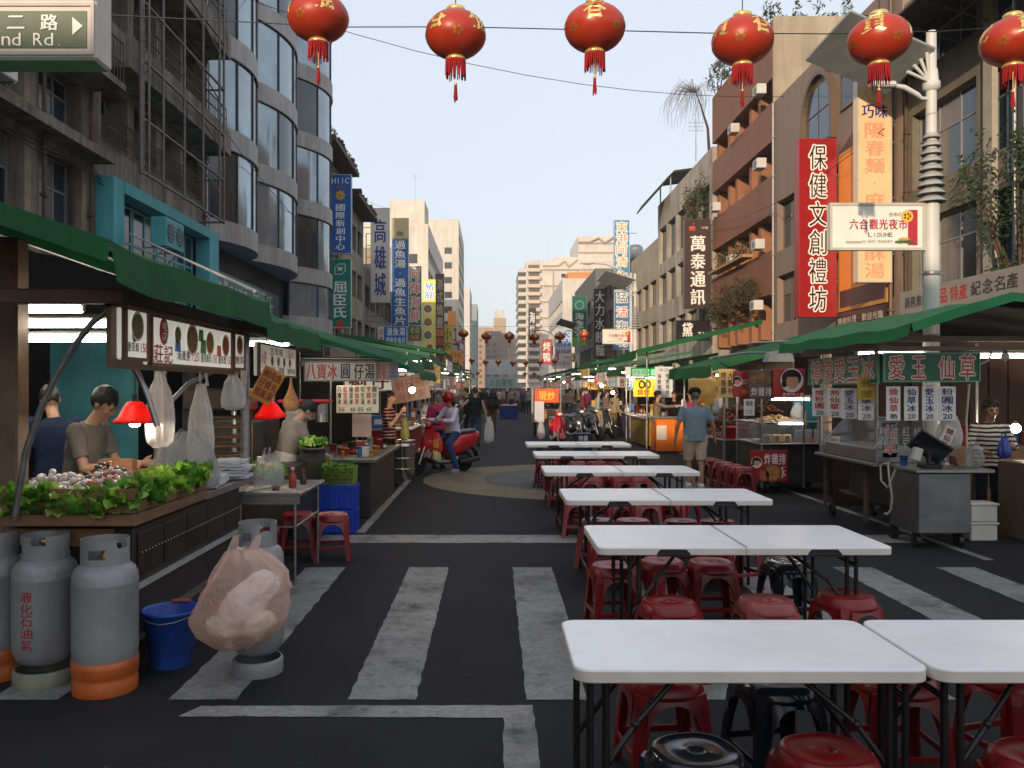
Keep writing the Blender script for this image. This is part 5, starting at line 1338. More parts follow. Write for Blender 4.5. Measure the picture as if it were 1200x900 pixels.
for k, (x, y, lab, c, r, h) in enumerate(((4.7, 11.0, 'red plastic cup tub on the jelly counter end', '#c03030', .06, .13), (4.5, 10.98, 'white and red paper cup stack on the jelly counter end', '#d8c8c0', .05, .2), (5.0, 9.3, 'white plastic cup stack by the till', '#e8e8e4', .045, .22), (5.1, 10.6, 'green syrup bottle in the jelly stall', '#2c7a50', .05, .25))):
    o = thing('cup_stack', lab, 'cup', (x, y, .84)); m = MB(); m.lathe([(r * .75, 0), (r, h), (r * 1.06, h + .004), (r * 1.06, h + .014), (r * .9, h + .01), (r * .7, .02), (0, .02)], 14); m.build('cup', plain(c, .4), o)
o = thing('power_cord', 'looped pale cable hanging down the steel counter', 'cable', (4.45, 9.3, .8)); m = MB()
m.tube([(.0, .1, .05), (-.06, 0, .06), (-.07, -.05, -.1), (-.06, -.1, -.3), (-.05, -.05, -.45), (-.06, .02, -.52), (-.09, .0, -.5)], .012, 6); m.tube([(.0, .15, .05), (-.06, .18, .02), (-.08, .12, -.15), (-.06, .0, -.22), (-.05, -.08, -.1), (0, -.1, .05)], .012, 6); m.build('cable', plain('#c8bfa8', .6), o)
for k in range(2):
    o = thing('foam_box', 'white foam box %s by the steel counter wheels' % ('standing on the ground' if k == 0 else 'on top of another'), 'box', (5.42, 9.35, k * .21 + .002))
    m = MB(); m.cbox(-.15, .15, -.12, .12, 0, .18, .012); m.build('box', WHITE, o); m = MB(); m.cbox(-.165, .165, -.135, .135, .181, .208, .008); m.build('lid', WHITE, o)
bulb('round white bulb hanging under the jelly stall beam', (px(1178, 9.1), 9.1, pz(418, 9.1)), .045, 'bare bulbs over the stalls', mat('unlit_bulb', (.8, .78, .74), .3, var=0))
bulb('bright lamp beside the woman in the jelly stall', (px(1190, 10.6), 10.6, pz(502, 10.6)), .06, None, BULB_E)
goods_box(5.9, 7.8, 9.05, 9.6, .862, 16, 'the beige side counter')
goods_box(4.95, 5.18, 9.55, 11.1, .842, 16, 'the jelly counter', hmax=.22)
goods_box(4.5, 5.15, 8.82, 9.4, .842, 6, 'the steel counter by the till', hmax=.1, smin=.04, smax=.09)
for x, y, lab in ((5.15, 8.95, 'clear bag of cups at the till counter end'), (4.4, 11.0, 'clear bag of cups at the far jelly counter end')): plastic_bag('plastic_bag', lab, (x, y, .842), .24, .18, .26, BAGC, .5, x * 3)
goods_box(6.0, 8.0, 11.4, 11.9, .9, 18, 'the rear shelf of the jelly stall', hmax=.3)
part(sa, 'rear_shelf', WOODD, lambda m: m.cbox(5.6, 8.2, 11.3, 11.95, .0, .9, .01))
o = thing('white_cable', 'white cable looping from the sign to the counter', 'cable', (5.25, 9.0, .84)); m = MB(); m.tube([(-.1, .05, .9), (-.13, .05, .5), (-.12, .05, .1), (-.15, .02, 0)], .012, 6); m.tube([(0, .05, 1.1), (.1, .04, 1.15), (.17, .04, 1.3)], .012, 6); m.build('cable', plain('#cfcabd', .6), o)

# ---------------------------------------------------------------- fried snack cart with red posters
sb = thing('snack_cart', 'snack cart with red posters, glass cases and strip lights', 'stall', (4.75, 13.6, 0))
part(sb, 'cart_body', CARTD, lambda m: m.cbox(4.3, 5.6, 13.4, 14.7, .18, .78, .01))
for x, y in ((4.4, 13.5), (5.5, 13.5), (4.4, 14.6), (5.5, 14.6)): part(sb, 'wheel', BLACK, lambda m: m.cyl((x - .03, y, .1), (x + .03, y, .1), .1, n=12))
for x, y in ((4.28, 13.36), (4.95, 13.36), (5.62, 13.36), (4.28, 14.72), (5.62, 14.72)): part(sb, 'post', STEEL, lambda m: m.box(x, x + .025, y, y + .025, .1, 2.0))
part(sb, 'shelf', STEEL, lambda m: (m.cbox(4.25, 5.65, 13.34, 14.72, .785, .81, .005), m.cbox(4.27, 5.63, 13.5, 14.7, 1.13, 1.145, .004)))
part(sb, 'pane', CLEAR, lambda m: (m.box(4.29, 4.94, 13.36, 13.365, .83, 1.12), m.box(4.27, 4.275, 13.4, 14.7, .83, 1.12)))
def face_print(o, x, z, s):
    blob(o, circ(x, z, s * 1.15, s * 1.2), '#f2e6dc', -.006); blob(o, circ(x - s * .02, z + s * .25, s * .98, s * .85), '#1c1414', -.008)
    blob(o, circ(x + s * .05, z - s * .1, s * .62, s * .75), '#dda078', -.010); blob(o, circ(x - s * .75, z - s * .35, s * .28, s * .35), '#1c1414', -.009)
    blob(o, [(x - s * .55, z + s * .35), (x + s * .7, z + s * .35), (x + s * .5, z + s * .8), (x - s * .4, z + s * .8)], '#1c1414', -.012)
board('poster', 'red poster with printed dark haired face over the snack cart', (px(924, 13.3), 13.3, 1.56), .50, .44, 0, '#b01c1e', .02, (('香雞排小舖', .3, .03, .98, .13, 'h', '#f4e8dc'),), pict=lambda o, w, h: face_print(o, .05, h * .58, .16), cat='poster')
board('poster', 'brown poster of fried food pieces over the snack cart', (px(892, 13.35), 13.35, 1.52), .42, .46, 0, '#503024', .02, (('炸雞排', .1, .1, .92, .4, 'h', '#d8ccc0'),), pict=lambda o, w, h: [dish(o, -.12 + .12 * (i % 3), h * .68 + .04 * (i % 2), .07, i, rim='#7a4a2c') for i in range(3)], cat='poster')
board('poster', 'red poster with small face and white characters over the snack cart', (px(871, 13.5), 13.5, 1.55), .33, .42, 0, '#a41a22', .02, (('三姐', .4, .35, .95, .8, 'h', '#e8dcd4'), ('香酥', .4, .12, .95, .3, 'h', '#e0a030')), pict=lambda o, w, h: face_print(o, -.1, h * .6, .07), cat='poster')
board('poster', 'cart front poster with face, food and white characters', (px(902, 13.3), 13.33, .2), .60, .50, 0, '#9c1a1c', .015, (('炸雞排', .36, .55, .95, .9, 'h', '#ece4dc'), ('酥', .6, .12, .95, .48, 'h', '#e0d8d0')), pict=lambda o, w, h: (face_print(o, -.2, h * .62, .075), dish(o, .06, h * .28, .15, 1, rim='#7a4a2c'), dish(o, -.08, h * .2, .1, 3, rim='#7a4a2c')), cat='poster')
tube_light('lit strip light under the snack cart posters', (4.45, 13.45, 1.51), (5.1, 13.45, 1.51), .014)
tube_light('lit strip light over the snack cart glass case', (4.55, 13.4, 1.12), (5.0, 13.4, 1.12), .012)
for i in range(3): o = thing('sauce_tub', 'yellow tub with dark label in the snack cart case', 'tub', (4.42 + i * .16, 13.55, .812), 0, 'yellow tubs in the snack case'); m = MB(); m.cbox(-.07, .07, -.07, .07, 0, .13, .01); m.build('tub', plain('#b89a48', .5), o); m = MB(); m.box(-.035, .035, -.075, -.071, .02, .11); m.build('label_print', plain('#38251a', .5), o)
heap('fried_food', 'heap of golden fried snacks on the cart shelf', 'food', (4.7, 13.9, 1.15), (.35, .3, .12), 160, .03, [mat('fried_a', (.42, .24, .08), .6, var=.4, scale=30), mat('fried_b', (.55, .4, .22), .6, var=.4, scale=30)])
plastic_bag('plastic_bag', 'white bag hung in the teal lit snack cart', (px(935, 13.8), 13.8, 1.15), .24, .2, .3, BAGW, 0, 8.1)
o = thing('teal_apron', 'teal cloth with yellow patch hung at the snack cart end', 'cloth', (px(943, 14.1), 14.1, 1.0)); m = MB(); m.sheet([[(-.2 + i * .08, .03 * math.sin(i * 2), z) for i in range(6)] for z in (0, .25, .5)]); m.build('cloth', plain('#3a8a8c', .8), o); m = MB(); m.sheet([[(-.05 + i * .04, -.03 + .01 * i, z) for i in range(3)] for z in (.02, .3)]); m.build('patch', plain('#d8a838', .8), o)
hl = thing('hood_lamp', 'grey metal hood lamp on an arm above the snack cart', 'lamp', (px(912, 12.5), 12.5, pz(424, 12.5))); m = MB(); m.prism([(-.2, 0), (.2, 0), (.17, .12), (0, .17), (-.15, .13)], -.12, .12, 'y'); m.build('hood', mat('hood_grey', (.3, .3, .29), .4, .5), hl); m = MB(); m.cyl((0, 0, .15), (.5, .9, .3), .02, n=6); m.build('arm', GALV, hl)
part(sb, 'awning_frame', GALV, lambda m: [m.cyl(a, b, .018, n=5) for a, b in (((4.0, 13.1, 2.25), (5.9, 13.1, 2.25)), ((4.0, 13.1, 2.25), (4.0, 15.2, 2.25)), ((4.0, 13.1, 2.4), (5.9, 13.3, 2.5)))])

# grilled skewer counter with stacked red stools in front
sk = thing('skewer_counter', 'long dark skewer counter heaped with brown skewers', 'stall', (4.9, 16.6, 0))
part(sk, 'counter', CARTD, lambda m: m.cbox(4.25, 5.4, 15.4, 18.6, 0, .72, .01))
part(sk, 'top', STEEL, lambda m: m.cbox(4.2, 5.45, 15.35, 18.65, .722, .75, .006))
part(sk, 'back_board', WOODD, lambda m: m.cbox(5.5, 5.55, 15.4, 18.7, .0, 2.2, .006))
part(sk, 'step_shelf', WOODD, lambda m: (m.cbox(4.7, 5.45, 15.5, 18.5, .752, 1.0, .006), m.cbox(5.05, 5.48, 15.5, 18.5, 1.002, 1.25, .006)))
awning(sk, 4.0, 7.0, 15.3, 19.0, 2.12, 2.9, .22, GREEN)
posts(sk, [(4.25, 15.4), (4.25, 18.6)], 2.15, .025)
FD = [mat('skewer_brown', (.2, .07, .03), .5, var=.5, scale=20), mat('skewer_red', (.35, .06, .03), .5, var=.4, scale=20), mat('skewer_tan', (.36, .2, .09), .5, var=.4, scale=20), mat('skewer_black', (.03, .025, .02), .5)]
for i in range(6):
    heap('skewer_heap', ['dark red sausages heaped on the skewer counter', 'brown skewers heaped on the low step', 'tan fried skewers heaped on the low step', 'red brown skewers heaped on the upper step', 'mixed skewers heaped on the upper step', 'dark skewers heaped at the counter end'][i], 'food', (4.5 if i < 2 else (4.9 if i < 4 else 5.2), 15.9 + (i % 2) * 1.5, .755 if i < 2 else (1.0 if i < 4 else 1.25)), (.22, .55, .22), 150, .035, FD)
rb = thing('red_basket', 'bright red plastic basket on the skewer counter', 'basket', (px(862, 15.6), 15.6, .755)); m = MB(); m.lathe([(.18, 0), (.2, .02), (.25, .2), (.265, .2), (.265, .22), (.24, .21), (.19, .03), (0, .03)], 20, shp=4.0); m.build('basket', plain('#d01c14', .4), rb)
board('notice_sheet', 'white sheet with blue seal on the snack cart corner', (px(878, 13.2), 13.2, pz(487, 13.2)), .17, .26, 0, '#dcdcd8', .006, (('優惠', .15, .6, .85, .9, 'h', '#5a5a60'), ('六合', .2, .1, .8, .4, 'h', '#3a70b0')), cat='notice')
board('stall_sign', 'cream sign with brown characters beside the red poster', (px(852, 15.2), 15.2, 1.52), .32, .52, 0, '#d8b468', .03, (('烤香腸', .15, .1, .45, .92, 'v', '#6a3418'), ('大腸包', .55, .1, .85, .92, 'v', '#6a3418')))

# orange counter and the lit yellow stall
oc = thing('orange_counter', 'orange metal drum counter with paper notice', 'counter', (4.75, 22.2, 0))
m = MB(); m.cbox(-.5, .5, -.4, .4, .03, .9, .03); m.build('body', mat('orange_enamel', (.75, .17, .01), .4, var=.1), oc)
m = MB(); m.cbox(-.55, .55, -.45, .45, .9, .94, .01); m.build('top', STEEL, oc); m = MB(); m.box(-.49, -.23, -.408, -.402, .35, .72); m.build('notice', plain('#d8c8b4', .6), oc)
m = MB(); m.box(-.02, .0, -.41, -.402, .03, .9); m.build('seam', plain('#a03404', .5), oc)
sd = thing('yellow_stall', 'brightly lit yellow stall with gold food cases', 'stall', (5.3, 25, 0))
part(sd, 'counter', mat('gold_front', (.35, .24, .04), .4, .4, var=.5, scale=8), lambda m: m.cbox(4.3, 6.4, 23.6, 26.2, 0.05, .82, .01))
part(sd, 'top', STEEL, lambda m: m.cbox(4.15, 6.45, 23.5, 26.25, .822, .88, .006))
part(sd, 'back_board', mat('gold_front', (.35, .24, .04)), lambda m: m.cbox(6.3, 6.36, 23.6, 27, .9, 2.1, .006))
part(sd, 'shelf', WOOD, lambda m: (m.cbox(4.6, 6.3, 25.2, 26.2, 1.15, 1.18, .005), m.cbox(4.6, 6.3, 25.4, 26.2, 1.5, 1.53, .005)))
awning(sd, 3.95, 7.4, 23.0, 27.2, 2.75, 3.6, .25, GREEN)
posts(sd, [(4.3, 23.4), (6.4, 23.4), (4.3, 27.0)], 2.75, .025)
board('stall_sign', 'yellow lit sign with black loop and red characters', (px(762, 24.2), 24.2, 1.45), .95, .5, 0, '#e8b028', .06, (('∞', .12, .45, .55, .95, 'h', '#3a2c14'), ('燒烤', .1, .08, .5, .42, 'h', '#c83020'), ('海鮮', .58, .1, .92, .9, 'h', '#a86a18')), streak=0, glow=.9)
board('stall_sign', 'white vertical board with two columns of small black characters', (px(778, 23.2), 23.2, pz(466, 23.2)), .5, .86, 0, '#dcdad4', .04, (('海鮮燒烤', .15, .08, .35, .78, 'v', '#33363c'), ('現撈現烤', .6, .08, .8, .78, 'v', '#33363c'), ('本店', .2, .84, .8, .95, 'h', '#808488')), cat='sign')
board('stall_sign', 'small bright green lit sign above the yellow stall', (px(755, 23.8), 23.8, pz(442, 23.8)), .75, .27, 0, '#18a860', .05, (('烤魷魚', .05, .15, .55, .85, 'h', '#0c3c24', '#d8f4e4'), ('20', .62, .2, .9, .8, 'h', '#e8fff0')), '#0c7a44', streak=0, glow=.8)
board('stall_sign', 'blank white board beside the green lit sign', (px(739, 24), 24, pz(441, 24)), .3, .27, 0, '#d8d4d0', .04)
for i, (x, y) in enumerate(((741, 444), (768, 442), (718, 460), (705, 452))): bulb('glowing bulb over the yellow stall', (px(x, 24.5 + i), 24.5 + i, pz(y, 24.5 + i)), .05)
tube_light('lit tube above the yellow stall sign', (4.35, 24.0, 2.0), (4.9, 24.0, 2.0), .02)
goods_box(4.35, 6.2, 23.7, 25.0, .882, 26, 'the yellow stall counter', hmax=.35)
goods_box(4.7, 6.2, 25.5, 26.1, 1.182, 14, 'the yellow stall shelf', hmax=.28)
o = thing('wooden_gantry', 'pale timber gantry with two hanging plastic gourds', 'frame', (6.0, 22.0, 0))
m = MB(); m.cbox(.55, .61, 0, .06, 0, 2.1, .006); m.cbox(-1.2, .61, -.06, -.001, 2.02, 2.1, .006); m.build('timber', WOOD, o)
for x in (-1.0, -.15):
    m = MB(); m.cyl((x, -.03, 1.4), (x, -.03, 2.02), .006, n=4); m.build('string', BLACK, o); m = MB(); m.lathe([(.0, 1.0), (.09, 1.02), (.1, 1.16), (.06, 1.3), (.07, 1.36), (0, 1.44)], 12, (x, -.03, 0)); m.build('gourd', WHITE, o)

# ---------------------------------------------------------------- the rows of further stalls
CLOTHS = ['#8a2420', '#9a948c', '#2a4a78', '#b08830', '#c8c2b4', '#703020', '#1f5a44', '#5a5450', '#b06070', '#4a3a5a', '#c86a28', '#7a8a90']
NAMES = ['蚵仔煎', '木瓜牛奶', '燒烤海鮮', '鱔魚意麵', '臭豆腐', '擔仔麵', '土魠魚羹', '珍珠奶茶', '烤玉米', '現炸雞排', '鹽水雞', '滷味', '水果冰', '筒仔米糕', '藥燉排骨', '鐵板燒']
def far_stall(s, y0, y1, xf, k):
    """s=+1: row beside the seafood stall, s=-1: row opposite; xf = street edge of its counter"""
    nm = ['red', 'grey', 'navy', 'ochre', 'cream', 'rust', 'bottle green', 'taupe', 'pink', 'plum', 'orange', 'pale blue'][k % 12]
    side = 'seafood stall side' if s > 0 else 'jelly stall side'
    o = thing('market_stall', 'market stall with %s counter front, row of the %s' % (nm, side), 'stall', (xf, (y0 + y1) / 2, 0), 0, 'further stalls down the street')
    d = lambda e: xf - s * e                                  # e metres back from the street
    bx = lambda m, e0, e1, a, b, c, z: m.cbox(min(d(e0), d(e1)), max(d(e0), d(e1)), a, b, c, z, .01)
    L = y1 - y0
    part(o, 'counter', plain(CLOTHS[k % 12], .7, streak=.3), lambda m: bx(m, 0, .9, y0 + .2, y1 - .3, 0, .8))
    part(o, 'top', STEEL, lambda m: bx(m, -.06, .95, y0 + .15, y1 - .25, .802, .84))
    part(o, 'back_board', UNDER, lambda m: bx(m, 2.4, 2.46, y0, y1, 0, 2.4))
    zl = 2.35 + .25 * ((k * 7) % 3)
    awning(o, d(-.25), d(3.0), y0 + .05, y1 - .05, zl, zl + .55, .2, GREEN2 if k % 3 == 1 else GREEN, 8)
    for e, y in ((.05, y0 + .2), (.05, y1 - .3), (2.3, y0 + .2)): part(o, 'post', STEEL, lambda m: m.cyl((d(e), y, 0), (d(e), y, zl + .1), .025, n=6))
    gn = 'the %s counter of the %s' % (nm, side)
    t = NAMES[k % 16]
    c = ['#d8d2c2', '#b82c24', '#e8b440', '#d8c8c0', '#2a6a9c'][k % 5]; fc = ['#b02c24', '#f4e8d0', '#8a2018', '#2c3a6a', '#f0f0e8'][k % 5]
    board('stall_sign', '%s stall sign over the %s counter, row of the %s' % (['cream', 'red', 'amber', 'pinkish', 'blue'][k % 5], nm, side), (d(.6), y0 + .02, 1.62 + .1 * (k % 3)), 1.5, .42, 0, c, .05, ((t, .05, .12, .95, .88, 'h', fc),), '#a09888', group='signs of the further stalls', glow=.35)  # sign face emits, added to brighten the far rows
    board('stall_sign', '%s long sign along the %s counter, row of the %s' % (['white', 'yellow', 'white', 'red', 'white'][k % 5], nm, side), (d(-.3), (y0 + y1) / 2, zl - .62), L * .7, .36, PI / 2 if s > 0 else -PI / 2, ['#d8d4c8', '#d8b040', '#ccc8bc', '#a82c28', '#c8ccc8'][k % 5], .04, ((NAMES[(k * 5 + 3) % 16], .08, .12, .92, .88, 'h', ['#b02c24', '#7a2018', '#2c3a6a', '#f4e8d0', '#2c5a3c'][k % 5]),), '#a09888', group='signs of the further stalls', glow=.3)  # emission added here too, to lift the long sign
    tube_light('lit tube under the roof of the %s stall, row of the %s' % (nm, side), (d(.7) - .5, y0 + L * .5, zl - .25), (d(.7) + .5, y0 + L * .5, zl - .25), .022)
    for j in range(2):
        bulb('glowing bulb under the roof of the %s stall, row of the %s' % (nm, side), (d(.5), y0 + L * (.3 + .4 * j), 1.85 + .1 * (j % 2)), .04, 'bare bulbs over the stalls', WARM_E if (k + j) % 2 else BULB_E)
    old = GOODS[:]
    goods_box(min(d(.05), d(.85)), max(d(.05), d(.85)), y0 + .35, y1 - .45, .842, 11, gn, hmax=.34, smin=.1, smax=.3)
    if k % 2 == 0: heap('food_heap', 'heap of %s food on the %s counter, row of the %s' % (['brown', 'tan'][k // 2 % 2], nm, side), 'food', (d(.4), y0 + L * .5, .845), (.35, .6, .2), 90, .05, [FD[k % 3], FD[(k + 2) % 4]])
y = 17.3
for k in range(12):
    L = 3.6 + .5 * (k % 3)
    far_stall(1, y, y + L, -1.75 - .12 * (k % 2), k)
    y += L + .35
y = 28.2
for k in range(12):
    L = 3.8 + .5 * (k % 3)
    far_stall(-1, y, y + L, 4.6 + .15 * (k % 2), k + 9)
    y += L + .35
# ---------------------------------------------------------------- folding tables
TABLE = mat('table_plastic', (.84, .835, .83), .34, var=.06, scale=5, bump=.06, bscale=90, streak=.12, grime=(.5, .48, .44))
TEDGE = mat('table_edge_plastic', (.74, .69, .60), .45, var=.1, scale=5)
def top_panel(x0, x1, y0, y1, z, t, r0, r1):
    """plastic table top with rounded corners (r0 on the x0 side, r1 on the x1 side) and a soft upper edge"""
    def ol(ins):
        pts = []
        for cx, cy, a0, r in ((x1, y1, 0, r1), (x0, y1, 90, r0), (x0, y0, 180, r0), (x1, y0, 270, r1)):
            sx, sy = (-1 if cx == x1 else 1), (-1 if cy == y1 else 1)
            rr = max(r, .004)
            for k in range(6):
                a = math.radians(a0 + 18 * k)
                pts.append((cx + sx * (rr) + (rr - ins) * math.cos(a), cy + sy * (rr) + (rr - ins) * math.sin(a)))
        return pts
    m = MB(); rings = [(ol(.004), z - t), (ol(0), z - t + .004), (ol(0), z - .008), (ol(.003), z - .002), (ol(.008), z)]
    n = len(rings[0][0]); vs = [(p[0], p[1], zz) for ring, zz in rings for p in ring]
    for j in range(len(rings) - 1):
        m.add(vs, [(j * n + i, j * n + (i + 1) % n, (j + 1) * n + (i + 1) % n, (j + 1) * n + i) for i in range(n)], 1 if j < 2 else 0, True)
    m.add(vs, [tuple(range(n))[::-1]], 1, False); m.add(vs, [tuple(range((len(rings) - 1) * n, len(rings) * n))], 0, False)
    return m
TLEG = mat('table_leg_metal', (.035, .033, .032), .4, .6, var=.2)
def folding_table(label, x, y, w, d, seam, z=.74, t=.048):
    o = thing('folding_table', label, 'table', (x, y, 0), 0, None)
    if seam:
        top_panel(-w / 2, -.002, -d / 2, d / 2, z, t, .05, .0).build('top_panel', [TABLE, TEDGE], o); top_panel(.002, w / 2, -d / 2, d / 2, z, t, .0, .05).build('top_panel', [TABLE, TEDGE], o)
        for sx in (-.5, .52):
            m = MB(); m.prism([(sx * w / 2 - .09, z - t + .012), (sx * w / 2 + .11, z - t + .012), (sx * w / 2 + .085, z - .012), (sx * w / 2 - .07, z - .012)][::-1], -d / 2 - .002, -d / 2 + .03, 'y'); m.box(sx * w / 2 - .09, sx * w / 2 + .11, -d / 2 - .001, -d / 2 + .03, z - t - .008, z - t + .011); m.build('carry_handle', BLACK, o)
    else:
        top_panel(-w / 2, w / 2, -d / 2, d / 2, z, t, .06, .06).build('top_panel', [TABLE, TEDGE], o)
    for sx in (-1, 1):
        xo = sx * (w / 2 - (.06 if not seam else .2))
        for sy in (-1, 1):
            for q in (0, .055):
                m = MB(); m.cyl((xo - sx * q, sy * (d / 2 - .07), 0), (xo - sx * q, sy * (d / 2 - .07), z - t), .0135, n=8); m.build('leg', TLEG, o)
        m = MB(); m.cyl((xo, -d / 2 + .07, .12), (xo, d / 2 - .07, .12), .012, n=6); m.build('crossbar', TLEG, o); m = MB(); m.cyl((xo, -d / 2 + .07, .62), (xo, d / 2 - .07, .62), .012, n=6); m.build('crossbar', TLEG, o)
        for sy in (-1, 1):
            m = MB(); m.tube([(xo, sy * (d / 2 - .075), .30), (xo - sx * .16, sy * (d / 2 - .09), .52), (xo - sx * .36, sy * .1, .68)], .011, 6); m.sph((xo - sx * .16, sy * (d / 2 - .09), .52), .017, 6, 4); m.build('brace', TLEG, o)
    return o
folding_table('single panel white folding table over black stool in the row beside the crossing', .88, 3.13, 1.21, .615, False)
folding_table('single panel white folding table butted against another at the crossing', 2.105, 3.13, 1.21, .615, False)
for k, (x, y, lab) in enumerate(((1.51, 5.40, 'seamed white folding table standing on the zebra crossing'), (1.505, 7.52, 'seamed white folding table just past the zebra crossing'), (1.47, 9.88, 'seamed white folding table beyond the stop line'),
                                 (1.48, 12.25, 'seamed white folding table at the near rim of the tan road circle'), (1.45, 14.5, 'seamed white folding table in the middle of the tan road circle'))):
    folding_table(lab, x, y, 1.77, .82, True)

# ---------------------------------------------------------------- plastic stools
def make_stool(name, label, col, group):
    o = thing(name, label, 'stool', (0, 0, 0), 0, group)
    pm = mat('stool_' + name, col, .32 if 'red' in name else .14, var=.14, scale=7, spec=.5)
    m = MB(); h = .45
    m.lathe([(.150, h - .085), (.170, h - .07), (.171, h - .055), (.150, h - .014), (.143, h - .004), (.132, h), (.124, h - .004), (.10, h - .007), (.045, h - .008), (.04, h - .005), (.022, h - .005), (.018, h - .02), (.0, h - .022)], 32, shp=2.5)
    for k in range(4):                                        # arched skirts between the legs
        m.M = Matrix.Rotation(k * PI / 2, 4, 'Z')
        n = 8; top = [(-.105 + .21 * i / n, -.160, h - .066) for i in range(n + 1)]
        low = [(-.122 + .244 * i / n, -.168 - .012 * (abs(i - n / 2) / (n / 2)) ** 2, h - .090 - .115 * (abs(i - n / 2) / (n / 2)) ** 3) for i in range(n + 1)]
        m.sheet([top, low]); m.sheet([[(p[0], p[1] + .006, p[2]) for p in low], [(p[0], p[1] + .006, p[2]) for p in top]])
    m.M = None
    m.build('seat', pm, o)
    hole = MB(); hole.cyl((0, 0, h - .0215), (0, 0, h - .0195), .015, n=12); hole.build('seat_hole', BLACK, o)
    for k in range(4):
        a = k * PI / 2 + PI / 4
        m = MB(); m.M = Matrix.Rotation(a, 4, 'Z')
        sec = lambda r, w: [(r, -w * .25, ), (r, w * .25), (r - w * .62, w * .82), (r - w * .75, w * .72), (r - .014, w * .1), (r - .014, -w * .1), (r - w * .75, -w * .72), (r - w * .62, -w * .82)]
        rings = [(sec(.252, .042), 0), (sec(.25, .040), .02), (sec(.225, .046), .22), (sec(.206, .068), .35), (sec(.192, .088), .395)]
        vs = [(p[0], p[1], z) for s_, z in rings for p in s_]
        m.add(vs, [(j * 8 + i, j * 8 + (i + 1) % 8, (j + 1) * 8 + (i + 1) % 8, (j + 1) * 8 + i) for j in range(4) for i in range(8)], 0, False)
        m.add(vs, [tuple(range(8))[::-1], tuple(range(32, 40))])
        m.M = None; m.build('leg', pm, o)
    for k in range(4):
        m = MB(); m.M = Matrix.Rotation(k * PI / 2, 4, 'Z'); m.cbox(-.145, .145, -.172, -.160, .12, .15, .003); m.M = None; m.build('rail', pm, o)
    return o
G1 = 'red stools around the folding tables'
stool0 = make_stool('red_stool', 'red plastic stool tucked in by the white folding tables', (.20, .006, .008), G1)
faded0 = make_stool('faded_red_stool', 'faded pinkish red stool behind the single panel table', (.26, .05, .048), None)
faded0.location = (1.61, 4.93, 0)
black0 = make_stool('black_stool', 'black plastic stool with shiny round seat under the single panel table', (.014, .016, .02), None)
black0.location = (.70, 2.88, 0); black0.rotation_euler = (0, 0, .3)
copy_tree(black0, None, (1.22, 3.62, 0), .2, 'black plastic stool behind the single panel table')
copy_tree(black0, None, (2.13, 6.05, 0), .1, 'black plastic stool behind the table on the zebra crossing')
spots = [(1.15, 2.88, .2), (1.86, 2.84, .5), (.74, 3.66, .1), (1.76, 3.66, .0), (2.3, 3.7, .3), (2.62, 2.9, .1),
         (1.03, 4.90, .2), (2.13, 5.05, .35), (.85, 5.90, .1), (1.22, 6.06, .2), (1.57, 6.02, .0)]
for (yf, yb) in ((6.98, 8.02), (9.35, 10.4), (11.72, 12.8), (14.0, 15.0)):
    for x in (.98, 1.36, 1.74, 2.1):
        for y_ in (yf, yb): spots.append((x + RND.uniform(-.06, .06), y_ + RND.uniform(-.06, .06) + (.12 if y_ == yf else -.12), RND.uniform(0, 1.5)))
first = True
for x, y, a in spots:
    where = ('at the single panel table' if y < 3.4 else 'between the single panel tables and the zebra crossing table' if y < 4.5 else 'at the table standing on the zebra crossing' if y < 6.5 else 'at the table just past the zebra crossing' if y < 8.5
             else 'at the table beyond the stop line' if y < 11 else 'at the table on the near rim of the tan circle' if y < 13.3 else 'at the table in the middle of the tan circle')
    lab, grp = 'red plastic stool ' + where, 'red stools ' + where
    if first: stool0.location = (x, y, 0); stool0.rotation_euler = (0, 0, a); first = False; stool0['label'] = lab; stool0['group'] = grp
    elif RND.random() < .22 and y > 6.5: copy_tree(faded0, None, (x, y, 0), a, 'faded pinkish ' + lab[4:], 'faded ' + grp)
    else: copy_tree(stool0, None, (x, y, 0), a, lab, grp)
for i in range(5): copy_tree(stool0, None, (3.93 - i * .02, 13.2 + i * .44, 0), .05 * i, 'dark red stool in the row before the skewer counter', 'stools before the skewer counter')
for x, y in ((-2.1, 7.55), (-1.95, 8.35), (-1.6, 8.3)): copy_tree(stool0, None, (x, y, 0), .2, 'dark red stool under the steel noodle table', 'stools under the steel noodle table')

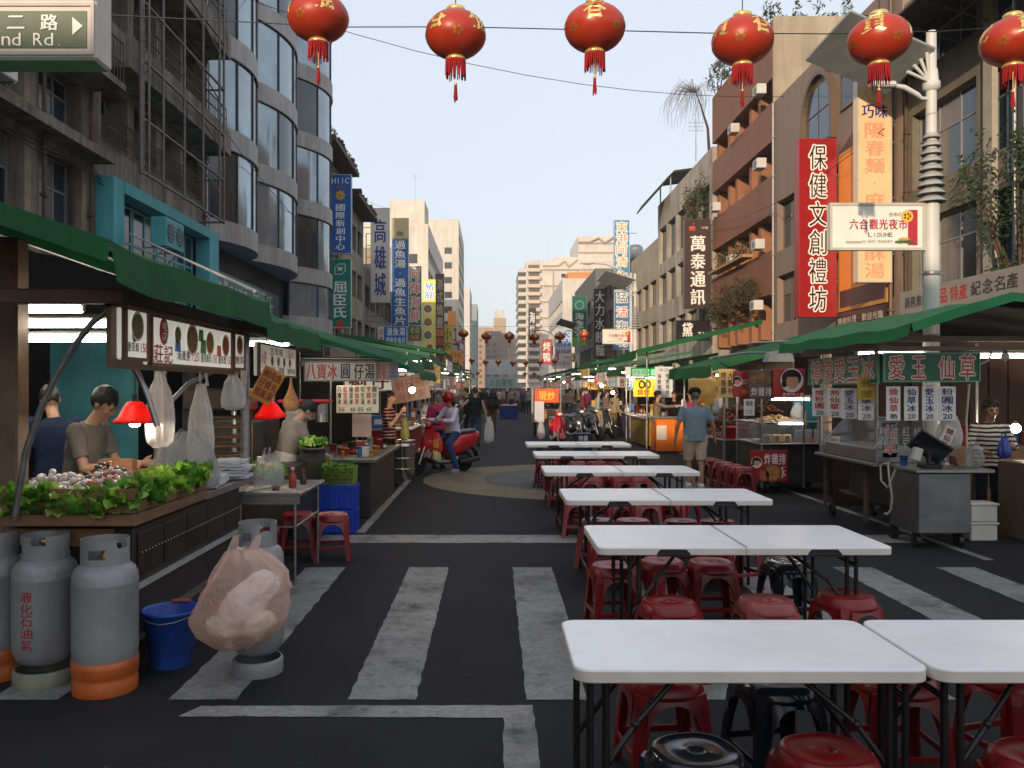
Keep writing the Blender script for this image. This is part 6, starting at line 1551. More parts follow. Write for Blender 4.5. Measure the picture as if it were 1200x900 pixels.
# ---------------------------------------------------------------- gas cylinders
GAS = mat('cylinder_grey', (.27, .27, .275), .42, .1, var=.2, scale=3, streak=.5, grime=(.1, .085, .07), bump=.15, bscale=30)
GASO = mat('cylinder_orange', (.5, .11, .02), .5, var=.3, scale=8, streak=.3)
GASY = mat('cylinder_foot', (.22, .22, .17), .6, var=.3, scale=6)
def gas_cylinder(label, x, y, rz, base, text=True, scale=1.0, h=.70, r=.175):
    o = thing('gas_cylinder', label, 'gas cylinder', (x, y, 0), rz)
    z0 = .09
    m = MB(); m.lathe([(.02, z0 + .015), (r * .6, z0 + .02), (r * .86, z0 + .05), (r * .97, z0 + .10), (r, z0 + .15), (r, h * .5), (r, h - .10), (r * 1.004, h - .097), (r * 1.004, h - .09), (r, h - .087), (r * .985, h - .05), (r * .9, h - .015), (r * .72, h + .012), (r * .4, h + .03), (0, h + .035)], 32)
    m.build('tank', GAS, o)
    m = MB()
    foot = [(r * .97, .0), (r * .985, .012), (r * .985, .075), (r * .93, .09)] if base != 'orange' else [(r * .97, 0), (r * .985, .01), (r * .985, .075), (r * .94, .09), (r * 1.003, .105), (r * 1.006, .15), (r * 1.004, .185)]
    m.lathe(foot + [(p[0] - .01, p[1]) for p in foot[::-1]], 32); m.build('foot_ring', GASO if base == 'orange' else (GASY if base == 'yellow' else GAS), o)
    m = MB(); m.lathe([(.026, h + .03), (.03, h + .05), (.022, h + .06), (.022, h + .09), (.034, h + .095), (.034, h + .12), (0, h + .122)], 12); m.cyl((.02, 0, h + .075), (.07, 0, h + .075), .014, n=8); m.build('valve', mat('brass', (.4, .28, .1), .4, .8), o)
    m = MB(); rc = r * .73; n = 40                           # collar with two hand holes
    for i in range(n):
        a0, a1 = 2 * PI * i / n, 2 * PI * (i + 1) / n
        hole = i in (2, 3, 4, 5, 6, 22, 23, 24, 25, 26)
        gap = 30 <= i <= 33
        for za, zb in (((h + .0, h + .045), (h + .1, h + .15)) if hole else ((h + .0, h + .15 - (.05 if gap else 0)),)):
            vs = [(rr * math.cos(a), rr * math.sin(a), z) for z in (za, zb) for rr in (rc, rc - .008) for a in (a0, a1)]
            m.add(vs, [(0, 1, 5, 4), (3, 2, 6, 7), (4, 5, 7, 6), (1, 0, 2, 3), (0, 4, 6, 2), (1, 3, 7, 5)], 0, False)
    m.build('collar', GAS, o)
    if text:
        m = MB(); letters(m, '液化石油氣', -.025, .045, h * .32, h * .80, 0, True, 0, .1)
        m.v = [(((r + .0025) * math.sin(p[0] / r)), -(r + .0025) * math.cos(p[0] / r), p[2]) for p in m.v]
        m.build('lettering', plain('#a8242c', .5), o)
    return o
gas_cylinder('grey gas cylinder with rusty orange foot beside the blue bucket', -2.18, 4.70, .9, 'orange', False)
gas_cylinder('grey gas cylinder with red characters and dull yellow foot', -2.585, 4.83, -.15, 'yellow', True, h=.70)
gas_cylinder('grey gas cylinder with red characters and orange foot against the brown post', -2.935, 4.93, -.05, 'orange', True)
gas_cylinder('small grey gas cylinder carrying a pink plastic bag', -1.405, 4.99, .4, 'grey', False, h=.745, r=.152)

# pink bag hung on the small cylinder: handles pulled over the collar, contents sagging to one corner
pb = thing('shopping_bag', 'thin pink plastic bag with pale rolls inside hung over a gas cylinder', 'plastic bag', (-1.425, 4.80, .21))
PINK = mat('pink_bag', (1.0, .64, .52), .16, var=.12, scale=7, bump=1.0, bscale=40, transl=.35, alpha=.46)
BAGP = [(.0, .0, .03, .02), (.0, .012, .11, .06), (.0, .05, .17, .10), (.0, .12, .225, .13), (.01, .22, .255, .14), (.03, .33, .25, .135), (.04, .42, .21, .115), (.025, .50, .14, .09), (.0, .56, .085, .07)]
BAGP = [tuple(p + (q - p) * t / 3 for p, q in zip(BAGP[i], BAGP[i + 1])) for i in range(len(BAGP) - 1) for t in range(3)] + [BAGP[-1]]
m = MB(); n = 72; vs = []
for j, (cx, z, rx, ry) in enumerate(BAGP):
    for i in range(n):
        a = 2 * PI * i / n
        fold = (.012 + .10 * (z / .54) ** 2) * math.sin(a * 11 + z * 6) + .10 * noise.noise((math.cos(a) * 2.2, math.sin(a) * 2.2, z * 5)) - .10 * abs(noise.noise((math.cos(a) * 5, math.sin(a) * 5, z * 9))) + .05
        k = 1 + fold
        lx, ly = rx * k * math.cos(a), ry * k * math.sin(a)
        corner = max(0, -math.cos(a)) ** 4 * max(0, 1 - abs(z - .19) / .15)
        vs.append((cx + lx - .06 * corner, ly - .03 - .04 * math.sin(PI * z / .6), z + .09 * math.cos(a) * (rx / .3) * (.7 if z < .3 else .3) + .015 * noise.noise((a * 2, z * 9, 7))))
m.add(vs, [(j * n + i, j * n + (i + 1) % n, (j + 1) * n + (i + 1) % n, (j + 1) * n + i) for j in range(len(BAGP) - 1) for i in range(n)], 0, True)
m.build('bag', PINK, pb)
for sx in (-1, 1):
    m = MB(); m.sheet([[(sx * .055 + dx, -.07 - .01 * abs(dx) * 20, .50) for dx in (-.05, -.02, .02, .05)], [(sx * .06 + dx, -.02, .575) for dx in (-.028, -.01, .01, .028)], [(sx * .065 + dx, .05, .625) for dx in (-.016, -.006, .006, .016)], [(sx * .065 + dx, .12, .62) for dx in (-.014, -.005, .005, .014)]])
    m.build('handle', PINK, pb)
PALE = mat('pale_wrap', (.95, .90, .80), .6, var=.25, scale=12, bump=.6, bscale=40)
def crumpled(name, c, r, tilt, seed, mt):
    """crushed paper-like lump"""
    m = MB(); m.sph((0, 0, 0), 1.0, 26, 18)
    R_ = Matrix.Rotation(tilt, 3, 'Y')
    out = []
    for p in m.v:
        v = Vector(p); k = 1 + .22 * noise.noise(v * 1.7 + Vector((seed, 0, 0))) - .26 * abs(noise.noise(v * 3.4 + Vector((0, seed, 0))))
        q = R_ @ Vector((v.x * r[0] * k, v.y * r[1] * k, v.z * r[2] * k)); out.append((c[0] + q.x, c[1] + q.y, c[2] + q.z))
    m.v = out; m.build(name, mt, pb)
crumpled('contents', (.03, -.06, .27), (.11, .085, .24), .75, 2.3, PALE)
crumpled('contents', (-.08, -.05, .13), (.12, .075, .075), .2, 5.1, mat('pale_food', (.92, .78, .60), .6, var=.35, scale=14, bump=.6, bscale=30))
crumpled('contents', (.09, -.06, .15), (.11, .08, .09), -.3, 8.4, mat('pale_food', (.85, .66, .46)))

bk = thing('blue_bucket', 'scuffed blue plastic bucket with wire handle beside the gas cylinders', 'bucket', (-1.97, 5.12, 0))
m = MB(); m.lathe([(.118, 0), (.122, .004), (.165, .325), (.176, .328), (.176, .345), (.166, .345), (.160, .33), (.118, .012), (0, .012)], 28)
m.build('pail', mat('scuffed_blue_plastic', (.018, .085, .42), .42, var=.2, scale=4, streak=.4, grime=(.2, .25, .4)), bk)
m = MB(); m.tube([(-.17, 0, .335), (-.15, -.09, .315), (-.08, -.16, .30), (0, -.178, .29), (.08, -.16, .30), (.15, -.09, .315), (.17, 0, .335)], .004, 5); m.build('wire_handle', GALV, bk)
m = MB(); m.cyl((-.05, .15, .35), (.06, .16, .352), .012, n=8); m.build('grip', plain('#b05a48', .5), bk)
o = thing('red_tin', 'small red tin lying under the seafood cart', 'tin', (-2.0, 6.1, .06)); m = MB(); m.cyl((-.05, 0, 0), (.05, .05, .04), .045, n=12); m.build('tin', plain('#c02c1c', .4), o)
o = thing('white_pail', 'white plastic pail behind the scooter rider', 'bucket', (px(538, 21), 21.0, 0)); m = MB(); m.lathe([(.12, 0), (.15, .36), (.165, .365), (.165, .38), (.0, .385)], 16); m.build('pail', WHITE, o)

# ---------------------------------------------------------------- lanterns
LRED = mat('lantern_red', (.47, .042, .016), .38, var=.14, scale=6, spec=.5, transl=.12)
LGOLD = mat('lantern_gold', (.85, .60, .20), .32, .6, var=.25, scale=14)
def sphere_wrap(m, rx, rz, z0):
    out = []
    for (x, y, z) in m.v:
        lon, lat = x / rx, (z) / rz
        k = 1.006
        out.append((k * rx * math.cos(lat) * math.sin(lon), -k * rx * math.cos(lat) * math.cos(lon), z0 + k * rz * math.sin(lat)))
    m.v = out
def make_lantern():
    o = thing('paper_lantern', 'big red lantern with gold characters strung over the crossing', 'lantern', (0, 0, 0), 0, 'big lanterns strung over the crossing')
    rx, rz = .28, .215
    m = MB(); nu, nv = 48, 16; vs = []
    for j in range(nv + 1):
        t = -1.25 + 2.5 * j / nv
        for i in range(nu):
            a = 2 * PI * i / nu; k = 1 - .012 * (i % 2)
            vs.append((rx * k * math.cos(t) * math.cos(a), rx * k * math.cos(t) * math.sin(a), rz * math.sin(t)))
    m.add(vs, [(j * nu + i, j * nu + (i + 1) % nu, (j + 1) * nu + (i + 1) % nu, (j + 1) * nu + i) for j in range(nv) for i in range(nu)], 0, True); m.build('shell', LRED, o)
    m = MB(); m.lathe([(.0, .262), (.07, .258), (.085, .245), (.088, .215), (.07, .2)], 20); m.build('top_cap', LGOLD, o)
    m = MB(); m.lathe([(.075, -.2), (.092, -.215), (.09, -.245), (.06, -.255), (0, -.256)], 20); m.build('bottom_cap', LGOLD, o)
    m = MB()
    for i in range(30):
        a = 2 * PI * i / 30; L = .13 + .05 * RND.random()
        m.cyl((.086 * math.cos(a), .086 * math.sin(a), -.235), (.092 * math.cos(a) + RND.uniform(-.008, .008), .092 * math.sin(a), -.24 - L), .009, .005, n=5)
    m.build('fringe', mat('fringe_red', (.36, .015, .02), .7, var=.2), o)
    m = MB(); m.cyl((0, 0, -.25), (0, 0, -.45), .003, n=4); m.sph((0, 0, -.455), .016, 8, 6); m.build('bead', LGOLD, o)
    m = MB()
    for i in range(8): m.cyl((.008 * math.cos(i), .008 * math.sin(i), -.465), (.016 * math.cos(i * .8), .016 * math.sin(i * .8), -.58 - .02 * (i % 3)), .006, n=4)
    m.build('tassel', mat('fringe_red', (.36, .015, .02)), o)
    for i, ch in enumerate('福財寶春'):
        m = MB(); a = i * PI / 2 + .35; letters(m, ch, a * rx - .12, a * rx + .12, -.02, .235, 0, False, 1)
        sphere_wrap(m, rx, rz, 0); m.build('gold_character', LGOLD, o)
    m = MB()
    for i in range(4):
        a = i * PI / 2 + .35 + PI / 4
        for q in range(5):
            b_ = q * 2 * PI / 5; m.add([(a * rx + .035 * math.cos(b_) + .02 * math.cos(b_ + k), 0, -.06 + .03 * math.sin(b_) + .02 * math.sin(b_ + k)) for k in (0, 1.5, 3, 4.6)], [(0, 1, 2, 3)])
    sphere_wrap(m, rx, rz, 0); m.build('gold_flower', mat('lantern_gold_dull', (.36, .16, .03), .5, .4), o)
    m = MB(); m.cyl((0, 0, .25), (0, 0, .42), .005, n=4); m.build('string', BLACK, o)
    return o
lan0 = make_lantern()
rows_l = [(7.7, ((373, 21), (534, 41), (697, 33), (870, 48), (1030, 47), (1187, 49)), None, None, 1.0),
          (45.0, ((543, 391), (570, 394), (597, 394), (626, 395), (656, 394), (685, 392)), 'red lantern on the second string, beyond the glass tower', 'lanterns of the second string', 1.0),
          (76.0, ((553, 422), (569, 424), (584, 424), (601, 425), (616, 425), (633, 424), (650, 423)), 'small red lantern on the third string far down the street', 'lanterns of the third string', 1.0),
          (115.0, ((560, 437), (571, 438), (582, 438), (593, 438), (604, 438), (615, 438), (626, 438)), 'tiny red lantern on the farthest string before the white gate', 'lanterns of the farthest string', 1.0)]
first = True
for d, ps, lab, grp, sc_ in rows_l:
    pp = []
    for i, (x, y) in enumerate(ps):
        loc = (px(x, d), d, pz(y, d)); pp.append(loc)
        if first: lan0.location = loc; first = False
        else: copy_tree(lan0, None, loc, i * .55, lab, grp)
    o = thing('lantern_cable', 'thin black cable carrying the lantern string %s' % ('over the crossing' if d < 10 else 'at the glass tower' if d < 50 else 'of the third row' if d < 100 else 'before the white gate'), 'cable', (pp[0][0], d, pp[0][2] + .42))
    top_z = max(p[2] for p in pp) + .38
    pts = [(LX + .4, d, top_z + .4)] + [(p[0], p[1], top_z) for p in pp] + [(RX - .4, d, top_z + .4)]
    m = MB(); m.tube(pts, .008, 5)
    if d < 10: m.tube([(p[0], p[1] + 1.2, p[2] + .02 + .04 * math.sin(i)) for i, p in enumerate(pts)], .006, 5)
    m.build('cable', BLACK, o, True)
    for p in pp:
        m = MB(); m.cyl((p[0], p[1], p[2] + .25), (p[0], p[1], top_z), .005, n=4); m.build('drop_string', BLACK, o, True)

# ---------------------------------------------------------------- lamp posts with market signs
LAMPW = mat('lamp_white', (.62, .60, .56), .5, var=.1, streak=.25, grime=(.3, .27, .22))
def lamp_post(label, x, y):
    o = thing('lamp_post', label, 'street lamp', (x, y, 0), 0, None)
    m = MB(); m.cbox(-.16, .16, -.16, .16, 0, .3, .02); m.cyl((0, 0, .3), (0, 0, 4.0), .098, .095, n=20); m.build('post', LAMPW, o)
    m = MB(); m.cyl((0, 0, 4.0), (0, 0, 6.15), .068, .06, n=16); m.lathe([(.06, 6.15), (.055, 6.17), (0, 6.18)], 16); m.build('upper_pole', LAMPW, o)
    for i in range(9):
        z = 4.02 + i * .1; r = .175 - i * .009
        m = MB(); m.lathe([(r * .55, z + .06), (r, z), (r, z + .012), (r * .6, z + .075)], 20); m.build('ring_fin', mat('fin_grey', (.4, .39, .37), .5, .2), o)
    m = MB(); m.lathe([(.07, 5.42), (.105, 5.45), (.105, 5.52), (.085, 5.55), (.075, 5.68), (.062, 5.7)], 18); m.build('collar', LAMPW, o)
    m = MB(); m.M = Matrix.Translation((-.72, .1, 5.92)) @ Matrix.Rotation(.14, 4, 'Y') @ Matrix.Rotation(-.45, 4, 'X') @ Matrix.Rotation(.28, 4, 'Z'); m.cbox(-.66, .62, -.42, .42, -.02, .02, .008); m.build('panel', mat('panel_grey', (.33, .33, .33), .5, .2), o)
    m = MB()
    for i in range(4): m.cyl((-.05, -.05, 5.52), (-.36 + i * .08, -.12, 5.62 + i * .08), .016, .024, n=6)
    m.cyl((0, 0, 5.98), (-.35, 0, 5.95), .02, n=6); m.build('strut', LAMPW, o)
    m = MB(); m.tube([(0, 0, 5.32), (-.14, -.03, 5.32), (-.2, -.05, 5.36), (-.38, -.08, 5.44), (-.58, -.1, 5.47)], [.024, .024, .03, .032, .02], 8); m.cbox(-.82, -.5, -.16, -.04, 5.43, 5.5, .02); m.build('lamp_arm', LAMPW, o)
    for z in (2.3, 3.1):
        m = MB(); m.lathe([(.099, z), (.104, z + .01), (.104, z + .05), (.099, z + .06)], 20); m.cyl((-.15, 0, z + .03), (.17, 0, z + .03), .012, n=6); m.build('clamp', GALV, o)
    s = board('market_sign', '', (-.695, -.04, 3.42), 1.19, .585, 0, '#e4ddd0', .10, (('六合觀光夜市', .20, .44, .82, .66, 'h', '#a82030'), ('在地の味', .62, .72, .80, .80, 'h', '#8a7a70'), ('LIOUHE', .40, .28, .66, .37, 'h', '#5a5450'), ('NIGHT', .34, .15, .48, .21, 'h', '#8a827a'), ('MARKET', .5, .15, .66, .21, 'h', '#8a827a')), '#b8b2a6', fw=.03, parent=o, streak=.06)
    blob(s, [(.38, .06), (.5, .06), (.5, .5), (.38, .5)], '#b02430', -.007); blob(s, circ(.37, .42, .075), '#e8b030', -.010)
    for q in range(5): blob(s, circ(.37 + .035 * math.cos(q * 1.25), .42 + .03 * math.sin(q * 1.25), .014), '#5a3a1c', -.013)
    for q in range(3): blob(s, circ(.28 + q * .05, .1 + .035 * (q % 2), .07, .018), ['#4a6a34', '#c8942c', '#3a5a30'][q], -.012 - q * .001)
    blob(s, [(-.4, .085), (-.2, .085), (-.2, .11), (-.4, .11)], '#a8a098', -.007)
    return o
lamp_post('white street lamp with ring fins and market sign behind the jelly stall', 5.5, 10.5)
lamp_post('white street lamp with market sign near the tall pale blue sign', 5.55, 32.7)
lamp_post('white street lamp far past the pale blue sign', 5.6, 55.0)
# street lamps with curved arms
def curved_lamp(label, x, y, h, s):
    o = thing('curved_lamp', label, 'street lamp', (x, y, 0)); m = MB(); m.cyl((0, 0, 0), (0, 0, h), .09, .06, n=10); m.build('post', LAMPW, o)
    m = MB(); m.tube([(0, 0, h - .3), (s * .5, 0, h + .15), (s * 1.2, 0, h + .45), (s * 2.0, 0, h + .5)], [.05, .05, .06, .05], 8); m.build('arm', LAMPW, o); m = MB(); m.sph((s * 2.1, 0, h + .48), (.35, .12, .08), 10, 6); m.build('lamp_head', LAMPW, o)
curved_lamp('grey street lamp with long curved arm by the black script sign', 6.6, 40, 7.2, -1)
curved_lamp('grey street lamp with curved arm in front of the high-rise', 6.4, 86, 7.2, -1)

# ---------------------------------------------------------------- plants
LEAFG = [mat('leaf_dark', (.035, .075, .02), .6, var=.4, scale=6, transl=.2), mat('leaf_mid', (.07, .12, .03), .6, var=.4, scale=6, transl=.2), mat('leaf_red', (.14, .06, .04), .6, var=.4, scale=6, transl=.2)]
def foliage(m, c, r, n, s, k=None):
    for i in range(n):
        a, b_ = RND.uniform(0, 2 * PI), math.acos(RND.uniform(-1, 1)); q = RND.random() ** .4
        p = Vector((c[0] + r[0] * q * math.sin(b_) * math.cos(a), c[1] + r[1] * q * math.sin(b_) * math.sin(a), c[2] + r[2] * q * math.cos(b_)))
        if noise.noise(p * 1.6) < -.12: continue
        u = Vector((RND.uniform(-1, 1), RND.uniform(-1, 1), RND.uniform(-1, 1))).normalized(); v = u.orthogonal().normalized(); z = s * RND.uniform(.6, 1.4)
        m.add([p - u * z, p + v * z * .45, p + u * z, p - v * z * .45], [(0, 1, 2, 3)], RND.randrange(3) if k is None else k, False)
def plant(name, label, loc, clumps, n, s, stems=True, k=None, cat='plant'):
    o = thing(name, label, cat, loc); m = MB()
    for c, r in clumps: foliage(m, c, r, n, s, k)
    f = m.build('foliage', LEAFG, o)
    if stems:
        m = MB()
        for c, r in clumps: m.tube([(c[0] * .3, c[1] * .3, 0), (c[0] * .8, c[1] * .8, c[2] * .6), c], [.05, .03, .012], 5)
        m.build('stem', WOODD, o)
    return o
plant('balcony_shrub', 'overgrown green shrubs spilling over the lower brown tile band', (RX - .35, 39.5, 5.3), [((0, i * 1.05 - 3.2, .5 + .35 * math.sin(i * 2.1)), (.45, .8, .75)) for i in range(7)], 420, .075)
plant('balcony_shrub', 'potted shrubs on the planter shelf of the brown building', (RX - .3, 40.0, 7.62), [((0, i * 1.2 - 2.4, .35 + .2 * math.sin(i * 3)), (.3, .6, .45)) for i in range(5)], 220, .06)
plant('roof_tree', 'round leafy shrub on the brown building roof edge', (RX + .1, 43.2, 16.9), [((0, 0, .8), (.7, .8, .8)), ((.4, .5, 1.5), (.5, .5, .6))], 500, .09)
plant('roof_tree', 'upright reeds and shrubs on the beige gable top', (RX + 1.5, 35.0, 16.95), [((i * .55 - 1.4, .3, .55), (.3, .3, .7)) for i in range(7)], 120, .1)
o = thing('willow_tree', 'wispy bare weeping tree on the old white house roof', 'tree', (RX + .4, 46.0, 14.4))
m = MB(); m.tube([(0, 0, 0), (-.1, 0, 1.6), (-.5, .1, 3.0), (-.8, .1, 3.8)], [.09, .07, .04, .02], 6); m.build('trunk', WOODD, o)
m = MB()
for i in range(90):
    a = RND.uniform(-1.7, .9); z = 3.9 + RND.uniform(-.4, .3); L = RND.uniform(.7, 2.4); dx = RND.uniform(-.35, .1)
    m.tube([(-.8, .1, 3.6), (-.8 + a * .6, RND.uniform(-.5, .5), z), (-.8 + a + dx * .5, RND.uniform(-.5, .5), z - L * .5), (-.8 + a + dx, RND.uniform(-.5, .5), z - L)], [.012, .01, .008, .004], 3)
m.build('twigs', mat('grey_twig', (.16, .14, .12), .9), o)
plant('ivy', 'dark ivy hanging over the stained white house', (RX - .1, 46.5, 11.0), [((-.15, i * .9 - 1.5, 1.3 - .5 * (i % 2)), (.3, .7, 1.2)) for i in range(5)], 260, .09, False)
plant('climbing_shrub', 'dark climbing shrub on the olive grey building beside the pilaster', (RX - .35, 17.6, 4.0), [((0, i * .5 - .8, .8 + i % 3), (.35, .6, 1.0)) for i in range(6)], 260, .07, True, 0)
plant('roof_weeds', 'weeds along the crumbling eaves of the old beige building', (LX + .6, 47, 14.7), [((0, i * 1.2 - 4, .25), (.3, .5, .35)) for i in range(7)], 90, .08, False)
# telephone and power wires
for i, (p0, p1, sag) in enumerate((((-9, 42, 13.2), (-7.4, 60, 14.6), .5), ((LX + .9, 25, 9.5), (LX + .9, 45, 9.0), .6), ((RX - .5, 23.5, 9.0), (RX - .3, 43.5, 10.2), .6), ((LX, 28, 15.0), (RX, 33, 13.2), 1.0))):
    o = thing('overhead_wire', ['black wire from the old beige building to the white purple sign', 'black wire along the glass tower front', 'black wire along the tiled fronts', 'black wire crossing high over the street'][i], 'wire', p0); m = MB()
    m.tube([tuple(Vector(p0).lerp(Vector(p1), t / 10) - Vector((0, 0, sag * 4 * (t / 10) * (1 - t / 10)))) for t in range(11)], .012, 4); m.build('wire', BLACK, o, True)
o = thing('stay_pole', 'pale pole propped from the teal building over the green tarpaulin', 'pole', (LX + .5, 19.6, 5.0)); m = MB(); m.cyl((LX + .5, 19.5, 5.3), (px(286, 9.0), 9.4, pz(341, 9.4)), .02, n=6); m.build('pole', LAMPW, o, True)
b_ = board('wall_sign', 'dark teal shop fascia with pale letters below the glass tower', (LX - .1, 31.0, 4.35), 9.0, 1.25, PI / 2, '#0e4a4c', .12, (('watsons', .06, .2, .5, .9, 'h', '#9fb8b4'), ('屈臣氏', .56, .15, .9, .9, 'h', '#9fb8b4')))
o = thing('blue_awning', 'long faded blue sheet awning over the pavement below the tower', 'awning', (-6.5, 30, 0)); m = MB(); m.sheet([[(-6.4, y_, 3.35), (-7.6, y_, 3.75), (-8.9, y_, 4.05)] for y_ in (24, 28, 32, 36, 40)], thick=.05); m.build('sheet', mat('blue_sheet', (.05, .15, .3), .5, var=.2, streak=.3), o, True)
m = MB(); [m.cyl((-6.5, y_, .1), (-6.5, y_, 3.33), .04, n=6) for y_ in (24.2, 32, 39.8)]; m.build('post', GALV, o, True)
# gate at the far end
o = thing('white_gate', 'pale banner gate with rows of small lanterns across the far street', 'gate', (1.1, 112, 0))
for x in (-2.1, 2.0): m = MB(); m.cbox(x - .15, x + .15, -.15, .15, 0, 5.6, .02); m.build('post', WHITE, o)
for z0, z1, c in ((3.5, 5.5, '#dcdcd6'), (1.7, 3.2, '#b4c8bc')):
    m = MB(); m.cbox(-1.94, 1.84, -.1, .1, z0, z1, .02); m.build('banner', plain(c, .6, streak=.25), o)
m = MB(); letters(m, '六合夜市', -1.6, 1.5, 1.95, 2.9, -.11, False, 0); m.build('lettering', plain('#5a7468', .6), o)
# ---------------------------------------------------------------- people
REM = []                                              # objects whose surface is fused and smoothed in one go at the end
def fused(m, name, mt, parent, vox, disp=0.0):
    o = m.build(name, mt, parent)
    r = o.modifiers.new('fuse', 'REMESH'); r.mode = 'VOXEL'; r.voxel_size = vox; r.use_smooth_shade = True
    s = o.modifiers.new('soft', 'SMOOTH'); s.factor = .5; s.iterations = 4
    if disp:
        t = bpy.data.textures.get('folds') or bpy.data.textures.new('folds', 'CLOUDS'); t.noise_scale = .11; t.noise_depth = 2
        d = o.modifiers.new('folds', 'DISPLACE'); d.texture = t; d.strength = disp; d.mid_level = .5; d.texture_coords = 'GLOBAL'
    REM.append(o)
    return o
def capsule(m, p0, p1, r0, r1=None, n=10, flat0=False, flat1=False):
    r1 = r0 if r1 is None else r1
    m.cyl(p0, p1, r0, r1, n)
    if not flat0: m.sph(p0, r0, n, 6)
    if not flat1: m.sph(p1, r1, n, 6)
def loft(m, rings, n=18):
    """rings: (centre, up axis, rx, ry); closed body through ellipses"""
    vs = []
    for c, ax, rx, ry in rings:
        ax = Vector(ax).normalized(); u = Vector((1, 0, 0)); w = ax.cross(u).normalized()
        vs += [tuple(Vector(c) + u * rx * math.cos(2 * PI * i / n) + w * ry * math.sin(2 * PI * i / n)) for i in range(n)]
    k = len(rings)
    m.add(vs, [(j * n + i, j * n + (i + 1) % n, (j + 1) * n + (i + 1) % n, (j + 1) * n + i) for j in range(k - 1) for i in range(n)] + [tuple(range(n))[::-1], tuple(range((k - 1) * n, k * n))], 0, True)
SKIN = [mat('skin_a', (.46, .26, .17), .5, var=.1, scale=12), mat('skin_b', (.36, .19, .12), .5, var=.1, scale=12), mat('skin_c', (.52, .31, .21), .5, var=.1, scale=12)]
HAIR = {'black': mat('hair_black', (.010, .009, .009), .45, var=.3, scale=60, bump=.6, bscale=90), 'brown': mat('hair_brown', (.04, .024, .016), .45, var=.3, scale=60, bump=.6, bscale=90), 'grey': mat('hair_grey', (.12, .115, .11), .5, var=.3, scale=60, bump=.6, bscale=90)}
def cloth(hexcol): return mat('cloth_' + hexcol.lstrip('#'), hexcol, .85, var=.16, scale=9, bump=.35, bscale=70)
def stripes(name, cols, period):
    m = mat(name, cols[0], .85, var=.1, scale=9)
    nt = m.node_tree; N, L = nt.nodes, nt.links
    g = N.new('ShaderNodeNewGeometry'); sp = N.new('ShaderNodeSeparateXYZ'); L.new(g.outputs['Position'], sp.inputs[0])
    ns = N.new('ShaderNodeTexNoise'); ns.inputs['Scale'].default_value = 5; L.new(g.outputs['Position'], ns.inputs['Vector'])
    ad = N.new('ShaderNodeMath'); ad.operation = 'MULTIPLY_ADD'; L.new(ns.outputs['Fac'], ad.inputs[0]); ad.inputs[1].default_value = period * .7; L.new(sp.outputs['Z'], ad.inputs[2])
    dv = N.new('ShaderNodeMath'); dv.operation = 'DIVIDE'; L.new(ad.outputs[0], dv.inputs[0]); dv.inputs[1].default_value = period
    fr = N.new('ShaderNodeMath'); fr.operation = 'FRACT'; L.new(dv.outputs[0], fr.inputs[0])
    r = N.new('ShaderNodeValToRGB'); r.color_ramp.interpolation = 'CONSTANT'
    es = r.color_ramp.elements; es[0].position = 0; es[0].color = lin(cols[0]) + (1,); es[1].position = .55; es[1].color = lin(cols[1]) + (1,)
    if len(cols) > 2: e = es.new(.8); e.color = lin(cols[2]) + (1,)
    L.new(fr.outputs[0], r.inputs[0]); L.new(r.outputs[0], N['Principled BSDF'].inputs['Base Color'])
    return m

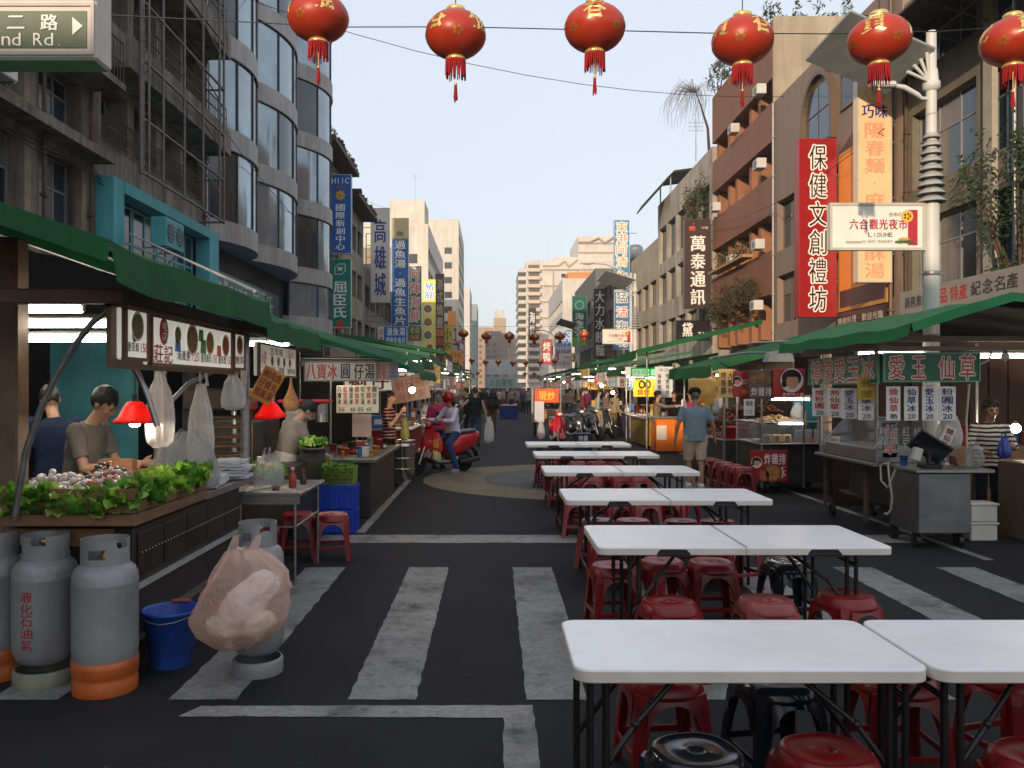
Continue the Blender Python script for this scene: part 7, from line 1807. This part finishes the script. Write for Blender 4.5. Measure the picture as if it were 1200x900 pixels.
def person(label, loc, rz=0, h=1.68, top='#555555', legs='#222430', hair='black', skin=0, sleeve='short', pants='long', lean=0.0, head=(0.1, 0.0),
           armL=None, armR=None, stride=0.0, w=1.0, vox=.012, group=None, style='short', cap=None, shoe='#181818', seat=None, legL=None, legR=None, face=True, apron=None, helmet=None, hem=-.06, skirt=False):
    """standing figure in local space facing -Y; armX = (elbow, wrist) offsets from the shoulder, legX = (knee, ankle) points"""
    o = thing('person', label, 'person', loc, rz, group)
    s = h / 1.70
    hipz = (.92 if seat is None else seat) * s
    V = lambda *a: Vector(a) * s
    up = lambda d, l=1.0: Vector((0, -math.sin(lean * l), math.cos(lean * l))) * d * s
    P = Vector((0, 0, hipz))
    at = lambda d: P + up(d, .55) if d < .2 else P + up(.2, .55) + up(d - .2)
    ax = up(1)
    sk = SKIN[skin]
    # skeleton
    sh = {q: at(.46) + Vector((q * .172 * s * w, 0, 0)) for q in (-1, 1)}
    arms = {}
    for q, a in ((1, armL), (-1, armR)):                  # +X is the figure's own left when it faces -Y
        e, wr = a if a else ((q * .06, .03, -.28), (q * .075, -.05, -.52))
        arms[q] = (sh[q], sh[q] + V(*e), sh[q] + V(*wr))
    lg = {}
    for q, l in ((1, legL), (-1, legR)):
        hip = P + V(q * .088 * w, 0, -.03)
        kn, an = (l if l else ((q * .095, -.02 - q * stride * .16, .49), (q * .095, .02 - q * stride * .22, .085)))
        kn, an = V(*kn), V(*an)
        lg[q] = (hip, kn, an)
    nk = at(.52); hc = at(.535) + (Matrix.Rotation(lean + head[0], 3, 'X') @ Vector((0, -.012, .165))) * s
    HM = Matrix.Translation(hc) @ Matrix.Rotation(lean + head[0], 4, 'X') @ Matrix.Rotation(head[1], 4, 'Z') @ Matrix.Diagonal((s, s, s, 1))
    # skin: one fused body
    m = MB()
    loft(m, [(at(-.08), ax, .13 * s * w, .085 * s * w), (at(.12), ax, .12 * s * w, .08 * s * w), (at(.34), ax, .145 * s * w, .09 * s), (at(.46), ax, .13 * s * w, .07 * s), (at(.51), ax, .06 * s, .055 * s)])
    capsule(m, nk - up(.04), hc - Vector((0, 0, .03 * s)), .054 * s, .05 * s)
    for q in (1, -1):
        a, e, wr = arms[q]
        capsule(m, a, e, .047 * s, .038 * s); capsule(m, e, wr, .038 * s, .026 * s)
        d = (wr - e).normalized(); sd = Vector((q, 0, 0)).cross(d)
        if sd.length < .2: sd = Vector((0, 1, 0))
        sd.normalize(); nn = d.cross(sd).normalized()
        capsule(m, wr, wr + d * .055 * s, .026 * s, .03 * s)
        for k in range(4):
            b0 = wr + d * .075 * s + sd * (k - 1.5) * .019 * s; L = (.034, .040, .037, .028)[k] * s
            b1 = b0 + d * L - nn * q * .008 * s; capsule(m, b0, b1, .0095 * s, .0085 * s, 6); capsule(m, b1, b1 + d * L * .7 - nn * q * .022 * s, .0085 * s, .007 * s, 6)
        t0 = wr + d * .03 * s - sd * .03 * s; t1 = t0 + d * .035 * s - sd * .028 * s; capsule(m, t0, t1, .0115 * s, .010 * s, 6); capsule(m, t1, t1 + d * .03 * s - sd * .004 * s, .010 * s, .008 * s, 6)
        hip, kn, an = lg[q]
        capsule(m, hip, kn, .078 * s * w, .052 * s); capsule(m, kn, kn.lerp(an, .35), .05 * s, .055 * s); capsule(m, kn.lerp(an, .35), an, .055 * s, .034 * s)
    m.M = HM
    m.sph((0, .012, .022), (.075, .094, .10), 16, 12); m.sph((0, -.022, -.058), (.056, .066, .062), 12, 8); m.sph((0, -.055, -.005), (.058, .04, .05), 10, 8)
    capsule(m, (0, -.092, .012), (0, -.106, -.024), .009, .0135, 8); m.sph((0, -.079, -.093), (.022, .018, .016), 8, 6); m.sph((0, -.086, -.062), (.024, .012, .013), 8, 6)
    for q in (-1, 1): m.sph((q * .078, .012, -.008), (.010, .020, .031), 8, 6); m.sph((q * .03, -.083, .027), (.022, .012, .009), 8, 6); m.sph((q * .042, -.066, -.03), (.024, .02, .022), 8, 6)
    m.M = None
    fused(m, 'body', sk, o, min(vox, .010))
    if face:
        for q in (-1, 1):
            e = MB(); e.M = HM; e.sph((q * .031, -.0865, .006), (.0135, .006, .0065), 10, 6); e.M = None; e.build('eye', plain('#171211', .25), o)
            e = MB(); e.M = HM; e.sph((q * .032, -.0925, .030), (.020, .005, .0045), 8, 5); e.M = None; e.build('eyebrow', HAIR['black'], o)
        e = MB(); e.M = HM; e.sph((0, -.0975, -.061), (.021, .004, .0055), 10, 5); e.M = None; e.build('mouth', plain('#8a4338', .5), o)
    # hair
    if style != 'none':
        m = MB(); m.sph((0, .016, .034), (.086, .105, .108), 22, 16)
        vs = []
        for x, y, z in m.v:
            lim = (-.055 if y > .03 else -.022) if y > -.02 else .046 + .014 * math.sin(x * 140)
            if style == 'curly': lim += .012 if y < -.015 else -.02
            if z < lim: k = .80; x, y, z = x * k, y * k, z if y > 0 else max(z, -.02)
            f = 1 + (.10 if style != 'curly' else .16) * noise.noise((x * 38, y * 38, z * 38)); vs.append((x * f, y * f, (z - .02) * f + .02))
        m.v = vs
        if style == 'curly':
            for _ in range(150):
                v = Vector((RND.gauss(0, 1), RND.gauss(0, 1), RND.gauss(0, 1))).normalized()
                if (v.y > -.15 and v.z > -.55) or v.z > .5: m.sph((v.x * .09, .016 + v.y * .105, .03 + v.z * .105), RND.uniform(.014, .024), 7, 5)
        if style == 'spiky': [m.cyl((a * .05, b * .05 - .02, .1), (a * .085, b * .09 - .03, .135 + RND.uniform(-.02, .02)), .022, .004, 5) for a in (-1, -.5, 0, .5, 1) for b in (-1, -.3, .4, 1)]
        if style in ('bun', 'long'): m.sph((0, .095, -.01 if style == 'bun' else -.06), (.05 if style == 'bun' else .075, .05, .05 if style == 'bun' else .13), 12, 8)
        m.v = [tuple(HM @ Vector(p)) for p in m.v]
        m.build('hair', HAIR[hair], o)
    if cap or helmet:
        m = MB(); m.M = HM; big = 1.18 if cap else 1.35
        m.lathe([(.083 * big, .035 if cap else -.05), (.093 * big, .06 if cap else .0), (.087 * big, .10), (.06 * big, .135 * (1.05 if cap else 1.15)), (0, .148 * (1 if cap else 1.2))], 20, (0, .012, 0))
        if cap: m.sph((0, -.10, .05), (.07, .075, .008), 14, 6)
        m.M = None; m.build('cap' if cap else 'helmet', plain(cap or helmet, .8 if cap else .25), o)
    # clothes
    tm = top if not isinstance(top, str) else cloth(top)
    m = MB(); f = .016
    loft(m, [(at(hem), ax, (.163 + f) * s * w, (.112 + f) * s * w), (at(.02), ax, (.158 + f) * s * w, (.108 + f) * s * w), (at(.14), ax, (.142 + f) * s * w, (.098 + f) * s * w), (at(.34), ax, (.165 + f) * s * w, (.112 + f) * s), (at(.43), ax, (.168 + f) * s * w, (.092 + f) * s), (at(.485), ax, .115 * s * w, .078 * s), (at(.515), ax, .070 * s, .066 * s)], 20)
    for q in (1, -1):
        a, e, wr = arms[q]
        if sleeve == 'none': m.sph(a, .058 * s, 10, 6)
        elif sleeve == 'short': capsule(m, a, a.lerp(e, .72), .066 * s, .062 * s, 12, False, True)
        else: capsule(m, a, e, .062 * s, .052 * s, 12); capsule(m, e, e.lerp(wr, .93), .052 * s, .038 * s, 12, False, True)
    fused(m, 'shirt', tm, o, vox, .020)
    lm = legs if not isinstance(legs, str) else cloth(legs)
    m = MB(); loft(m, [(P + V(0, 0, -.10), (0, 0, 1), .155 * s * w, .112 * s * w), (P + V(0, 0, .0), (0, 0, 1), .16 * s * w, .112 * s * w), (at(.10), ax, .145 * s * w, .10 * s * w)])
    for q in (1, -1):
        hip, kn, an = lg[q]
        if pants == 'long': capsule(m, hip, kn, .092 * s * w, .070 * s, 12); capsule(m, kn, kn.lerp(an, .97), .070 * s, .062 * s, 12, False, True)
        else: capsule(m, hip, hip.lerp(kn, 1.0), .098 * s * w, .088 * s, 12, False, True)
    fused(m, 'trousers' if pants == 'long' else 'shorts', lm, o, vox, .022)
    for q in (1, -1):
        hip, kn, an = lg[q]
        m = MB(); c = Vector((an.x, an.y - .055 * s, 0)); zf = max(0, an.z - .085 * s)
        m.sph((c.x, c.y, .045 * s), (.047 * s, .125 * s, .055 * s), 12, 8); m.v = [(p[0], p[1], max(p[2], .008) + zf) for p in m.v]; m.box(c.x - .04 * s, c.x + .04 * s, c.y - .11 * s, c.y + .10 * s, zf, zf + .02)
        m.build('shoe', plain(shoe, .6), o)
    if apron:
        m = MB(); loft(m, [(P + V(0, 0, -.28), (0, 0, 1), .19 * s * w, .145 * s), (P + V(0, 0, .0), (0, 0, 1), .185 * s * w, .142 * s * w), (at(.12), ax, .17 * s * w, .13 * s * w)]); fused(m, 'apron', cloth(apron), o, vox, .015)
    return o

person('man in grey T-shirt bending over the lettuce tray', (-3.18, 6.42, 0), PI / 2 - .12, 1.70, '#6d6a66', '#2a2c34', skin=0, lean=.22, head=(.42, .1), style='short', vox=.009,
       armR=((-.03, -.09, -.28), (.05, -.34, -.26)), armL=((.03, -.10, -.27), (.0, -.33, -.27)))
person('man in navy T-shirt turned away towards the back of the seafood stall', (-3.83, 7.35, 0), -PI / 2 - .75, 1.70, '#1c2740', '#23242a', skin=1, lean=.16, head=(.45, -.2), vox=.010, w=1.12)
person('worker in beige long sleeves and white apron bending behind the red lamp', (-2.28, 9.15, 0), PI * .72, 1.60, '#8a8378', '#26262c', lean=.30, head=(.6, .2), sleeve='long', apron='#b8b4ac', vox=.011, armR=((-.05, -.1, -.27), (0, -.3, -.35)), armL=((.05, -.1, -.27), (.02, -.3, -.35)))
person('woman in red striped top eating beside the ice stall', (px(456, 14.3), 14.3, 0), PI / 2 - .15, 1.60, stripes('red_black_stripes', ('#2a1618', '#a04848', '#c0a8a0'), .055), '#16151a', style='bun', head=(.05, 0), armR=((-.02, -.07, -.27), (.10, -.24, -.02)), vox=.011)
rider_xy = (-1.05, 16.62)
person('woman in pink top standing behind the red scooter', (px(513, 17.7), 17.7, 0), .5, 1.60, '#b03a58', '#2c2c38', style='bun', sleeve='long', vox=.012, head=(.1, -.4))
person('man in dark vest and jeans walking away with a white bag', (px(557, 24.7), 24.7, 0), PI, 1.68, '#1c1e28', '#33425c', style='short', hair='brown', sleeve='none', stride=.6, vox=.012, w=1.05, armL=((.20, .1, -.20), (.30, -.04, -.36)), armR=((-.1, .02, -.28), (-.14, -.02, -.52)))
plastic_bag('plastic_bag', 'long white bag held by the man in the vest', (px(573, 24.7), 24.7, .1), .3, .16, .75, BAGW, 0, 6.2, .3)
person('woman in dark top and rust trousers facing the crowd', (px(577, 33), 33, 0), PI, 1.62, '#1a191d', '#5a3a2a', style='long', sleeve='long', vox=.015)
person('man in dark clothes standing by the far stall counters', (px(547, 27), 27, 0), -PI / 2, 1.66, '#22232a', '#1c1c22', vox=.015, sleeve='long')
person('man in purple shirt walking away by the street lamp', (px(687, 41), 41, 0), PI, 1.68, '#5a2450', '#1c1c26', vox=.015, sleeve='long', stride=.4)
for k, (x, d, t, l, lab) in enumerate(((701, 31.8, '#9aa09a', '#a08458', 'woman in pale grey top and tan trousers at the lit stall'), (709, 31.2, '#6a5a58', '#8a7250', 'woman in patterned brown top carrying a dark bag at the lit stall'), (719, 30.0, '#8a7a62', '#6e6238', 'person in khaki top bending to the lit stall'))):
    person(lab, (px(x, d), d, 0), PI / 2 + .3 * k, 1.60, t, l, style=('short', 'long', 'short')[k], sleeve='long', lean=.08 * k, vox=.015)
plastic_bag('plastic_bag', 'white shopping bag carried beside the khaki top', (px(713, 29.5), 29.5, .25), .32, .2, .5, BAGW, 0, 3.2)
person('man in khaki shirt and grey trousers reaching over the orange counter', (px(770, 22.0), 22.0, 0), PI / 2 - .2, 1.58, '#7a6a52', '#5a5a5c', style='short', sleeve='long', shoe='#b03a30', vox=.012, armR=((-.02, -.24, -.08), (.0, -.50, -.06)), armL=((.02, -.2, -.14), (0, -.44, -.1)))
person('vendor in black shirt behind the orange counter', (5.05, 23.3, 0), -.4, 1.58, '#17161a', '#22222a', vox=.014, sleeve='short', lean=.1)
person('vendor in magenta shirt behind the orange counter', (5.5, 23.2, 0), -.7, 1.55, '#9a3050', '#22222a', vox=.014, sleeve='short', style='bun')
person('man in blue T-shirt, khaki shorts and black cap walking away', (3.43, 14.2, 0), PI, 1.64, '#788a96', '#b8ac92', hair='grey', skin=1, pants='short', cap='#1a1a1c', w=1.22, stride=.35, vox=.010, shoe='#d8d8d8', style='short', face=False, hem=-.10, armL=((.10, .02, -.28), (.13, -.04, -.50)), armR=((-.10, .02, -.28), (-.14, -.04, -.50)))
person('woman in white striped top with curly black hair folding a blue bag', (5.95, 10.05, 0), -.12, 1.52, stripes('white_black_stripes', ('#cfc8bc', '#2c2a2c'), .052), '#23262e', style='curly', skin=1, sleeve='long', lean=.10, head=(.16, -.05), w=1.08, vox=.009, armR=((-.10, -.06, -.27), (.02, -.22, -.32)), armL=((.10, -.06, -.27), (.0, -.24, -.24)))
plastic_bag('plastic_bag', 'dark blue plastic bag held by the curly haired woman', (5.93, 9.70, .88), .2, .12, .24, mat('blue_bag', (.02, .04, .3), .35, var=.3, scale=8, bump=.6, bscale=20), .4, 2.7)

# ---------------------------------------------------------------- scooters
SCR = mat('scooter_red', (.46, .012, .02), .22, var=.08, scale=2, spec=.6)
SCS = mat('scooter_silver', (.5, .5, .5), .3, .6, var=.1)
TYRE = mat('tyre', (.014, .014, .015), .8, var=.2)
def make_scooter(label, loc, rz):
    o = thing('scooter', label, 'scooter', loc, rz)
    for y, r in ((-.60, .215), (.58, .215)):
        w = MB(); w.lathe([(.14, -.04), (.19, -.048), (r, -.03), (r + .004, 0), (r, .03), (.19, .048), (.14, .04)], 28); w.v = [(p[2], y + p[0], r + p[1]) for p in w.v]; wh = w.build('wheel', TYRE, o)
        q = MB(); q.lathe([(.0, -.03), (.05, -.035), (.14, -.03), (.145, 0), (.14, .03), (.05, .035), (0, .03)], 20); q.v = [(p[2], y + p[0], r + p[1]) for p in q.v]; q.build('rim', SCS, wh)
    # front shield: curved sheet sweeping from the fender to the bars
    g = []
    for z, yy, hw, bulge in ((.30, -.36, .10, .05), (.45, -.47, .17, .09), (.60, -.47, .185, .10), (.75, -.42, .17, .09), (.88, -.36, .12, .07), (.95, -.33, .10, .05)):
        g.append([(hw * t, yy + bulge * (t * t) - (.02 if abs(t) < .3 else 0), z) for t in (-1, -.75, -.5, -.25, 0, .25, .5, .75, 1)])
    m = MB(); m.sheet(g); m.sheet([[(p[0] * .95, p[1] + .05, p[2]) for p in r] for r in g]); m.build('front_shield', SCR, o)
    m = MB()
    for q in (-1, 1): m.sheet([[(q * .185, -.37, .42), (q * .17, -.45, .52), (q * .09, -.50, .40)], [(q * .16, -.40, .32), (q * .12, -.45, .36), (q * .06, -.47, .33)]])
    m.build('side_grille', SCS, o)
    m = MB(); a = [math.radians(t) for t in range(20, 171, 15)]
    m.sheet([[(x, -.60 - math.cos(t) * .25, .215 + math.sin(t) * .25 - .4 * x * x) for t in a] for x in (-.075, -.03, 0, .03, .075)]); m.build('front_fender', SCR, o)
    m = MB(); [m.cyl((q * .075, -.60, .215), (q * .06, -.42, .62), .018, n=7) for q in (-1, 1)]; m.build('fork', SCS, o)
    m = MB(); m.sheet([[(x, y, z) for x in (-.15, -.08, 0, .08, .15)] for y, z in ((-.36, .34), (-.28, .26), (0, .24), (.16, .26))], thick=.05); m.build('floorboard', DARKM, o)
    m = MB(); [m.tube([(q * .16, -.34, .33), (q * .165, -.2, .25), (q * .165, .1, .24), (q * .15, .3, .3)], .028, 7) for q in (-1, 1)]; m.build('side_rail', SCS, o)
    m = MB(); vs = []
    prof = [(.10, .13, .30, .52), (.2, .155, .32, .68), (.4, .165, .38, .74), (.65, .15, .46, .76), (.85, .10, .56, .78), (.95, .05, .64, .79)]
    for y, hw, z0, z1 in prof: vs += [(-hw * .75, y, z0), (-hw, y, z0 + (z1 - z0) * .4), (-hw * .9, y, z1), (0, y, z1 + .02), (hw * .9, y, z1), (hw, y, z0 + (z1 - z0) * .4), (hw * .75, y, z0), (0, y, z0 - .01)]
    m.add(vs, [(j * 8 + i, j * 8 + (i + 1) % 8, (j + 1) * 8 + (i + 1) % 8, (j + 1) * 8 + i) for j in range(5) for i in range(8)] + [tuple(range(8))[::-1], tuple(range(40, 48))], 0, True); m.build('rear_body', SCR, o)
    m = MB(); m.cbox(-.13, .13, .15, .85, .755, .83, .03); m.v = [(p[0] * (1 - .25 * max(0, p[1] - .4)), p[1], p[2] + (.03 if p[1] > .5 else 0)) for p in m.v]; m.build('seat', mat('seat_vinyl', (.05, .06, .075), .4), o)
    m = MB(); m.sph((0, -.36, .96), (.13, .10, .075), 14, 9); m.build('handlebar_cover', SCR, o)
    m = MB(); m.sph((0, -.445, .955), (.075, .04, .045), 12, 8); m.build('headlight', mat('headlight', (.75, .75, .72), .15, spec=.8), o)
    m = MB(); [m.cyl((q * .10, -.34, .98), (q * .34, -.28, .99), .016, n=7) for q in (-1, 1)]; m.build('handlebar', BLACK, o)
    for q in (-1, 1):
        m = MB(); m.tube([(q * .2, -.32, 1.0), (q * .26, -.33, 1.12), (q * .29, -.33, 1.17)], .007, 5); m.sph((q * .31, -.33, 1.20), (.062, .014, .042), 12, 7); m.build('mirror', BLACK, o)
    m = MB(); m.cbox(-.05, .05, .93, .965, .66, .74, .01); m.build('tail_light', plain('#c02018', .3), o)
    m = MB(); m.sheet([[(x, .72, .52), (x, .88, .40), (x, .93, .26)] if 1 else [] for x in (-.08, 0, .08)]); m.build('mud_flap', BLACK, o)
    m = MB(); m.cbox(-.12, .12, .18, .62, .18, .34, .03); m.cyl((.14, .35, .2), (.16, .85, .26), .05, n=10); m.build('engine', DARKM, o)
    m = MB(); m.cyl((-.1, .1, .22), (-.2, .16, .0), .012, n=6); m.build('stand', DARKM, o)
    return o
SRZ = -.85
sc1 = make_scooter('red and silver scooter with a red shopping bag beside the lane line', (-1.04, 16.68, 0), SRZ)
o = plastic_bag('shopping_bag', 'red bag with yellow print hung before the scooter seat', (-1.13, 16.55, .42), .3, .22, .4, mat('red_bag', (.5, .03, .015), .4, var=.2, scale=6, bump=.4, bscale=16), 0, 5.5)
m = MB(); letters(m, '福', -.07, .07, .1, .28, -.128, False, 1); m.build('lettering', plain('#e0a830', .5), o)
plastic_bag('plastic_bag', 'pale yellow bag on the scooter floorboard', (-1.15, 16.5, .25), .24, .2, .26, mat('yellow_bag', (.5, .45, .15), .5, var=.2, bump=.4, bscale=16), 0, 7.5)
Rz = Matrix.Rotation(SRZ, 4, 'Z')
def on_scooter(y): return tuple(Vector((-1.04, 16.68, 0)) + Rz @ Vector((0, y, 0)))
person('scooter rider in lilac top, jeans and red helmet sitting astride', on_scooter(.32), SRZ, 1.62, '#cdc6d4', '#2c4468', style='long', helmet='#a01420', sleeve='long', seat=.86, lean=.22, head=(.0, -.5), vox=.011, shoe='#8a8a8a',
       legL=((.20, -.30, .62), (.27, -.12, .085)), legR=((-.18, -.32, .60), (-.15, -.32, .33)), armL=((.10, -.18, -.22), (.08, -.42, -.20)), armR=((-.10, -.18, -.22), (-.08, -.42, -.20)))
make_scooter('red scooter parked facing the tables beside a dark blue crate', (px(654, 23.6), 23.9, 0), .1)
plastic_bag('plastic_bag', 'white bag hung on the parked scooter bars', (px(634, 23.2), 23.2, .3), .22, .2, .5, BAGW, 0, 9.1)
o = thing('dark_crate', 'dark navy crate with white print beside the parked scooter', 'crate', (px(683, 22.6), 22.6, 0)); m = MB(); m.cbox(-.22, .22, -.2, .2, 0, .48, .015); m.build('crate', plain('#141a2c', .5), o)
m = MB(); letters(m, '特價', -.14, .12, .28, .42, -.204, False, 1); m.build('lettering', plain('#d8dce0', .5), o); m = MB(); m.sheet([[(-.18, -.205, .14), (.18, -.205, .2)], [(-.18, -.205, .17), (.18, -.205, .24)]]); m.build('print', plain('#b8c0c8', .5), o)
for k in range(3):
    o = make_scooter(['dark parked scooter among the carts', 'second dark parked scooter behind the navy crate', 'grey parked scooter by the food cart'][k], (2.6 + .5 * k, 26.5 + k, 0), .4 + .2 * k)
    for ch in o.children:
        if ch.data and ch.data.materials and ch.data.materials[0] == SCR: ch.data.materials[0] = mat('scooter_dark', (.025, .028, .035), .25)
fc = thing('food_cart', 'small wooden food cart with orange sign box in the street', 'food cart', (px(640, 29.5), 29.5, 0))
for x in (-.4, .4): m = MB(); m.lathe([(.2, -.03), (.26, -.035), (.28, 0), (.26, .035), (.2, .03)], 20); m.v = [(x + p[2], p[0], .28 + p[1]) for p in m.v]; m.build('wheel', TYRE, fc)
m = MB(); m.cbox(-.55, .55, -.45, .45, .5, .62, .01); m.build('deck', WOODD, fc); m = MB(); [m.box(x, x + .03, y_, y_ + .03, .62, 1.7) for x in (-.5, .47) for y_ in (-.4, .37)]; m.build('post', STEEL, fc); m = MB(); m.cbox(-.42, .42, -.3, .3, .62, .95, .01); m.build('case', mat('case_brown', (.25, .14, .06), .5, var=.5, scale=9), fc)
board('stall_sign', 'orange sign box on top of the small food cart', (px(640, 29.5), 29.1, 1.18), .85, .5, 0, '#d85a28', .4, (('現炒', .15, .2, .85, .8, 'h', '#f0c040'),))
board('notice_sheet', 'white upright board beside the small food cart', (px(632, 28.0), 28.0, .55), .32, .7, 0, '#c8c4c8', .03, cat='notice')
m = MB(); m.cbox(-.5, .5, -.8, .8, 0, .72, .02); o = thing('produce_bin', 'blue bin with red produce in the middle of the far street', 'bin', (px(596, 47), 47, 0)); m.build('bin', plain('#1c3a78', .6), o); m = MB(); m.sheet([[(-.48 + .24 * i, -.75 + .3 * j, .73 + .12 * math.sin(i * 1.2) * math.sin(j)) for j in range(6)] for i in range(5)]); m.build('produce', FOODM[3], o)
# the crowd further on: a few figures reused
cols = (('#1e1e24', '#2a2c36', 'dark top and dark trousers'), ('#7a2a2c', '#23242c', 'red top and dark trousers'), ('#9a9690', '#38404e', 'pale grey top and jeans'), ('#33506a', '#2a2a2e', 'blue top and dark trousers'), ('#b8b0a4', '#5a5046', 'cream top and brown trousers'), ('#2c3a30', '#33363e', 'green top and grey trousers'))
protos = [person('pedestrian in %s down the far street' % c[2], (0, 50 + i, 0), PI if i % 2 else 0, 1.6 + .04 * (i % 3), c[0], c[1], vox=.022, sleeve='long' if i % 2 else 'short', stride=.5 * (i % 3), face=False, style=('short', 'long')[i % 2], group='pedestrians in ' + c[2]) for i, c in enumerate(cols)]
spots_c = []
while len(spots_c) < 66:
    y_ = 36 + 64 * RND.random() ** .8; x_ = RND.uniform(-1.3, 4.6)
    if y_ < 50 and -.6 < x_ < 1.9: continue
    spots_c.append((x_, y_))
def finish_people():
    dg = bpy.context.evaluated_depsgraph_get()
    new = [(ob, bpy.data.meshes.new_from_object(ob.evaluated_get(dg))) for ob in REM]
    for ob, me in new:
        ob.modifiers.clear(); ob.data = me
finish_people()
for i, (x_, y_) in enumerate(spots_c):
    if i < 6: protos[i].location = (x_, y_, 0)
    else: copy_tree(protos[i % 6], None, (x_, y_, 0), RND.choice((0, PI, PI, PI / 2, .4)))

# ---------------------------------------------------------------- evening haze in the street air
m = MB(); m.box(-75, 75, -90, 470, -1.0, 69)
hz = link('haze', m.mesh('haze', []))
hm = bpy.data.materials.new('haze_air'); hm.use_nodes = True
hn = hm.node_tree; hn.nodes.remove(hn.nodes['Principled BSDF'])
pv = hn.nodes.new('ShaderNodeVolumePrincipled')
pv.inputs['Color'].default_value = (.93, .95, 1.0, 1)
pv.inputs['Density'].default_value = 0.0005
hn.links.new(pv.outputs[0], hn.nodes['Material Output'].inputs['Volume'])
hz.data.materials.clear(); hz.data.materials.append(hm)
struct(hz, 'stuff', 'thin pale evening haze filling the street air')
